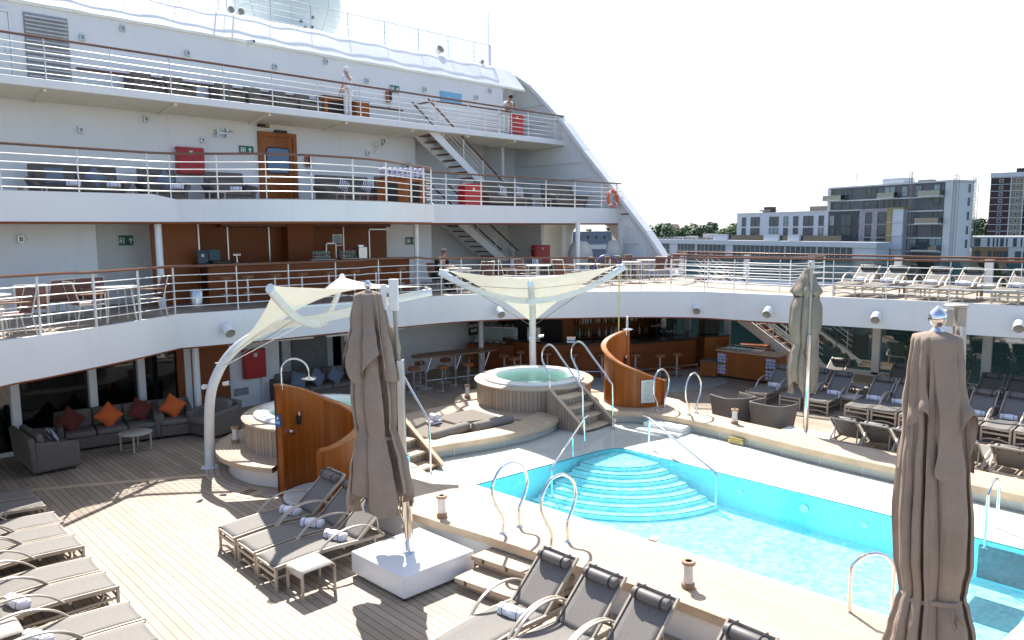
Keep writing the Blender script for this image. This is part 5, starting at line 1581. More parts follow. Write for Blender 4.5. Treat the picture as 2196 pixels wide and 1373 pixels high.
# refrigerated display case at the port end of the bar
dc = thing('display_case', 'glass fronted display case left of the curved bar', 'display case', (17.4, 18.85, 0), R(-62))
MB().box(-.85, -.3, 0, .85, .4, .88).build('base', 'varnish_dark', dc, bevel=.01)
MB().box(-.8, .3, .88, .8, .38, 1.45).build('back', 'steel', dc)
MB().add([(-.82, -.28, .89), (.82, -.28, .89), (.82, -.02, 1.42), (-.82, -.02, 1.42)], [(0, 1, 2, 3)]).build('front_glass', 'pane_clear', dc)
MB().box(-.82, -.03, 1.42, .82, .38, 1.46).build('top', 'steel', dc)
b = MB()
for i in range(7): b.sphere((-.7 + .23 * i, .15, 1.50), .07, 10, 6, (1, 1, .8))
b.build('food_bowls', plain('bowls', (.16, .15, .14), .4, var=.3), dc)
b = MB()
for i in range(6): b.lathe([(0, .0), (.09, 0), (.10, .03), (0, .035)], c=(-.65 + .26 * i, .05, .90), n=14)
b.build('plates', 'acrylic', dc)
ps = thing('bar_sign', 'black sign with white lettering hanging beside the column near the long table', 'sign', (16.42, 18.75, 1.28))
MB().box(-.22, -.015, 0, .22, .015, .46).build('panel', 'black', ps)
text_mesh('lettering', 'PATIO\nBAR', .155, 'acrylic', ps, (0, -.017, .23), (PI / 2, 0, 0), .001)
# towel station
tw = thing('towel_station', 'wooden towel cabinet with rolled towels stacked in its end compartments', 'towel cabinet', (21.75, 11.45, 0), R(-88))
MB().box(-1.0, -.35, .08, 1.0, .35, .88).build('body', 'varnish', tw, bevel=.008)
MB().box(-1.05, -.40, .88, 1.05, .40, .92).build('top', 'cop_face', tw, bevel=.006)
for s in (-1, 1):
    for z in (.14, .50):
        MB().box(s * .82 - .15, -.358, z, s * .82 + .15, -.345, z + .32).build('compartment', 'dark', tw)
        b = MB()
        for i in range(3):
            for j in range(3):
                b.tube([(s * .82 - .10 + .10 * i, -.42 + .02 * ((i + j) % 2), z + .055 + .105 * j), (s * .82 - .10 + .10 * i, -.3, z + .055 + .105 * j)], [.053, .053], 14)
        b.build('towel_rolls', 'towels', tw)
b = MB()
for i in range(9): b.cyl((-1.0 + .25 * i, -.36, .92), (-1.0 + .25 * i, -.36, 1.0), .008, n=6)
b.cyl((-1.0, -.36, 1.0), (1.0, -.36, 1.0), .008, n=6).cyl((-1.0, .36, 1.0), (1.0, .36, 1.0), .008, n=6)
for i in range(9): b.cyl((-1.0 + .25 * i, .36, .92), (-1.0 + .25 * i, .36, 1.0), .008, n=6)
b.build('gallery_rail', 'chrome', tw)
MB().box(-.9, -.3, .925, .35, .3, .955).build('tray', 'chrome', tw, bevel=.006)
sc_ = thing('slatted_bin', 'small slatted wooden cabinet beside the towel station', 'cabinet', (21.35, 12.65, 0), R(-80))
MB().box(-.26, -.26, .05, .26, .26, .52).build('body', 'varnish', sc_)
MB().box(-.28, -.28, .52, .28, .28, .56).build('top', 'sofa', sc_, bevel=.01)
for sx in (-.22, .22):
    for sy in (-.22, .22): MB().box(sx - .03, sy - .03, 0, sx + .03, sy + .03, .06).build('foot', 'black', sc_)
rc = small_box('service_cart', 'dark wooden service cart behind the towel station', 'cart', (23.0, 12.0, .25), (.9, .5, .7), 'varnish_dark', R(-80), lambda t: [MB().cyl((sx, sy, -.25), (sx, sy, .0), .03).build('caster', 'black', t) for sx in (-.35, .35) for sy in (-.18, .18)])
# ============================================================ stairs between the levels
def stairs(label, x0, y0, z0, dx, dy, rise, n, width, tread_mat, wdir, open_riser=True, rails=True, stringer='white'):
    """from the foot (x0,y0,z0) going (dx,dy) horizontally; wdir = unit plan vector across"""
    t = thing('stairs', label, 'stairs', (x0, y0, z0), group='stairs between the terraces')
    w = Vector(wdir) * width
    d = Vector((dx, dy)).normalized()
    for i in range(n):
        f0 = (i + .15) / n; f1 = (i + 1.1) / n
        z = rise * (i + 1) / n
        p = [(dx * f0, dy * f0), (dx * f1, dy * f1), (dx * f1 + w.x, dy * f1 + w.y), (dx * f0 + w.x, dy * f0 + w.y)]
        MB().prism(p, z - .045, z).build('tread', tread_mat, t)
        if not open_riser:
            q = [(dx * f1 - d.x * .03, dy * f1 - d.y * .03), (dx * f1, dy * f1), (dx * f1 + w.x, dy * f1 + w.y), (dx * f1 - d.x * .03 + w.x, dy * f1 - d.y * .03 + w.y)]
            MB().prism(q, z - .0, z + rise / n - .05).build('riser', tread_mat, t)
    for k in (0, 1):
        o = w * k
        MB().bar((o.x - d.x * .1, o.y - d.y * .1, .02), (o.x + dx, o.y + dy, rise - .02), .05, .30).build('stringer', stringer, t, smooth=False)
    if rails:
        for k in (0, 1):
            o = w * k
            m = 4
            for i in range(m):
                f = (i + .3) / m
                MB().cyl((o.x + dx * f, o.y + dy * f, rise * f), (o.x + dx * f, o.y + dy * f, rise * f + 1.0), .02, n=8).build('baluster', 'rail_white', t)
            for h in (.3, .5, .7, .88):
                MB().cyl((o.x + dx * .04, o.y + dy * .04, rise * .04 + h), (o.x + dx, o.y + dy, rise + h), .011, n=6).build('rail', 'rail_white', t)
            MB().bar((o.x, o.y, 1.03), (o.x + dx, o.y + dy, rise + 1.03), .07, .05).build('handrail', 'rail_wood', t, bevel=.012)
    return t
M['tread_wood'] = plain('tread_wood', (.20, .095, .05), .5, var=.2)
stairs('brown treaded stairs rising from the starboard pool deck behind the towel station', 23.4, 10.1, 0, 0, 4.5, 2.85, 15, .95, 'tread_wood', (1, 0), open_riser=False)
stairs('open stairs with dark treads rising behind the seated man on the lowest terrace', 22.1, 22.35, 2.9, -3.9, 0, 2.7, 13, 1.0, 'tread_wood', (0, 1))
stairs('open stairs with brown treads rising behind the curved railing on the second terrace', 22.0, 22.9, 5.6, -4.1, 0, 3.1, 14, 1.0, 'tread_wood', (0, 1))
# guard rails round stair heads
def guard(label, pts, z, h=1.0):
    path = pts
    return railing('stair_guard', label, [pts[i] for i in range(len(pts))], lambda p: h, path, z, 5, True, .04, 0, 'guard railings round the stair heads')
guard('white guard railing round the stair head on the starboard terrace', [(23.4, 15.0), (21.9, 14.6), (21.6, 13.0), (21.55, 11.6), (21.6, 10.2), (23.5, 10.0)], 2.91, .98)
guard('white guard railing with brown handrail round the stair head on the top terrace', [(18.2, 23.95), (18.2, 22.95), (19.4, 22.9), (20.8, 22.9), (22.3, 22.9), (22.5, 23.9)], 8.71, .95)
wh = MB().box(6.4, 24.33, 9.42, 13.6, 24.38, 9.48).build('grab_rail', 'rail_wood', None, bevel=.012)
tag(wh, 'long brown wooden grab rail on the top terrace wall behind the armchairs', 'grab rail', 'grab rails on the top terrace')
wh = MB().box(16.15, 24.33, 9.42, 17.8, 24.38, 9.48).build('grab_rail', 'rail_wood', None, bevel=.012)
tag(wh, 'short brown wooden grab rail on the top terrace wall below the telephone', 'grab rail', 'grab rails on the top terrace')
# ============================================================ lowest terrace: tables, chairs, bar
def terrace_chair():
    t = thing('terrace_chair', 'terrace chair', 'chair', (0, 0, 0), 0, 'sling chairs on the lowest terrace')
    MB().grid(lambda u, v: (-.24 + .48 * u, -.25 + .48 * v, .43 - .02 * math.sin(PI * v)), 4, 6).build('seat', 'sofa_red', t, solid=.012)
    MB().grid(lambda u, v: (-.24 + .48 * u, .22 + .12 * v, .44 + .44 * v), 4, 6).build('backrest', 'sofa_red', t, solid=.012)
    cream = 'champ_cream'
    if cream not in M: M[cream] = plain('cream_frame', (.62, .57, .48), .4, var=.06)
    for s in (-1, 1):
        MB().tube([(s * .26, -.26, 0), (s * .26, -.26, .64)], .014, 8).build('leg', cream, t)
        MB().tube([(s * .26, .30, 0), (s * .26, .22, .42), (s * .26, .34, .90)], .014, 8).build('leg', cream, t)
        MB().box(s * .26 - .025, -.28, .635, s * .26 + .025, .24, .66).build('armrest', plain('arm_wood', (.36, .18, .08), .4) if 'arm_wood' not in bpy.data.materials else bpy.data.materials['arm_wood'], t, bevel=.008)
    b = MB()
    b.tube([(-.26, .34, .90), (.26, .34, .90)], .013, 8).tube([(-.26, -.26, .42), (.26, -.26, .42)], .013, 8)
    for s in (-1, 1): b.tube([(s * .26, -.26, .43), (s * .26, .24, .43)], .013, 8)
    b.build('frame', cream, t)
    return t
TC = terrace_chair()
chairs = [(2.85, 15.95, -80, 'at the left edge by the railing, facing right'), (3.35, 16.9, 170, 'dark backed, behind the first railing post'), (2.75, 17.6, 150, 'at the left edge, farther from the railing'), (4.05, 18.3, 200, 'by the white wall, left one'), (4.5, 18.6, 190, 'by the white wall, right one'), (4.35, 17.0, 95, 'brown backed, left of the white topped table'), (5.75, 17.55, -95, 'right of the white topped table near the column'), (4.9, 18.1, 10, 'behind the white topped table')]
used_c = False
def put_chair(x, y, a, label):
    global used_c
    if not used_c:
        used_c = True
        TC.location = (x, y, 2.905); TC.rotation_euler = (0, 0, R(a)); TC['label'] = label; return
    copy_tree(TC, (x, y, 2.905), R(a), label)
for x, y, a, nm in chairs: put_chair(x, y, a, 'terrace chair ' + nm)
def terrace_table(x, y, label, r=.42, h=.74):
    t = thing('terrace_table', label, 'table', (x, y, 2.905), 0, 'pale tables on the lowest terrace')
    MB().lathe([(0, h), (r, h), (r + .01, h - .012), (r, h - .03), (0, h - .03)], n=36).build('top', plain('pale_top', (.66, .64, .58), .35, var=.05) if 'pale_top' not in bpy.data.materials else bpy.data.materials['pale_top'], t)
    for a in range(45, 360, 90):
        MB().bar((r * .75 * math.cos(R(a)), r * .75 * math.sin(R(a)), h - .03), (r * .95 * math.cos(R(a)), r * .95 * math.sin(R(a)), 0), .03, .03).build('leg', 'champ_cream', t, smooth=False)
    return t
terrace_table(5.02, 17.35, 'white topped table between brown terrace chairs at the left')
terrace_table(2.6, 16.9, 'white topped table at the left edge of the lowest terrace')
right = [(14.75, 17.55, 'under the seated man'), (17.7, 16.95, 'behind the left wing of the upright canopy'), (19.45, 16.3, 'behind the mast of the upright canopy'), (21.6, 16.2, 'behind the right wing of the upright canopy'), (23.3, 16.6, 'by the starboard bulwark')]
for x, y, nm in right: terrace_table(x, y, 'pale table on the lowest terrace ' + nm)
for i, (x, y, a, nm) in enumerate(((16.6, 17.4, 80, 'left of the table behind the canopy left wing'), (17.9, 17.75, 5, 'behind the table at the canopy left wing'), (18.6, 16.6, 85, 'left of the table behind the canopy mast'), (20.3, 16.0, -85, 'right of the table behind the canopy mast'), (19.7, 17.1, 0, 'behind the table at the canopy mast'), (20.9, 16.9, 60, 'left of the table behind the canopy right wing'), (22.3, 15.6, -100, 'right of the table behind the canopy right wing'), (21.9, 17.0, 0, 'behind the table at the canopy right wing'), (22.6, 17.3, 80, 'left of the table by the starboard bulwark'), (23.9, 16.0, -80, 'right of the table by the starboard bulwark'), (23.6, 17.4, 0, 'behind the table by the starboard bulwark'), (15.5, 17.3, -80, 'right of the table of the seated man'))):
    put_chair(x, y, a, 'terrace chair ' + nm)
sofa(19.3, 19.2, 2.905, 2.6, .85, 0, 'dark sofa with striped cushions behind the terrace tables, below the stairs', 3)
for x in (18.5, 19.6):
    pillow((x, 18.95, 3.56), 0, R(-22), R(20), 'striped', 'striped cushion on the dark terrace sofa below the stairs, %s one' % ('left' if x < 19 else 'right'))
sofa(23.6, 18.6, 2.905, 1.7, .85, R(-10), 'dark sofa by the starboard bulwark of the lowest terrace', 2)
# terrace bar
TB = thing('terrace_bar', 'long wooden bar with panelled back wall on the lowest terrace', 'bar', (11, 20, 2.9))
for x0, x1 in ((8.02, 9.20), (9.24, 10.47), (10.51, 11.76), (11.80, 13.04), (13.08, 14.75)):
    MB().box(x0, 21.3, 2.905, x1, 21.36, 5.16).build('back_panel', 'varnish_dark', TB, world=True)
MB().box(6.75, 20.2, 2.905, 7.9, 20.26, 5.16).build('side_panel', 'varnish_dark', TB, world=True)
for x, y in ((9.22, 21.28), (10.49, 21.28), (11.78, 21.28), (13.06, 21.28), (7.95, 20.18)): MB().box(x - .018, y, 2.95, x + .018, y + .04, 5.12).build('steel_seam', 'steel', TB, world=True)
MB().box(10.9, 20.9, 2.905, 11.75, 21.3, 5.16).build('box_panel', 'varnish_dark', TB, world=True)
MB().box(7.9, 19.55, 2.905, 14.4, 19.63, 3.88).build('front_panel', 'varnish_dark', TB, world=True)
MB().box(7.7, 19.45, 3.88, 14.5, 20.1, 3.945).build('counter', 'rail_wood', TB, world=True, bevel=.012)
MB().box(8.9, 20.95, 4.92, 14.7, 21.29, 5.10).build('pelmet', 'rail_wood', TB, world=True, bevel=.03)
fr = MB(); fr.box(14.02, 21.27, 3.0, 14.06, 21.3, 4.86); fr.box(14.84, 21.62, 3.0, 14.88, 21.7, 4.86); fr.box(14.02, 21.27, 4.82, 14.75, 21.3, 4.86)
fr.build('door_frame', 'steel', TB, world=True)
lb = MB(); lb.box(12.4, 21.26, 3.95, 12.75, 21.3, 4.4)
lb.build('hatch', 'varnish', TB, world=True)
hf = MB()
for a in ((12.38, 3.93, 12.42, 4.42), (12.73, 3.93, 12.77, 4.42), (12.38, 4.38, 12.77, 4.42)): hf.box(a[0], 21.25, a[1], a[2], 21.27, a[3])
hf.build('hatch_frame', 'steel', TB, world=True)
pic = thing('framed_print', 'small framed print with grey top and orange bottom on the bar panelling', 'picture', (12.83, 21.3, 4.32))
MB().box(-.17, -.02, 0, .17, 0, .36).build('frame', 'steel', pic)
MB().box(-.155, -.024, .08, .155, -.02, .345).build('print', plain('grey_print', (.38, .42, .46), .5, var=.3, scale=8), pic)
MB().box(-.155, -.024, .015, .155, -.02, .08).build('print', plain('orange_print', (.50, .17, .06), .5, var=.4, scale=20), pic)
TS = stool_proto('bar_stool', 'seat_tan', .76, 'bar stool at the left end of the terrace bar', 'bar stools at the terrace bar')
TS.location = (8.1, 18.95, 2.905)
for x, nm in ((8.68, 'second'), (9.45, 'third'), (10.25, 'fourth'), (11.1, 'fifth'), (11.95, 'sixth'), (12.7, 'seventh'), (13.6, 'eighth')):
    copy_tree(TS, (x, 18.95, 2.905), 0, '%s bar stool from the left at the terrace bar' % nm)
mo = thing('till_screen', 'dark till screens standing at the left end of the terrace bar', 'till', (7.85, 19.75, 3.945))
MB().obox((0, 0, .19), (.30, .03, .36), R(10), R(-8)).build('screen', plain('screen_dark', (.03, .045, .07), .2), mo)
MB().box(-.17, -.15, 0, .17, .15, .03).build('base', 'black', mo, bevel=.008)
MB().obox((0, -.022, .23), (.08, .004, .08), R(10), R(-8)).build('logo', 'paper', mo)
mo = thing('till_printer', 'dark printer with an open lid on the terrace bar beside the till screen', 'printer', (8.3, 19.75, 3.945))
MB().box(-.25, -.18, 0, .25, .18, .09).build('body', 'black', mo, bevel=.01)
MB().obox((-.08, .12, .22), (.30, .03, .30), 0, R(-15)).build('lid', plain('teal_plastic', (.06, .13, .15), .4, var=.4, scale=20), mo)
bt = thing('beer_tap', 'steel beer tap on the terrace bar', 'beer tap', (8.78, 19.75, 3.945))
MB().cyl((0, 0, 0), (0, 0, .24), .02).tube([(0, 0, .22), (0, -.1, .26), (0, -.16, .22)], .012, 8).box(-.10, -.02, .20, .10, .02, .25).build('tap', 'chrome', bt)
MB().box(-.18, -.2, 0, .18, .1, .02).build('drip_tray', 'dark_counter', bt)
small_box('glass_rack', 'rack of upturned tumblers on the terrace bar', 'glass rack', (11.35, 19.75, 3.945), (.85, .3, .03), 'steel', 0, rack)
small_box('glass_rack', 'low rack of glasses at the right end of the terrace bar', 'glass rack', (12.25, 19.75, 3.945), (.6, .3, .03), 'steel', 0, rack)
small_box('water_urn', 'steel water urn at the right end of the terrace bar', 'urn', (12.72, 19.78, 3.945), (.3, .3, .36), 'steel', 0, lambda t: MB().cyl((0, 0, .36), (0, 0, .42), .12, n=20).build('lid', 'chrome', t))
bb = thing('waste_bin', 'small steel waste bin on the floor at the terrace bar', 'bin', (7.35, 19.0, 2.905))
MB().lathe([(0, 0), (.14, 0), (.16, .40), (.12, .46), (0, .48)], n=24).build('body', 'steel', bb)
# egg chairs behind the oval opening
for x, y, a, nm in ((22.9, 19.6, 150, 'left'), (24.5, 19.3, -150, 'right')):
    t = thing('egg_chair', '%s pale hooded egg chair near the oval side opening' % nm, 'egg chair', (x, y, 2.905), R(a), 'egg chairs by the oval opening')
    def egg(u, v):
        th = R(-20 + 220 * u); ph = R(25 + 130 * v)
        return (.48 * math.cos(th) * math.sin(ph), .45 * math.sin(th) * math.sin(ph), .85 + .62 * math.cos(ph))
    MB().grid(egg, 24, 14).build('hood', plain('egg_shell_' + nm, (.60, .57, .50), .7, var=.08), t, solid=.05, ang=60)
    MB().lathe([(0, .30), (.40, .32), (.42, .42), (0, .45)], n=24).build('seat_cushion', 'sky_blue', t)
    MB().lathe([(.35, 0), (.38, .02), (.34, .30), (0, .30)], n=24).build('base', 'champ_cream', t)

# ============================================================ second terrace furniture
Z2 = 5.605
def lounge(x, y, w, label, seats, rz=0, z=Z2):
    return sofa(x, y, z, w, .9, rz, label, seats, 'lounge seats on the upper terraces', 1.06, .28, .16)
lounge(6.0, 23.4, 2.25, 'two seat wicker lounge sofa with blue cushions on the second terrace', 2)
pillow((5.35, 23.1, 6.32), 0, R(-20), 0, 'blue_cloth', 'blue cushion at the left of the second terrace lounge sofa')
pillow((6.35, 23.1, 6.32), 0, R(-20), R(42), 'blue_cloth', 'blue cushion at the right of the second terrace lounge sofa')
lounge(8.2, 23.3, 1.15, 'wicker lounge chair with a blue cushion below the left part of the red locker', 1)
pillow((8.2, 23.0, 6.3), 0, R(-20), R(42), 'blue_cloth', 'blue cushion on the lounge chair below the red locker')
lounge(10.2, 23.2, 1.3, 'wicker lounge chair between the red locker and the wooden door', 1)
for x, y, nm in ((5.75, 22.9, 'left half of the blue cushioned sofa'), (6.75, 22.9, 'right half of the blue cushioned sofa'), (8.45, 22.8, 'lounge chair below the red locker'), (10.2, 22.75, 'lounge chair next to the wooden door')):
    put_towel(x, y, Z2 + .44, 1.2, 'white striped towel on the ' + nm)
lounge(13.9, 22.2, 2.1, 'wicker sofa with two striped cushions right of the wooden door', 2)
pillow((13.5, 21.9, 6.3), 0, R(-22), R(30), 'striped', 'striped cushion, left one on the sofa right of the wooden door')
pillow((14.4, 21.9, 6.3), 0, R(-22), R(30), 'striped', 'striped cushion, right one on the sofa right of the wooden door')
lounge(15.6, 21.6, 1.6, 'low wicker sofa partly behind the towel cabinet', 2)
def low_table(x, y, z, w, label):
    t = thing('low_table', label, 'low table', (x, y, z), 0, 'low tables on the upper terraces')
    MB().box(-w / 2, -.25, .34, w / 2, .25, .37).build('top', bpy.data.materials['table_top_paint'], t, bevel=.006)
    for sx in (-1, 1):
        for sy in (-1, 1): MB().box(sx * (w / 2 - .02) - .018, sy * .23 - .018, 0, sx * (w / 2 - .02) + .018, sy * .23 + .018, .34).build('leg', 'champagne', t, smooth=False)
for x, y, w, nm in ((4.2, 22.7, .6, 'at the left edge'), (4.75, 22.6, .5, 'left of the blue cushioned sofa'), (7.35, 22.5, .7, 'left of the lounge chair by the red locker'), (9.35, 22.4, .5, 'between the two lounge chairs'), (13.2, 20.9, .9, 'in front of the striped cushions, left one'), (14.5, 20.5, .9, 'in front of the striped cushions, right one'), (21.5, 20.6, 1.0, 'in front of the starboard sofa')):
    low_table(x, y, Z2, w, 'low pale table on the second terrace ' + nm)
tc2 = thing('towel_cabinet', 'wooden towel cabinet piled with white towels at the curve of the second terrace', 'towel cabinet', (14.25, 19.65, Z2), R(-10))
MB().box(-.72, -.28, 0, .72, .28, .80).build('body', 'varnish', tc2, bevel=.008)
for x0 in (-.64, .12):
    MB().box(x0, -.29, .08, x0 + .36, -.275, .72).build('compartment', 'dark', tc2)
MB().box(-.76, -.32, .80, .76, .32, .84).build('top', 'rail_wood', tc2, bevel=.006)
b = MB()
for i in range(8):
    for j in range(2): b.tube([(-.62 + .175 * i, -.26, .925 + .15 * j), (-.62 + .175 * i, .2, .925 + .15 * j)], [.083, .083], 12)
b.build('towel_pile', 'towels', tc2)
rl2 = thing('red_locker', 'red fire locker standing on the second terrace under the brown treaded stairs', 'fire locker', (17.95, 20.6, Z2))
MB().box(-.42, -.2, .02, .42, .2, .80).build('body', 'red', rl2, bevel=.012)
MB().box(-.44, -.22, .80, .44, .22, .84).build('lid', 'red', rl2, bevel=.01)
MB().box(-.05, -.21, .6, .05, -.2, .7).build('symbol', 'paper', rl2)
lounge(20.3, 21.3, 2.3, 'dark sofa with grey striped cushions right of the red locker', 2)
pillow((19.9, 20.95, 6.28), 0, R(-22), R(15), 'striped', 'striped cushion on the dark sofa right of the red locker, left one')
pillow((20.8, 20.95, 6.28), 0, R(-22), R(15), 'striped', 'striped cushion on the dark sofa right of the red locker, right one')
lounge(23.4, 20.9, 1.9, 'dark sofa by the starboard bulwark of the second terrace', 2)
def wall_box(x, y, z, w, h, label, mat='red', d=.22, name='fire_hose_box', cat='fire hose box'):
    t = thing(name, label, cat, (x, y, z))
    MB().box(-w / 2, -d, 0, w / 2, 0, h).build('body', mat, t, bevel=.012)
    MB().box(-w / 2 + .02, -d - .014, .02, w / 2 - .02, -d, h - .02).build('door', mat, t, bevel=.006)
    MB().box(-.05, -d - .018, h - .20, .05, -d - .012, h - .10).build('symbol', 'paper', t)
    MB().box(-w / 2 - .03, -d * .6, h * .82, -w / 2, -d * .4, h * .88).build('hinge', 'steel', t)
    return t
wall_box(9.44, 24.42, 6.60, .84, .84, 'square red fire hose box on the second terrace wall')
wall_box(23.0, 22.0, 3.15, .95, 1.0, 'red fire hose box at the foot of the stairs on the lowest terrace')
wall_box(22.9, 23.4, 8.85, .8, .85, 'dark red box behind the person leaning on the top railing')
wall_box(8.95, 19.48, .80, .60, .80, 'red fire hose box in the dark recess behind the left canopy', d=.2)
pb = MB().cyl((9.2, 19.44, .02), (9.2, 19.44, .8), .03, n=10).tube([(9.2, 19.44, .3), (9.28, 19.42, .2), (9.25, 19.42, .0)], .03, 8)
tag(pb.build('drain_pipe', 'rail_white', None), 'white pipe below the red fire hose box in the recess', 'pipe')
wall_box(12.42, 20.18, 1.0, .27, .36, 'yellow first aid box on the pool level wall behind the parasol', 'yellow', .12, 'first_aid_box', 'first aid box')
ring = thing('life_ring', 'orange life ring hanging on the second terrace railing at the bulwark', 'life ring', (24.62, 19.33, 6.05), R(0))
MB().tube([(.30 * math.cos(R(a)), 0, .30 * math.sin(R(a))) for a in range(0, 360, 12)], .065, 12, closed=True).build('ring', 'orange_ring', ring)
b = MB()
for a in (45, 135, 225, 315):
    k = [(.30 * math.cos(R(a)) + .069 * math.cos(R(q)) * math.cos(R(a)), .069 * math.sin(R(q)), .30 * math.sin(R(a)) + .069 * math.cos(R(q)) * math.sin(R(a))) for q in range(0, 360, 30)]
    b.tube(k, .03, 6, closed=True, flat=(1.3, .25))
b.tube([(-.16, -.07, -.30), (0, -.08, .08), (.16, -.07, -.30)], .02, 6, closed=True)
b.build('band', 'acrylic', ring)

# ============================================================ top terrace furniture
Z3 = 8.705
for x, nm in ((8.05, 'first from the left'), (8.98, 'second from the left'), (10.55, 'third from the left'), (11.5, 'fourth from the left'), (12.4, 'fifth from the left'), (13.3, 'sixth from the left, next to the wooden cart')):
    sofa(x, 23.85, Z3, .88, .75, R(6), 'dark wicker armchair on the top terrace, ' + nm, 1, 'armchairs on the top terrace', .62, .1, .08, name='armchair', cat='armchair')
cart = thing('service_cart', 'wooden service cart behind the person in white on the top terrace', 'cart', (14.25, 23.7, Z3))
MB().box(-.45, -.25, .10, .45, .25, .72).build('body', 'varnish', cart, bevel=.01)
MB().box(-.48, -.28, .72, .48, .28, .76).build('top', 'rail_wood', cart, bevel=.006)
MB().box(-.3, -.26, .2, .3, -.245, .6).build('compartment', 'dark', cart)
cb3 = thing('service_cabinet', 'smaller wooden cabinet right of the person in white on the top terrace', 'cabinet', (15.45, 23.8, Z3))
MB().box(-.28, -.22, .05, .28, .22, .72).build('body', 'varnish', cb3, bevel=.01)
MB().box(-.30, -.24, .72, .30, .24, .75).build('top', 'rail_wood', cb3)
bs_ = thing('blue_sign', 'sky blue sign panel on the top terrace wall above the stair head', 'sign', (20.28, 24.42, 10.03))
MB().box(-.58, -.03, 0, .58, 0, .42).build('panel', 'sky_blue', bs_)
b = MB(); b.tube([(-.2 + .4 * i / 10, -.034, .18 + .10 * math.sin(PI * i / 10)) for i in range(11)], .012, 5); b.box(-.3, -.036, .09, .3, -.03, .12)
b.build('emblem', plain('emblem_pale', (.55, .70, .80), .5), bs_)
# ============================================================ wall fittings
WL = thing('wall_light', 'wall light', 'wall light', (0, 0, 0), 0, 'small square wall lights of the terraces')
MB().box(-.07, -.09, -.09, .07, 0, .09).build('housing', 'steel', WL, bevel=.01)
MB().box(-.045, -.094, -.06, .045, -.088, .06).build('lens', 'lens', WL)
wl = [(6.41, 24.43, 7.73, 'second terrace wall, lower row above the blue cushioned sofa'), (8.22, 24.43, 8.21, 'second terrace wall, high under the soffit left of the red box'), (9.91, 24.43, 7.72, 'second terrace wall above the red fire hose box'), (16.15, 24.43, 7.72, 'second terrace wall right of the wooden door, lower one'), (16.88, 24.43, 8.21, 'second terrace wall near the stair recess, upper one'), (6.62, 24.41, 10.33, 'top terrace wall just right of the louvre'), (7.72, 24.41, 10.77, 'top terrace wall under the roof edge right of the louvre'), (9.58, 24.41, 10.35, 'top terrace wall above the second armchair'), (12.5, 24.41, 10.36, 'top terrace wall above the fifth armchair'), (14.47, 24.41, 10.82, 'top terrace wall above the person in white'), (16.18, 24.41, 10.37, 'top terrace wall left of the telephone'), (18.9, 24.41, 10.39, 'top terrace wall left of the blue sign'), (21.66, 24.41, 10.4, 'top terrace wall right of the blue sign'), (22.44, 24.41, 10.77, 'top terrace wall at its right end'), (3.95, 20.49, 4.65, 'white wall at the left of the lowest terrace')]
for i, (x, y, z, nm) in enumerate(wl):
    if i == 0: WL.location = (x, y, z); WL['label'] = 'small light on the ' + nm
    else: copy_tree(WL, (x, y, z), 0, 'small light on the ' + nm)
FL_ = thing('flood_light', '', 'flood light', (0, 0, 0), 0, 'flood lights on the terrace parapet')
MB().cyl((0, .0, 0), (0, -.14, 0), .03, n=10).box(-.06, -.02, -.05, .06, 0, .05).build('bracket', 'rail_white', FL_)
MB().lathe([(.085, -.12), (.095, -.10), (.09, .08), (.05, .12), (0, .12)], n=22).build('housing', 'rail_white', FL_)
ln_ = MB().lathe([(0, -.118), (.078, -.116), (.085, -.12)], n=22).build('lens', 'lens', FL_)
FL_.children
for o in FL_.children:
    if o.name.startswith(('housing', 'lens')):
        o.location = (0, -.22, -.0); o.rotation_euler = (R(-62), 0, 0); o.scale = (1.35, 1.35, 1.35)
fl = [(7.3, 17.33, 2.50, 0, 'white parapet left of the left canopy'), (15.0, 16.05, 2.40, -25, 'white parapet left of the upright canopy mast'), (19.72, 12.2, 2.42, -62, 'white parapet above the bartender'), (20.0, 10.0, 2.46, -78, 'white parapet left of the slim parasol'), (20.62, 7.3, 2.47, -78, 'white parapet between the slim and the big parasol'), (21.05, 4.2, 2.48, -80, 'white parapet at the right edge of the photo')]
for i, (x, y, z, a, nm) in enumerate(fl):
    if i == 0: FL_.location = (x, y, z); FL_.rotation_euler = (0, 0, R(a)); FL_['label'] = 'flood light on the ' + nm
    else: copy_tree(FL_, (x, y, z), R(a), 'flood light on the ' + nm)
def exit_sign(x, y, z, label, w=.5, rz=0, arrow=1):
    t = thing('exit_sign', label, 'exit sign', (x, y, z), rz, 'green escape signs')
    MB().box(-w / 2, -.02, 0, w / 2, 0, .26).build('panel', 'green', t)
    b = MB()
    b.box(.06 * arrow - .03, -.024, .05, .06 * arrow + .03, -.02, .15) if False else None
    c = .12 * arrow
    b.add([(c - .02, -.023, .05), (c + .02, -.023, .05), (c + .02, -.023, .13), (c + .07, -.023, .13), (c, -.023, .21), (c - .07, -.023, .13), (c - .02, -.023, .13)], [(0, 1, 2, 3, 4, 5, 6)])
    c = -.12 * arrow
    b.box(c - .08, -.024, .05, c - .05, -.021, .21).box(c + .05, -.024, .05, c + .08, -.021, .21)
    b.sphere((c, -.022, .185), .022, 8, 6, (1, .2, 1)).add([(c - .02, -.023, .16), (c + .03, -.023, .15), (c + .02, -.023, .05), (c - .01, -.023, .05), (c, -.023, .1), (c - .04, -.023, .06)], [(0, 1, 2, 3, 4, 5)])
    b.build('pictogram', 'acrylic', t)
exit_sign(11.37, 24.43, 7.38, 'green escape sign left of the wooden door on the second terrace')
exit_sign(16.05, 21.68, 4.30, 'green escape sign on the lowest terrace wall above the seated man', .45)
exit_sign(17.45, 24.40, 10.10, 'green escape sign above the telephone on the top terrace', .42)
exit_sign(17.95, 24.43, 7.2, 'green escape sign at the stair recess of the second terrace', .45)
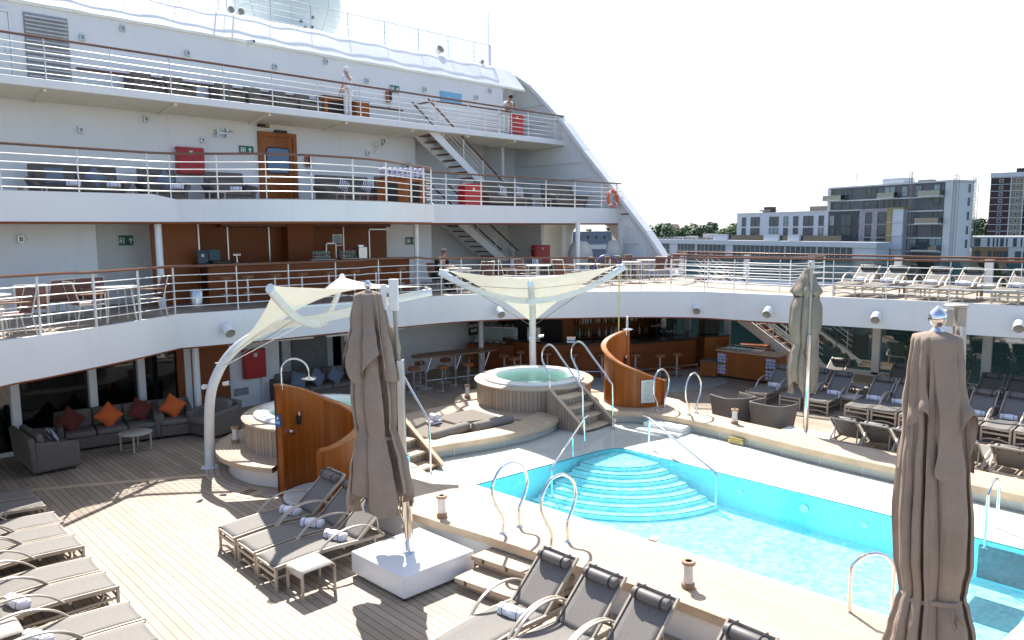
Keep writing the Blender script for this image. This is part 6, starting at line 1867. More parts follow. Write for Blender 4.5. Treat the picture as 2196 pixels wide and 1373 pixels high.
exit_sign(6.5, 21.38, 4.45, 'dark escape sign in the recess left of the terrace bar', .36)
def phone(x, y, z, label):
    t = thing('wall_phone', label, 'telephone', (x, y, z), 0, 'orange wall telephones')
    MB().box(-.10, -.10, 0, .02, 0, .40).build('case', 'phone', t, bevel=.015)
    MB().box(.02, -.13, .02, .12, -.03, .42).build('handset', 'black', t, bevel=.02)
    MB().tube([(.05, -.08, .02), (.08, -.08, -.15), (.02, -.06, -.28), (-.05, -.05, -.02)], .008, 5).build('cord', 'black', t)
phone(13.6, 24.42, 7.08, 'orange telephone right of the wooden door on the second terrace')
phone(17.12, 24.40, 9.70, 'orange telephone on the top terrace wall below the escape sign')
phone(14.78, 21.68, 3.9, 'dark telephone behind the column at the terrace bar')
t = thing('wall_bracket', 'steel lamp bracket on the second terrace wall left of the escape sign', 'bracket', (10.55, 24.42, 7.85))
MB().box(-.22, -.2, 0, -.19, 0, .25).box(.1, -.2, 0, .13, 0, .3).box(-.22, -.2, .1, .22, -.17, .13).cyl((.12, -.2, .15), (.3, -.2, .2), .03).build('arms', 'steel', t)
t = thing('door_lamp', 'small dark lamp above the wooden door of the second terrace', 'lamp', (12.0, 24.42, 8.30))
MB().box(-.22, -.12, 0, .18, 0, .09).build('housing', 'black', t, bevel=.01); MB().box(.04, -.125, .02, .16, -.12, .07).build('lens', 'yellow', t)
for x, y, z, nm in ((11.5, 24.25, 10.85, 'under the roof edge of the top terrace'), (16.5, 24.4, 7.95, 'on the second terrace wall above the curved railing')):
    t = thing('camera_unit', 'white surveillance camera ' + nm, 'security camera', (x, y, z), 0, 'white surveillance cameras')
    MB().cyl((0, 0, 0), (0, -.1, .05), .03).obox((0, -.22, .10), (.12, .30, .12), .3).build('housing', 'rail_white', t, bevel=.015)
    MB().cyl((.05, -.38, .10), (.06, -.40, .10), .04, n=12).build('lens', 'black', t)
    MB().tube([(0, 0, 0), (.0, -.05, -.12), (-.1, -.02, -.25)], .02, 6).build('arm', 'rail_white', t)
# long light bars under the lowest parapet
for i, (a, b, nm) in enumerate((((8.3, 17.95), (9.75, 17.55), 'leftmost'), ((10.1, 17.5), (11.2, 17.4), 'behind the parasol, left part'), ((11.6, 17.4), (12.5, 17.35), 'behind the parasol, right part'), ((12.85, 17.4), (14.3, 17.5), 'right of the parasol'), ((14.7, 17.6), (15.5, 17.5), 'rightmost, beside the column'))):
    t = thing('light_bar', 'long white light bar under the terrace edge, ' + nm, 'light bar', (a[0], a[1], 2.02), 0, 'long light bars under the terrace edge')
    MB().bar((0, 0, 0), (b[0] - a[0], b[1] - a[1], 0), .10, .05).build('tube_housing', 'rail_white', t, bevel=.01)
    MB().bar((.0, .07, .0), (b[0] - a[0], b[1] - a[1] + .07, 0), .03, .035).build('trim', 'rail_wood', t)
    MB().cyl((.3, 0, .02), (.3, .05, .62), .012, n=6).build('hanger', 'steel', t)
t = thing('graffiti_panel', 'small grey lettered panel on the wall below the red fire hose box', 'panel', (8.6, 19.48, .35))
MB().box(-.2, -.012, 0, .2, 0, .2).build('panel', plain('grey_lettering', (.28, .28, .28), .6, var=.6, scale=26), t)

# ============================================================ roof
rl = railing('roof_railing', 'thin white railing on the roof edge beside the radome', [(8.5, 25.9), (10.0, 25.9), (11.6, 25.9), (13.2, 25.9), (14.8, 25.9), (16.4, 25.9), (18.1, 25.9), (19.8, 25.9), (21.4, 25.9), (22.9, 25.9), (23.9, 25.9)], lambda p: 1.05, [(5, 25.9), (15, 25.9), (23.9, 25.9)], 12.1, 4, False, .03, 0, 'roof railings', 'rail_grey', .009)
rl2_ = railing('roof_railing', 'thin white railing running back from the end of the roof edge', [(23.9, 25.95), (22.9, 29.5), (21.9, 33)], lambda p: 1.05, [(23.9, 25.95), (21.9, 33)], 12.1, 3, False, .03, 0, 'roof railings', 'rail_grey', .009)
rd = thing('radome', 'large pale spherical radome on the roof, cut by the top of the photo', 'radome', (17.16, 32, 12.1))
MB().sphere((0, 0, 2.9), 2.34, 40, 24).build('shell', plain('radome_shell', (.50, .58, .58), .35, var=.04, scale=1), rd)
MB().lathe([(1.2, -.1), (1.25, .8), (1.1, .95)], n=40).build('base', 'white', rd)
b = MB()
for i in range(8):
    a = R(i * 45 + 20)
    b.tube([(2.345 * math.cos(a) * math.sin(R(q)), 2.345 * math.sin(a) * math.sin(R(q)), 2.9 + 2.345 * math.cos(R(q))) for q in range(40, 141, 10)], .008, 5)
for q in (75, 105):
    b.tube([(2.345 * math.cos(R(a)) * math.sin(R(q)), 2.345 * math.sin(R(a)) * math.sin(R(q)), 2.9 + 2.345 * math.cos(R(q))) for a in range(0, 360, 10)], .008, 5, closed=True)
b.build('seam', plain('radome_seam', (.40, .46, .46), .5), rd)
for a, z in ((-96, 1.45), (-89, 1.85), (-103, 1.65), (-87, 1.5)):
    q = math.sqrt(2.34 ** 2 - (z - 2.9) ** 2)
    MB().obox((q * math.cos(R(a)), q * math.sin(R(a)), z), (.11, .05, .11), R(a + 90)).build('vent', 'black', rd)
an = thing('antenna', 'thin whip antenna at the right end of the roof railing', 'antenna', (23.75, 25.85, 12.1))
MB().cyl((0, 0, 0), (0, 0, 2.5), .018, .010, 6).build('whip', plain('antenna_grey', (.35, .35, .36), .5), an)
MB().tube([(-.18, 0, 2.2), (-.18, 0, 2.0), (0, 0, 1.95)], .008, 5).tube([(-.15, 0, 1.7), (-.15, 0, 1.5), (0, 0, 1.45)], .008, 5).build('dipole', 'steel', an)
for x, y, nm, s in ((11.6, 25.7, 'left of the radome, first', 1), (11.95, 25.7, 'left of the radome, second', 1), (20.7, 25.7, 'right of the radome on the roof edge', 1.5), (23.0, 25.6, 'at the right end of the roof edge', .8)):
    t = thing('roof_spotlight', 'spotlight on the roof edge ' + nm, 'spotlight', (x, y, 12.02), 0, 'spotlights on the roof edge')
    MB().cyl((0, 0, 0), (0, 0, .18 * s), .025, n=8).build('stand', 'rail_white', t)
    MB().cyl((0, .05, .22 * s), (0, -.16, .28 * s), .09 * s, .12 * s, 16).build('housing', plain('lamp_beige', (.55, .53, .46), .5) if 'lamp_beige' not in bpy.data.materials else bpy.data.materials['lamp_beige'], t)
    MB().cyl((0, -.161, .28 * s), (0, -.165, .281 * s), .10 * s, n=16).build('lens', 'lens', t)
for x in (11.35, 11.95):
    t = tag(MB().cyl((x, 26.0, 12.1), (x, 26.0, 14.2), .03, n=8).build('roof_mast', 'rail_white', None), 'thin white mast on the roof left of the radome, %s of two' % ('left' if x < 11.5 else 'right'), 'mast', 'thin masts on the roof')
# ============================================================ people
def skin_mesh(name, verts, edges, radii, mat, parent, sub=1, root=0):
    me = bpy.data.meshes.new(name)
    bm = bmesh.new()
    ly = bm.verts.layers.skin.verify()
    vs = [bm.verts.new(v) for v in verts]
    for a, b in edges: bm.edges.new((vs[a], vs[b]))
    for i, v in enumerate(vs):
        r = radii[i]
        v[ly].radius = r if isinstance(r, tuple) else (r, r)
        v[ly].use_root = (i == root)
    bm.to_mesh(me); bm.free()
    me.materials.append(M[mat] if isinstance(mat, str) else mat)
    o = bpy.data.objects.new(name, me); COL.objects.link(o)
    if parent: o.parent = parent
    q = o.modifiers.new('skin', 'SKIN'); q.use_smooth_shade = True
    q = o.modifiers.new('sub', 'SUBSURF'); q.levels = sub; q.render_levels = sub
    return o
def person(label, loc, rz, J, top, bottom, hairm='hair'):
    """faces local +y"""
    t = thing('person', label, 'person', loc, R(rz))
    names = ['pelvis', 'waist', 'chest', 'neck', 'head', 'crown']
    V_, E_, Rr_ = [], [], []
    idx = {}
    def add(n, p, r, par=None):
        idx[n] = len(V_); V_.append(p); Rr_.append(r)
        if par: E_.append((idx[par], idx[n]))
    add('pelvis', J['pelvis'], (.15, .11)); add('waist', J['waist'], (.13, .10), 'pelvis'); add('chest', J['chest'], (.16, .115), 'waist')
    add('neckb', J['neck'], (.06, .06), 'chest')
    hd = Vector(J['head']); nk = Vector(J['neck']); up = (hd - nk).normalized()
    add('jaw', tuple(nk + (hd - nk) * .55), (.062, .068), 'neckb'); add('head', tuple(hd), (.077, .095), 'jaw'); add('crown', tuple(hd + up * .085), (.062, .078), 'head')
    for s, k in (('l', -1), ('r', 1)):
        add('sh' + s, J['sh' + s], .062, 'chest'); add('el' + s, J['el' + s], .044, 'sh' + s); add('wr' + s, J['wr' + s], .029, 'el' + s)
        w = Vector(J['wr' + s]); e = Vector(J['el' + s]); d = (w - e).normalized()
        add('pa' + s, tuple(w + d * .07), (.038, .018), 'wr' + s)
        sx = d.cross(Vector((0, 0, 1)));
        if sx.length < .2: sx = Vector((0, 1, 0))
        sx.normalize(); dn = d.cross(sx)
        for f, (o_, ln) in enumerate(((-.030, .062), (-.010, .075), (.010, .072), (.028, .056))):
            b0 = w + d * .085 + sx * o_
            add('f%d%s' % (f, s), tuple(b0 + d * .03), .009, 'pa' + s)
            add('g%d%s' % (f, s), tuple(b0 + d * ln + dn * .02), .008, 'f%d%s' % (f, s))
        add('t0' + s, tuple(w + d * .05 + sx * -.05), .010, 'pa' + s); add('t1' + s, tuple(w + d * .085 + sx * -.065 + dn * .01), .009, 't0' + s)
        add('hi' + s, J['hi' + s], .085, 'pelvis'); add('kn' + s, J['kn' + s], .058, 'hi' + s); add('an' + s, J['an' + s], .040, 'kn' + s); add('to' + s, J['to' + s], (.042, .03), 'an' + s)
    body = skin_mesh('body', V_, E_, Rr_, 'skin', t)
    sub = lambda names, grow, mat, nm, edges: skin_mesh(nm, [V_[idx[n]] for n in names], edges, [(tuple(x + grow for x in Rr_[idx[n]]) if isinstance(Rr_[idx[n]], tuple) else Rr_[idx[n]] + grow) for n in names], mat, t)
    def part(a, b, f): return tuple(Vector(J[a]) + (Vector(J[b]) - Vector(J[a])) * f)
    V_.append(part('shl', 'ell', .85)); idx['sl'] = len(V_) - 1; Rr_.append(.05)
    V_.append(part('shr', 'elr', .85)); idx['sr'] = len(V_) - 1; Rr_.append(.05)
    sub(['pelvis', 'waist', 'chest', 'shl', 'sl', 'shr', 'sr'], .016, top, 'shirt', [(0, 1), (1, 2), (2, 3), (3, 4), (2, 5), (5, 6)])
    V_.append(part('knl', 'anl', .93)); idx['cl'] = len(V_) - 1; Rr_.append(.055)
    V_.append(part('knr', 'anr', .93)); idx['cr'] = len(V_) - 1; Rr_.append(.055)
    sub(['pelvis', 'hil', 'knl', 'cl', 'hir', 'knr', 'cr'], .018, bottom, 'trousers', [(0, 1), (1, 2), (2, 3), (0, 4), (4, 5), (5, 6)])
    for s in 'lr':
        a = Vector(J['an' + s]); q = Vector(J['to' + s])
        MB().tube([a + Vector((0, 0, -.03)) - (q - a) * .2, a * .5 + q * .5, q], [.05, .052, .04], 10).build('shoe', 'cloth_white' if bottom == 'cloth_white' else 'black', t)
    fw = Vector(J.get('look', (0, 1, 0))).normalized(); sd = fw.cross(Vector((0, 0, 1))).normalized(); u2 = sd.cross(fw)
    hm = MB().sphere(tuple(hd + u2 * .045 - fw * .018), .104, 18, 12, (.86, 1.0, .92)).build('hair', hairm, t)
    f = MB()
    for k in (-1, 1): f.sphere(tuple(hd + fw * .092 + sd * k * .033 + u2 * .0), .011, 8, 6)
    f.build('eyes', 'dark', t)
    MB().sphere(tuple(hd + fw * .105 - u2 * .025), .016, 8, 6, (.7, .8, 1.2)).build('nose', 'skin', t)
    MB().obox(tuple(hd + fw * .092 - u2 * .06), (.045, .012, .010)).build('mouth', 'sofa_red', t)
    e = MB()
    for k in (-1, 1): e.sphere(tuple(hd + sd * k * .082 - u2 * .01), .022, 8, 6, (.4, .8, 1.3))
    e.build('ears', 'skin', t)
    return t
stand = dict(pelvis=(0, 0, .95), waist=(0, 0, 1.10), chest=(0, 0, 1.32), neck=(0, .01, 1.50), head=(0, .03, 1.65), shl=(-.19, 0, 1.42), shr=(.19, 0, 1.42), ell=(-.25, -.02, 1.14), elr=(.25, -.02, 1.14), wrl=(-.24, .12, .92), wrr=(.24, .12, .92), hil=(-.09, 0, .90), hir=(.09, 0, .90), knl=(-.10, .02, .50), knr=(.10, .01, .50), anl=(-.11, 0, .08), anr=(.11, 0, .08), tol=(-.12, .16, .03), tor=(.12, .16, .03))
def pose(**k):
    d = dict(stand); d.update(k); return d
person('person in white uniform standing at the wooden cart on the top terrace', (14.62, 23.25, 8.705), 20, pose(elr=(.26, .06, 1.15), wrr=(.18, .26, .98)), 'cloth_white', 'cloth_white', 'cloth_white')
person('person in white leaning on the top terrace railing looking at a phone', (22.2, 23.15, 8.705), 170, pose(chest=(0, .16, 1.27), waist=(0, .04, 1.08), neck=(0, .28, 1.42), head=(0, .38, 1.53), shl=(-.19, .20, 1.37), shr=(.19, .20, 1.37), ell=(-.25, .42, 1.16), elr=(.25, .42, 1.16), wrl=(-.05, .55, 1.18), wrr=(.06, .55, 1.19), look=(0, .8, -.5)), 'cloth_white', 'cloth_white')
ph_ = MB().obox((0, 0, 0), (.075, .012, .15), 0, R(-30)).build('mobile_phone', 'black', None)
ph_.location = (22.1, 22.52, 9.95); tag(ph_, 'dark mobile phone held by the person leaning on the top railing', 'phone')
person('bartender in a white shirt standing with back turned behind the pool bar', (22.35, 15.2, .28), 40, pose(ell=(-.27, .08, 1.15), wrl=(-.16, .3, 1.08), elr=(.27, .08, 1.15), wrr=(.18, .3, 1.08)), 'cloth_white', 'cloth_black')
person('man in black sitting at a table on the lowest terrace, head bent', (14.55, 18.25, 2.905), -165, pose(pelvis=(0, 0, .52), waist=(0, .02, .66), chest=(0, .10, .90), neck=(0, .17, 1.06), head=(0, .24, 1.19), shl=(-.2, .10, 1.0), shr=(.2, .10, 1.0), ell=(-.28, .24, .80), elr=(.28, .24, .80), wrl=(-.12, .45, .78), wrr=(.12, .45, .78), hil=(-.1, .02, .50), hir=(.1, .02, .50), knl=(-.14, .42, .50), knr=(.14, .42, .50), anl=(-.14, .40, .08), anr=(.14, .40, .08), tol=(-.15, .56, .03), tor=(.15, .56, .03), look=(0, .9, -.4)), 'cloth_black', 'cloth_black', plain('grey_hair', (.16, .13, .11), .8))
put_chair(14.55, 18.22, 0 + 15, 'terrace chair on which the man in black sits')

# ============================================================ the far bank
CX, CY = 178.8, 49.3
UA = math.atan2(.948, .318)
def city_mats():
    t = NT('white_cladding'); s = t.sep(t.objc())
    a = t.math('LESS_THAN', t.math('FRACT', t.math('DIVIDE', s[2], .75)), .05)
    b = t.math('LESS_THAN', t.math('FRACT', t.math('DIVIDE', s[0], 2.4)), .018)
    t.base(t.mix(t.math('MAXIMUM', a, b), (.50, .53, .58), (.36, .38, .42))); t.set(Roughness=.5)
    M['clad'] = t.m
    t = NT('dark_cladding'); s = t.sep(t.objc())
    b = t.math('LESS_THAN', t.math('FRACT', t.math('DIVIDE', s[0], 1.3)), .05)
    t.base(t.mix(b, (.085, .092, .105), (.05, .055, .065))); t.set(Roughness=.4)
    M['clad_dark'] = t.m
    M['clad_gable'] = plain('pale_gable', (.62, .62, .61), .6, var=.04, scale=.5)
    M['city_glass'] = plain('city_glass', (.045, .07, .085), .08, var=.35, scale=.8)
    M['city_glass2'] = plain('city_glass_pale', (.20, .27, .29), .1, var=.25, scale=.5)
    M['slab'] = plain('slab_edge', (.55, .55, .55), .6)
    M['insul'] = plain('bare_boarding', (.30, .27, .30), .8, var=.35, scale=2.5)
    M['ochre'] = plain('ochre_board', (.30, .24, .10), .8, var=.15)
    M['brown_brick'] = plain('brown_brick', (.062, .032, .032), .8, var=.12, scale=3)
    M['beige_brick'] = plain('beige_brick', (.26, .21, .145), .8, var=.12, scale=3)
    M['tan_wall'] = plain('tan_wall', (.33, .20, .10), .8, var=.1)
    M['grey_roof'] = plain('grey_roof', (.22, .20, .19), .8, var=.15)
    M['mast_grey'] = plain('mast_grey', (.26, .24, .23), .6)
city_mats()
def win(b, t, x0, x1, z0, z1, y, glass='city_glass', bars=1):
    f = MB()
    f.box(x0 - .08, y, z0 - .08, x0, y + .12, z1 + .08).box(x1, y, z0 - .08, x1 + .08, y + .12, z1 + .08).box(x0, y, z1, x1, y + .12, z1 + .08).box(x0, y, z0 - .08, x1, y + .12, z0)
    for i in range(bars):
        x = x0 + (x1 - x0) * (i + 1) / (bars + 1); f.box(x - .04, y, z0, x + .04, y + .1, z1)
    f.box(x0, y, z0 + (z1 - z0) * .36, x1, y + .09, z0 + (z1 - z0) * .36 + .06)
    w_ = f.build('window', 'clad_dark', t, smooth=False)
    MB().box(x0, y - .02, z0, x1, y + .03, z1).build('pane', glass, w_, smooth=False)
def bldg(name, label, x=CX, y=CY, z=0, rz=UA):
    return thing(name, label, 'building', (x, y, z), rz)
# low white block
t = bldg('apartment_block', 'low white clad apartment block with a row of dark windows, left of the taller block')
MB().box(22.3, -12, -14, 65.0, 0, 8.9).build('wall', 'clad', t, smooth=False)
MB().box(22.0, -.3, 8.9, 65.2, .15, 9.15).build('parapet', 'slab', t, smooth=False)
for i, (a, b_) in enumerate(((61.4, 62.8), (56.0, 59.3), (49.0, 52.2), (45.6, 47.0), (42.1, 43.6), (37.1, 40.2), (33.8, 35.2), (30.4, 31.9), (25.5, 28.5), (22.5, 23.7))):
    for z0, z1 in ((5.4, 7.85), (2.2, 4.8)):
        win(None, t, a, b_, z0, z1, 0, 'city_glass2' if (i + int(z0)) % 4 == 0 else 'city_glass', 1 if b_ - a > 2 else 0)
tag(MB().box(30, -9, 9.2, 43, -5, 10.5).build('roof_plant', plain('plant_screen', (.16, .145, .13), .8, var=.25), t, smooth=False))
ch = MB().box(56.0, -6, 9.0, 58.6, -4, 10.8).build('stair_head', 'brown_brick', t, smooth=False)
MB().box(56.0, -6.3, 9.6, 60.2, -3.8, 10.0).build('canopy', 'grey_roof', t, smooth=False)
for x in (57.2, 59.6): MB().box(x, -5, 9, x + .3, -4.7, 9.7).build('post', 'slab', t, smooth=False)
# patched part with bare boarding
MB().box(14.4, -12, -14, 22.3, 1.0, 9.2).build('boarded_bay', 'insul', t, smooth=False)
for a, b_ in ((19.0, 20.5), (14.9, 17.2)):
    for z0 in (5.8, 2.8, -.2, -3): win(None, t, a, b_, z0, z0 + 2.5, 1.0, 'city_glass', 0)
MB().box(10.4, -12, -14, 13.2, 1.4, 9.0).build('panel_bay', 'clad', t, smooth=False)
MB().box(13.2, -12, -14, 14.4, 1.6, 9.3).build('ochre_edge', 'ochre', t, smooth=False)
MB().box(10.3, -11, 9.0, 14.5, 1.7, 9.3).build('ochre_edge', 'ochre', t, smooth=False)
b = MB()
for z in (6, 3, 0): b.box(10.3, 1.4, z - .12, 14.4, 1.75, z)
b.build('slab_edge', 'slab', t, smooth=False)
# taller dark block with pale gable
t = bldg('apartment_tower', 'taller apartment block with dark cladding, balconies and a pale gable wall')
MB().box(1.8, -6.9, -14, 32.3, 0, 14.4).build('wall', 'clad_dark', t, smooth=False)
MB().box(0.0, -6.9, -14, 1.8, .05, 14.5).build('gable', 'clad_gable', t, smooth=False)
MB().box(-.2, -7.1, 14.45, 32.5, .2, 14.8).build('parapet', 'slab', t, smooth=False)
MB().box(31.7, -6, 8.9, 32.6, .25, 14.5).build('edge_frame', 'slab', t, smooth=False)
b = MB()
for z in (11.5, 8.5, 5.6, 2.6, -.4): b.box(1.9, 0, z - .28, 32.2 if z > 9 else 10.3, .35, z + .02)
b.build('slab_edge', 'slab', t, smooth=False)
for a, b_, z0, z1, g in ((3.0, 4.4, 12.2, 14.0, 'city_glass2'), (1.9, 2.8, 12.2, 14.0, 'city_glass'), (10.7, 12.2, 11.8, 14.0, 'city_glass2'), (13.8, 16.6, 11.8, 14.1, 'city_glass2'), (7.3, 8.8, 11.8, 14.0, 'city_glass2'), (18.8, 21.5, 12.0, 14.0, 'city_glass'), (25.6, 28.0, 12.0, 14.0, 'city_glass'), (3.0, 4.4, 9.7, 11.0, 'city_glass'), (1.9, 4.3, 6.3, 8.0, 'city_glass'), (1.9, 4.3, 3.1, 5.1, 'city_glass'), (1.9, 4.7, .0, 2.3, 'city_glass2'), (10.7, 12.3, 9.3, 11.0, 'city_glass'), (14.0, 16.6, 9.3, 11.1, 'city_glass'), (18.5, 22, 9.3, 11.0, 'city_glass'), (26, 31, 9.3, 11.0, 'city_glass'), (8.0, 10.0, 3.0, 5.2, 'city_glass'), (8.0, 10.0, 0, 2.3, 'city_glass2'), (5.2, 7.5, .0, 2.3, 'city_glass')):
    win(None, t, a, b_, z0, z1, 0, g, 1 if b_ - a > 2 else 0)
for a, b_, z in ((2.0, 7.0, 11.6), (13.0, 17.4, 11.6), (27.5, 33.0, 11.6), (2.0, 7.5, 5.7), (2.0, 8.0, -.2)):
    o = MB().box(a, 0.3, z - .2, b_, 1.6, z + .05).build('balcony', 'slab', t, smooth=False)
    MB().box(a, 1.5, z + .05, b_, 1.56, z + 1.15).box(a, .3, z + .05, a + .06, 1.5, z + 1.15).build('balustrade', 'pane', o, smooth=False)
b = MB()
for z in (12.2, 9.3, 6.3, 3.2, .3): b.box(-.05, -5.7, z, .06, -5.0, z + 1.8)
b.build('window', 'city_glass', t, smooth=False)
MB().box(13.0, -5, 14.8, 18.5, -1.5, 16.1).build('lift_head', 'clad', t, smooth=False)
MB().box(7.5, -5, 14.8, 10.5, -3, 15.4).build('roof_plant', 'grey_roof', t, smooth=False)
MB().cyl((26.2, -2, 14.8), (26.2, -2, 18.0), .06, n=6).build('aerial', 'mast_grey', t)
# hoist masts on the facade
for x, y, z1, nm in ((8.9, 1.2, 17.2, 'on the dark facade'), (-.35, -.3, 15.9, 'at the corner of the pale gable'), (-.3, -6.9, 15.5, 'at the far edge of the pale gable')):
    t = thing('hoist_mast', 'lattice hoist mast ' + nm, 'hoist mast', (CX + .318 * x - .948 * y, CY + .948 * x + .318 * y, 0), UA, 'hoist masts on the apartment tower')
    b = MB(); s = .38
    for sx in (-s, s):
        for sy in (-s, s): b.bar((sx, sy, -14), (sx, sy, z1), .07, .07)
    z = -3.0
    while z < z1:
        b.bar((-s, s, z), (s, s, z), .05, .05); b.bar((-s, s, z), (s, s, z + .75), .04, .04); b.bar((s, -s, z), (s, s, z), .05, .05)
        z += .75
    b.build('lattice', 'mast_grey', t, smooth=False)
# long low terrace building in front
t = bldg('terrace_building', 'long low glazed building with a white roof band in front of the apartment block')
MB().box(10, 6, -14, 95, 10.2, 1.2).build('wall', 'clad', t, smooth=False)
MB().box(9.6, 5.6, .35, 96, 10.6, 1.55).build('roof_band', 'clad', t, smooth=False)
for a, b_ in ((16.0, 26.0), (26.4, 36.0), (36.4, 55.0), (58.0, 70), (71, 79), (83, 94)):
    o = MB()
    n_ = max(2, int((b_ - a) / 1.6))
    for i in range(n_ + 1):
        x = a + (b_ - a) * i / n_; o.box(x - .05, 10.2, -3.2, x + .05, 10.34, .3)
    o.box(a, 10.2, -1.6, b_, 10.32, -1.52)
    w_ = o.build('window', 'slab', t, smooth=False)
    MB().box(a, 10.15, -3.2, b_, 10.24, .3).build('pane', 'city_glass', w_, smooth=False)
for x0, x1 in ((58.3, 63.9), (39.3, 44.4), (32.5, 36.2)):
    MB().box(x0, 9.0, 1.55, x1, 9.6, 3.2).build('planter', 'clad', t, smooth=False)
MB().box(20.5, 8.8, 1.6, 58, 8.86, 3.0).build('balustrade', 'pane', t, smooth=False)
for x0, x1, z, d in ((66, 70, 3.3, 7), (75, 78, 2.6, 7), (80.5, 84, 2.3, 7)):
    MB().box(x0, d - 1.2, 1.5, x1, d + 1.2, z).build('roof_plant', 'slab', t, smooth=False)
b = MB()
for i in range(16): b.box(60 + i * 2.1, 8.7, 1.55, 61.2 + i * 2.1, 9.1, 2.25)
b.build('roof_trim', 'grey_roof', t, smooth=False)
# brown brick tower
t = thing('brick_tower', 'brown brick high rise with white floor bands at the right edge', 'building', (345.8, 82.2, 0), R(-81))
W1, W2 = 6.6, 4.2
MB().box(0, 0, -14, W1, 14, 24.3).build('wall', 'brown_brick', t, smooth=False)
MB().box(W1 + .4, -.2, -14, W1 + W2, 14, 24.3).build('wall', 'beige_brick', t, smooth=False)
MB().box(W1 + W2 + .4, .4, -14, 26, 14, 24.3).build('wall', plain('dark_brick', (.04, .022, .026), .8), t, smooth=False)
MB().box(-.2, -.4, 24.3, 26.3, 14, 26.0).build('parapet', 'clad_gable', t, smooth=False)
MB().box(W1 + 1.5, 2, 26, 20, 10, 27.6).build('lift_head', 'dark', t, smooth=False)
b = MB()
for i in range(14): b.box(-.1, -.25, 24.1 - 2.62 * i - .12, 26.2, .6, 24.1 - 2.62 * i + .12)
b.box(W1, -.4, -14, W1 + .4, 1, 24.3).box(W1 + W2, -.4, -14, W1 + W2 + .4, 1, 24.3)
b.build('floor_band', 'slab', t, smooth=False)
for i in range(10):
    z = 22.3 - 2.62 * i
    for x, w_, y in ((3.0, 1.1, 0), (W1 + 2.0, .8, -.2), (W1 + W2 + 1.4, 1.2, .4), (W1 + W2 + 3.4, 1.3, .4), (W1 + W2 + 5.6, 1.3, .4)):
        o = MB().box(x - .15, y - .1, z - .15, x + w_ + .15, y + .02, z + 1.25).build('window', 'slab', t, smooth=False)
        MB().box(x, y - .13, z, x + w_, y - .1, z + 1.1).build('pane', 'city_glass', o, smooth=False)
# beige block, lower right
t = thing('tan_block', 'grey and tan low block with narrow windows below the brick tower', 'building', (193.6, 48.9, 0), R(-77))
MB().box(0, 0, -14, 16, 12, .3).build('wall', 'tan_wall', t, smooth=False)
MB().box(7.0, -.1, -14, 16, 12, .25).build('wall', 'slab', t, smooth=False)
MB().box(-.1, -.15, .3, 16.2, 12, 2.7).build('upper_wall', 'clad_gable', t, smooth=False)
for x, w_ in ((.4, 1.2), (3.0, .35), (4.0, .25), (4.7, .25), (5.4, .6), (6.5, .2), (7.8, .6), (9.2, .2), (10.0, .2), (11, .6), (13, .6)):
    o = MB().box(x - .04, -.2, .45, x + w_ + .04, -.12, 2.3).build('window', 'dark', t, smooth=False)
    MB().box(x, -.23, .5, x + w_, -.2, 2.25).build('pane', 'city_glass', o, smooth=False)
for x, w_ in ((.5, 1.2), (3.3, .5), (4.4, .2), (5.0, .2), (5.6, .8), (6.6, .25), (8.3, 1.0), (9.8, 1.0), (11.5, 1.0)):
    o = MB().box(x - .04, -.2, -3.2, x + w_ + .04, -.02, -.6).build('window', 'dark', t, smooth=False)
    MB().box(x, -.23, -3.1, x + w_, -.2, -.7).build('pane', 'city_glass', o, smooth=False)
# blue grey flats seen through the oval opening
t = thing('waterside_flats', 'blue grey flats glimpsed through the oval opening of the ship side', 'building', (214, 205, 0), R(-45))
MB().box(-12, 0, -14, 30, 12, 3.9).build('wall', plain('blue_grey_wall', (.12, .15, .20), .6, var=.1), t, smooth=False)
MB().box(10, -.3, -3, 28, .0, -1.2).build('balcony', 'slab', t, smooth=False)
for i in range(12):
    for z in (.6, -3):
        o = MB().box(-10 + i * 3.2, -.12, z, -8.2 + i * 3.2, .02, z + 2.2).build('window', 'slab', t, smooth=False)
        MB().box(-9.9 + i * 3.2, -.16, z + .1, -8.3 + i * 3.2, -.12, z + 2.1).build('pane', 'city_glass', o, smooth=False)
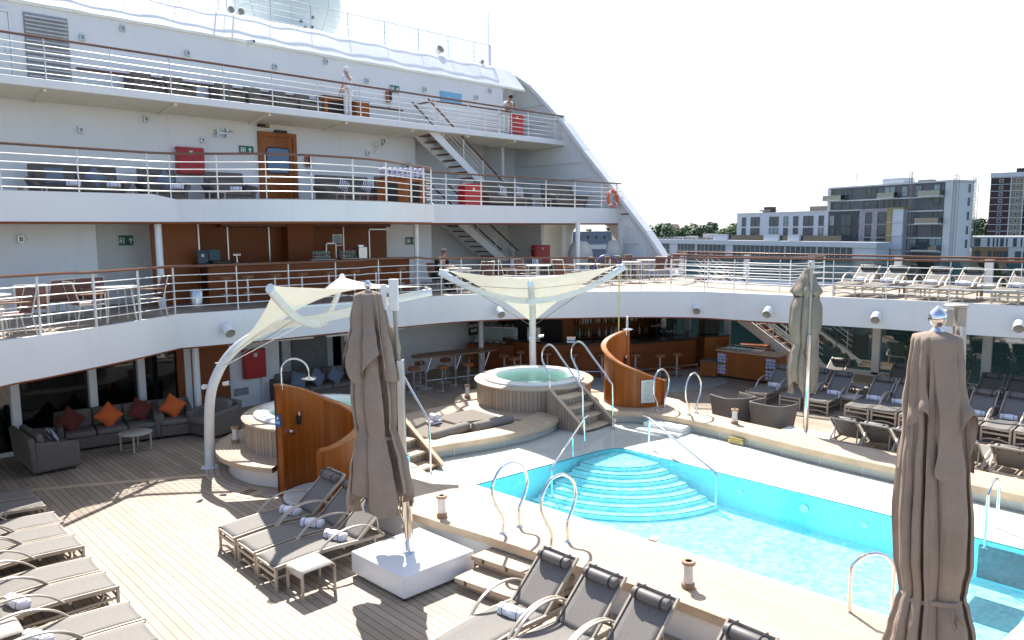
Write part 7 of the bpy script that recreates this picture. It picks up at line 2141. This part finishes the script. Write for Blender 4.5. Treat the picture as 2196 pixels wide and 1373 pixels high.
# hillside trees
def leaf_mat(name, a, b):
    t = NT(name); p = t.pos()
    n = t.noise(p, .35, 4, .6)
    t.base(t.mix(t.rng(n, .35, .65, 0, 1), a, b)); t.set(Roughness=.7)
    return t.m
LM = [leaf_mat('leaf_mid', (.085, .135, .065), (.14, .20, .085)), leaf_mat('leaf_dark', (.065, .105, .06), (.11, .155, .075)), leaf_mat('leaf_fresh', (.11, .165, .07), (.18, .235, .09))]
tree_rnd = random.Random(21)
def tree_mesh(h, w, mat, n=620):
    r = tree_rnd
    b = MB()
    blobs = []
    for i in range(11):
        a = r.uniform(0, 2 * PI); q = r.uniform(0, .75) * w / 2; z = h * r.uniform(.42, .9)
        blobs.append((q * math.cos(a), q * math.sin(a), z, w * r.uniform(.18, .30) * (1.15 - .5 * z / h)))
    vs = []; fs = []
    for i in range(n):
        c = r.choice(blobs)
        d = Vector((r.gauss(0, 1), r.gauss(0, 1), r.gauss(0, .8))).normalized() * c[3] * r.uniform(.6, 1.05)
        p = Vector(c[:3]) + d
        s = w * r.uniform(.035, .07)
        nrm = (d.normalized() + Vector((r.uniform(-.6, .6), r.uniform(-.6, .6), r.uniform(-.2, .9)))).normalized()
        x = nrm.cross(Vector((0, 0, 1)))
        if x.length < .1: x = Vector((1, 0, 0))
        x.normalize(); y = nrm.cross(x)
        k = len(vs)
        m_ = r.randint(4, 6)
        for j in range(m_):
            t_ = 2 * PI * j / m_ + r.uniform(-.3, .3)
            vs.append(p + x * math.cos(t_) * s * r.uniform(.6, 1.2) + y * math.sin(t_) * s * r.uniform(.6, 1.2))
        fs.append(tuple(range(k, k + m_)))
    b.add(vs, fs)
    return b
TP = []
for i, (h, w) in enumerate(((13, 13), (15, 11), (11, 13), (14, 15))):
    t = thing('broadleaf_tree', 'broadleaf tree on the far hillside', 'tree', (0, 0, 0), 0, 'trees on the hillside beyond the far bank')
    tk = MB().tube([(0, 0, 0), (.1, 0, h * .3), (.0, .1, h * .6)], [.5, .38, .15], 8)
    for j in range(5):
        a = 2 * PI * j / 5
        tk.tube([(0, 0, h * (.28 + .05 * j)), (w * .16 * math.cos(a), w * .16 * math.sin(a), h * .5), (w * .3 * math.cos(a), w * .3 * math.sin(a), h * .65)], [.22, .15, .05], 6)
    tk.build('trunk', plain('bark_%d' % i, (.06, .045, .035), .9), t)
    tree_mesh(h, w, LM[i % 3]).build('crown', LM[i % 3], t, smooth=False)
    TP.append(t)
hill = MB()
def hill_fn(u, v):
    a = Vector((300, 330)); b = Vector((470, -20))
    p = a + (b - a) * u
    dv = Vector((.9, .43)) * (v * 240 - 40)
    z = -14 + 15.5 * min(1, v * 2.2) ** .8 * (.6 + .4 * math.sin(u * 5 + 1.1)) + 2 * math.sin(u * 23) * v
    return (p.x + dv.x, p.y + dv.y, z)
hill.grid(hill_fn, 40, 14)
tag(hill.build('hillside', plain('hill_grass', (.06, .085, .035), .9, var=.3, scale=.05)), kind='structure')
far = [(347.7, 247.8), (352, 243), (357, 238.5), (361, 234), (366, 230), (372, 223.5), (377, 219), (382, 214), (387, 208), (344, 252), (355, 251), (364, 242), (373, 235), (381, 226), (389, 219), (349, 236), (340, 246), (363, 224), (376, 211), (397, 206), (376, 95), (381, 91), (387, 96), (372, 101), (391, 86), (335, 262), (330, 275)]
for i, (x, y) in enumerate(far):
    src = TP[i % 4]
    s = tree_rnd.uniform(.8, 1.15)
    near_tower = y < 120
    zt = (7.5 if near_tower else 7.0) + tree_rnd.uniform(-1.5, 1.5) - (13 * s)
    if not near_tower and 360 < x < 372: zt -= 2.0
    lab = 'broadleaf tree on the wooded rise between the gable and the brick tower' if near_tower else 'broadleaf tree on the wooded hillside left of the white apartment block'
    if i < 4: o = src; o.location = (x, y, zt); o['label'] = lab
    else: o = copy_tree(src, (x, y, zt), tree_rnd.uniform(0, 6.28), lab)
    o['group'] = 'trees by the brick tower' if near_tower else 'trees on the hillside beyond the far bank'
    o.scale = (s, s, s)
for x, y, z in ((352, 262, 1.5), (366, 246, 3.0)):
    t = thing('hillside_house', 'small house among the trees on the hillside, %s one' % ('left' if x < 360 else 'right'), 'house', (x, y, z - 12), R(-45), 'houses on the hillside')
    MB().box(-5, -4, 0, 5, 4, 14).build('wall', 'tan_wall', t, smooth=False)
    MB().add([(-5.4, -4.4, 14), (5.4, -4.4, 14), (5.4, 4.4, 14), (-5.4, 4.4, 14), (-5, 0, 16.5), (5, 0, 16.5)], [(0, 1, 5, 4), (2, 3, 4, 5), (0, 4, 3), (1, 2, 5)]).build('roof', 'brown_brick', t, smooth=False)
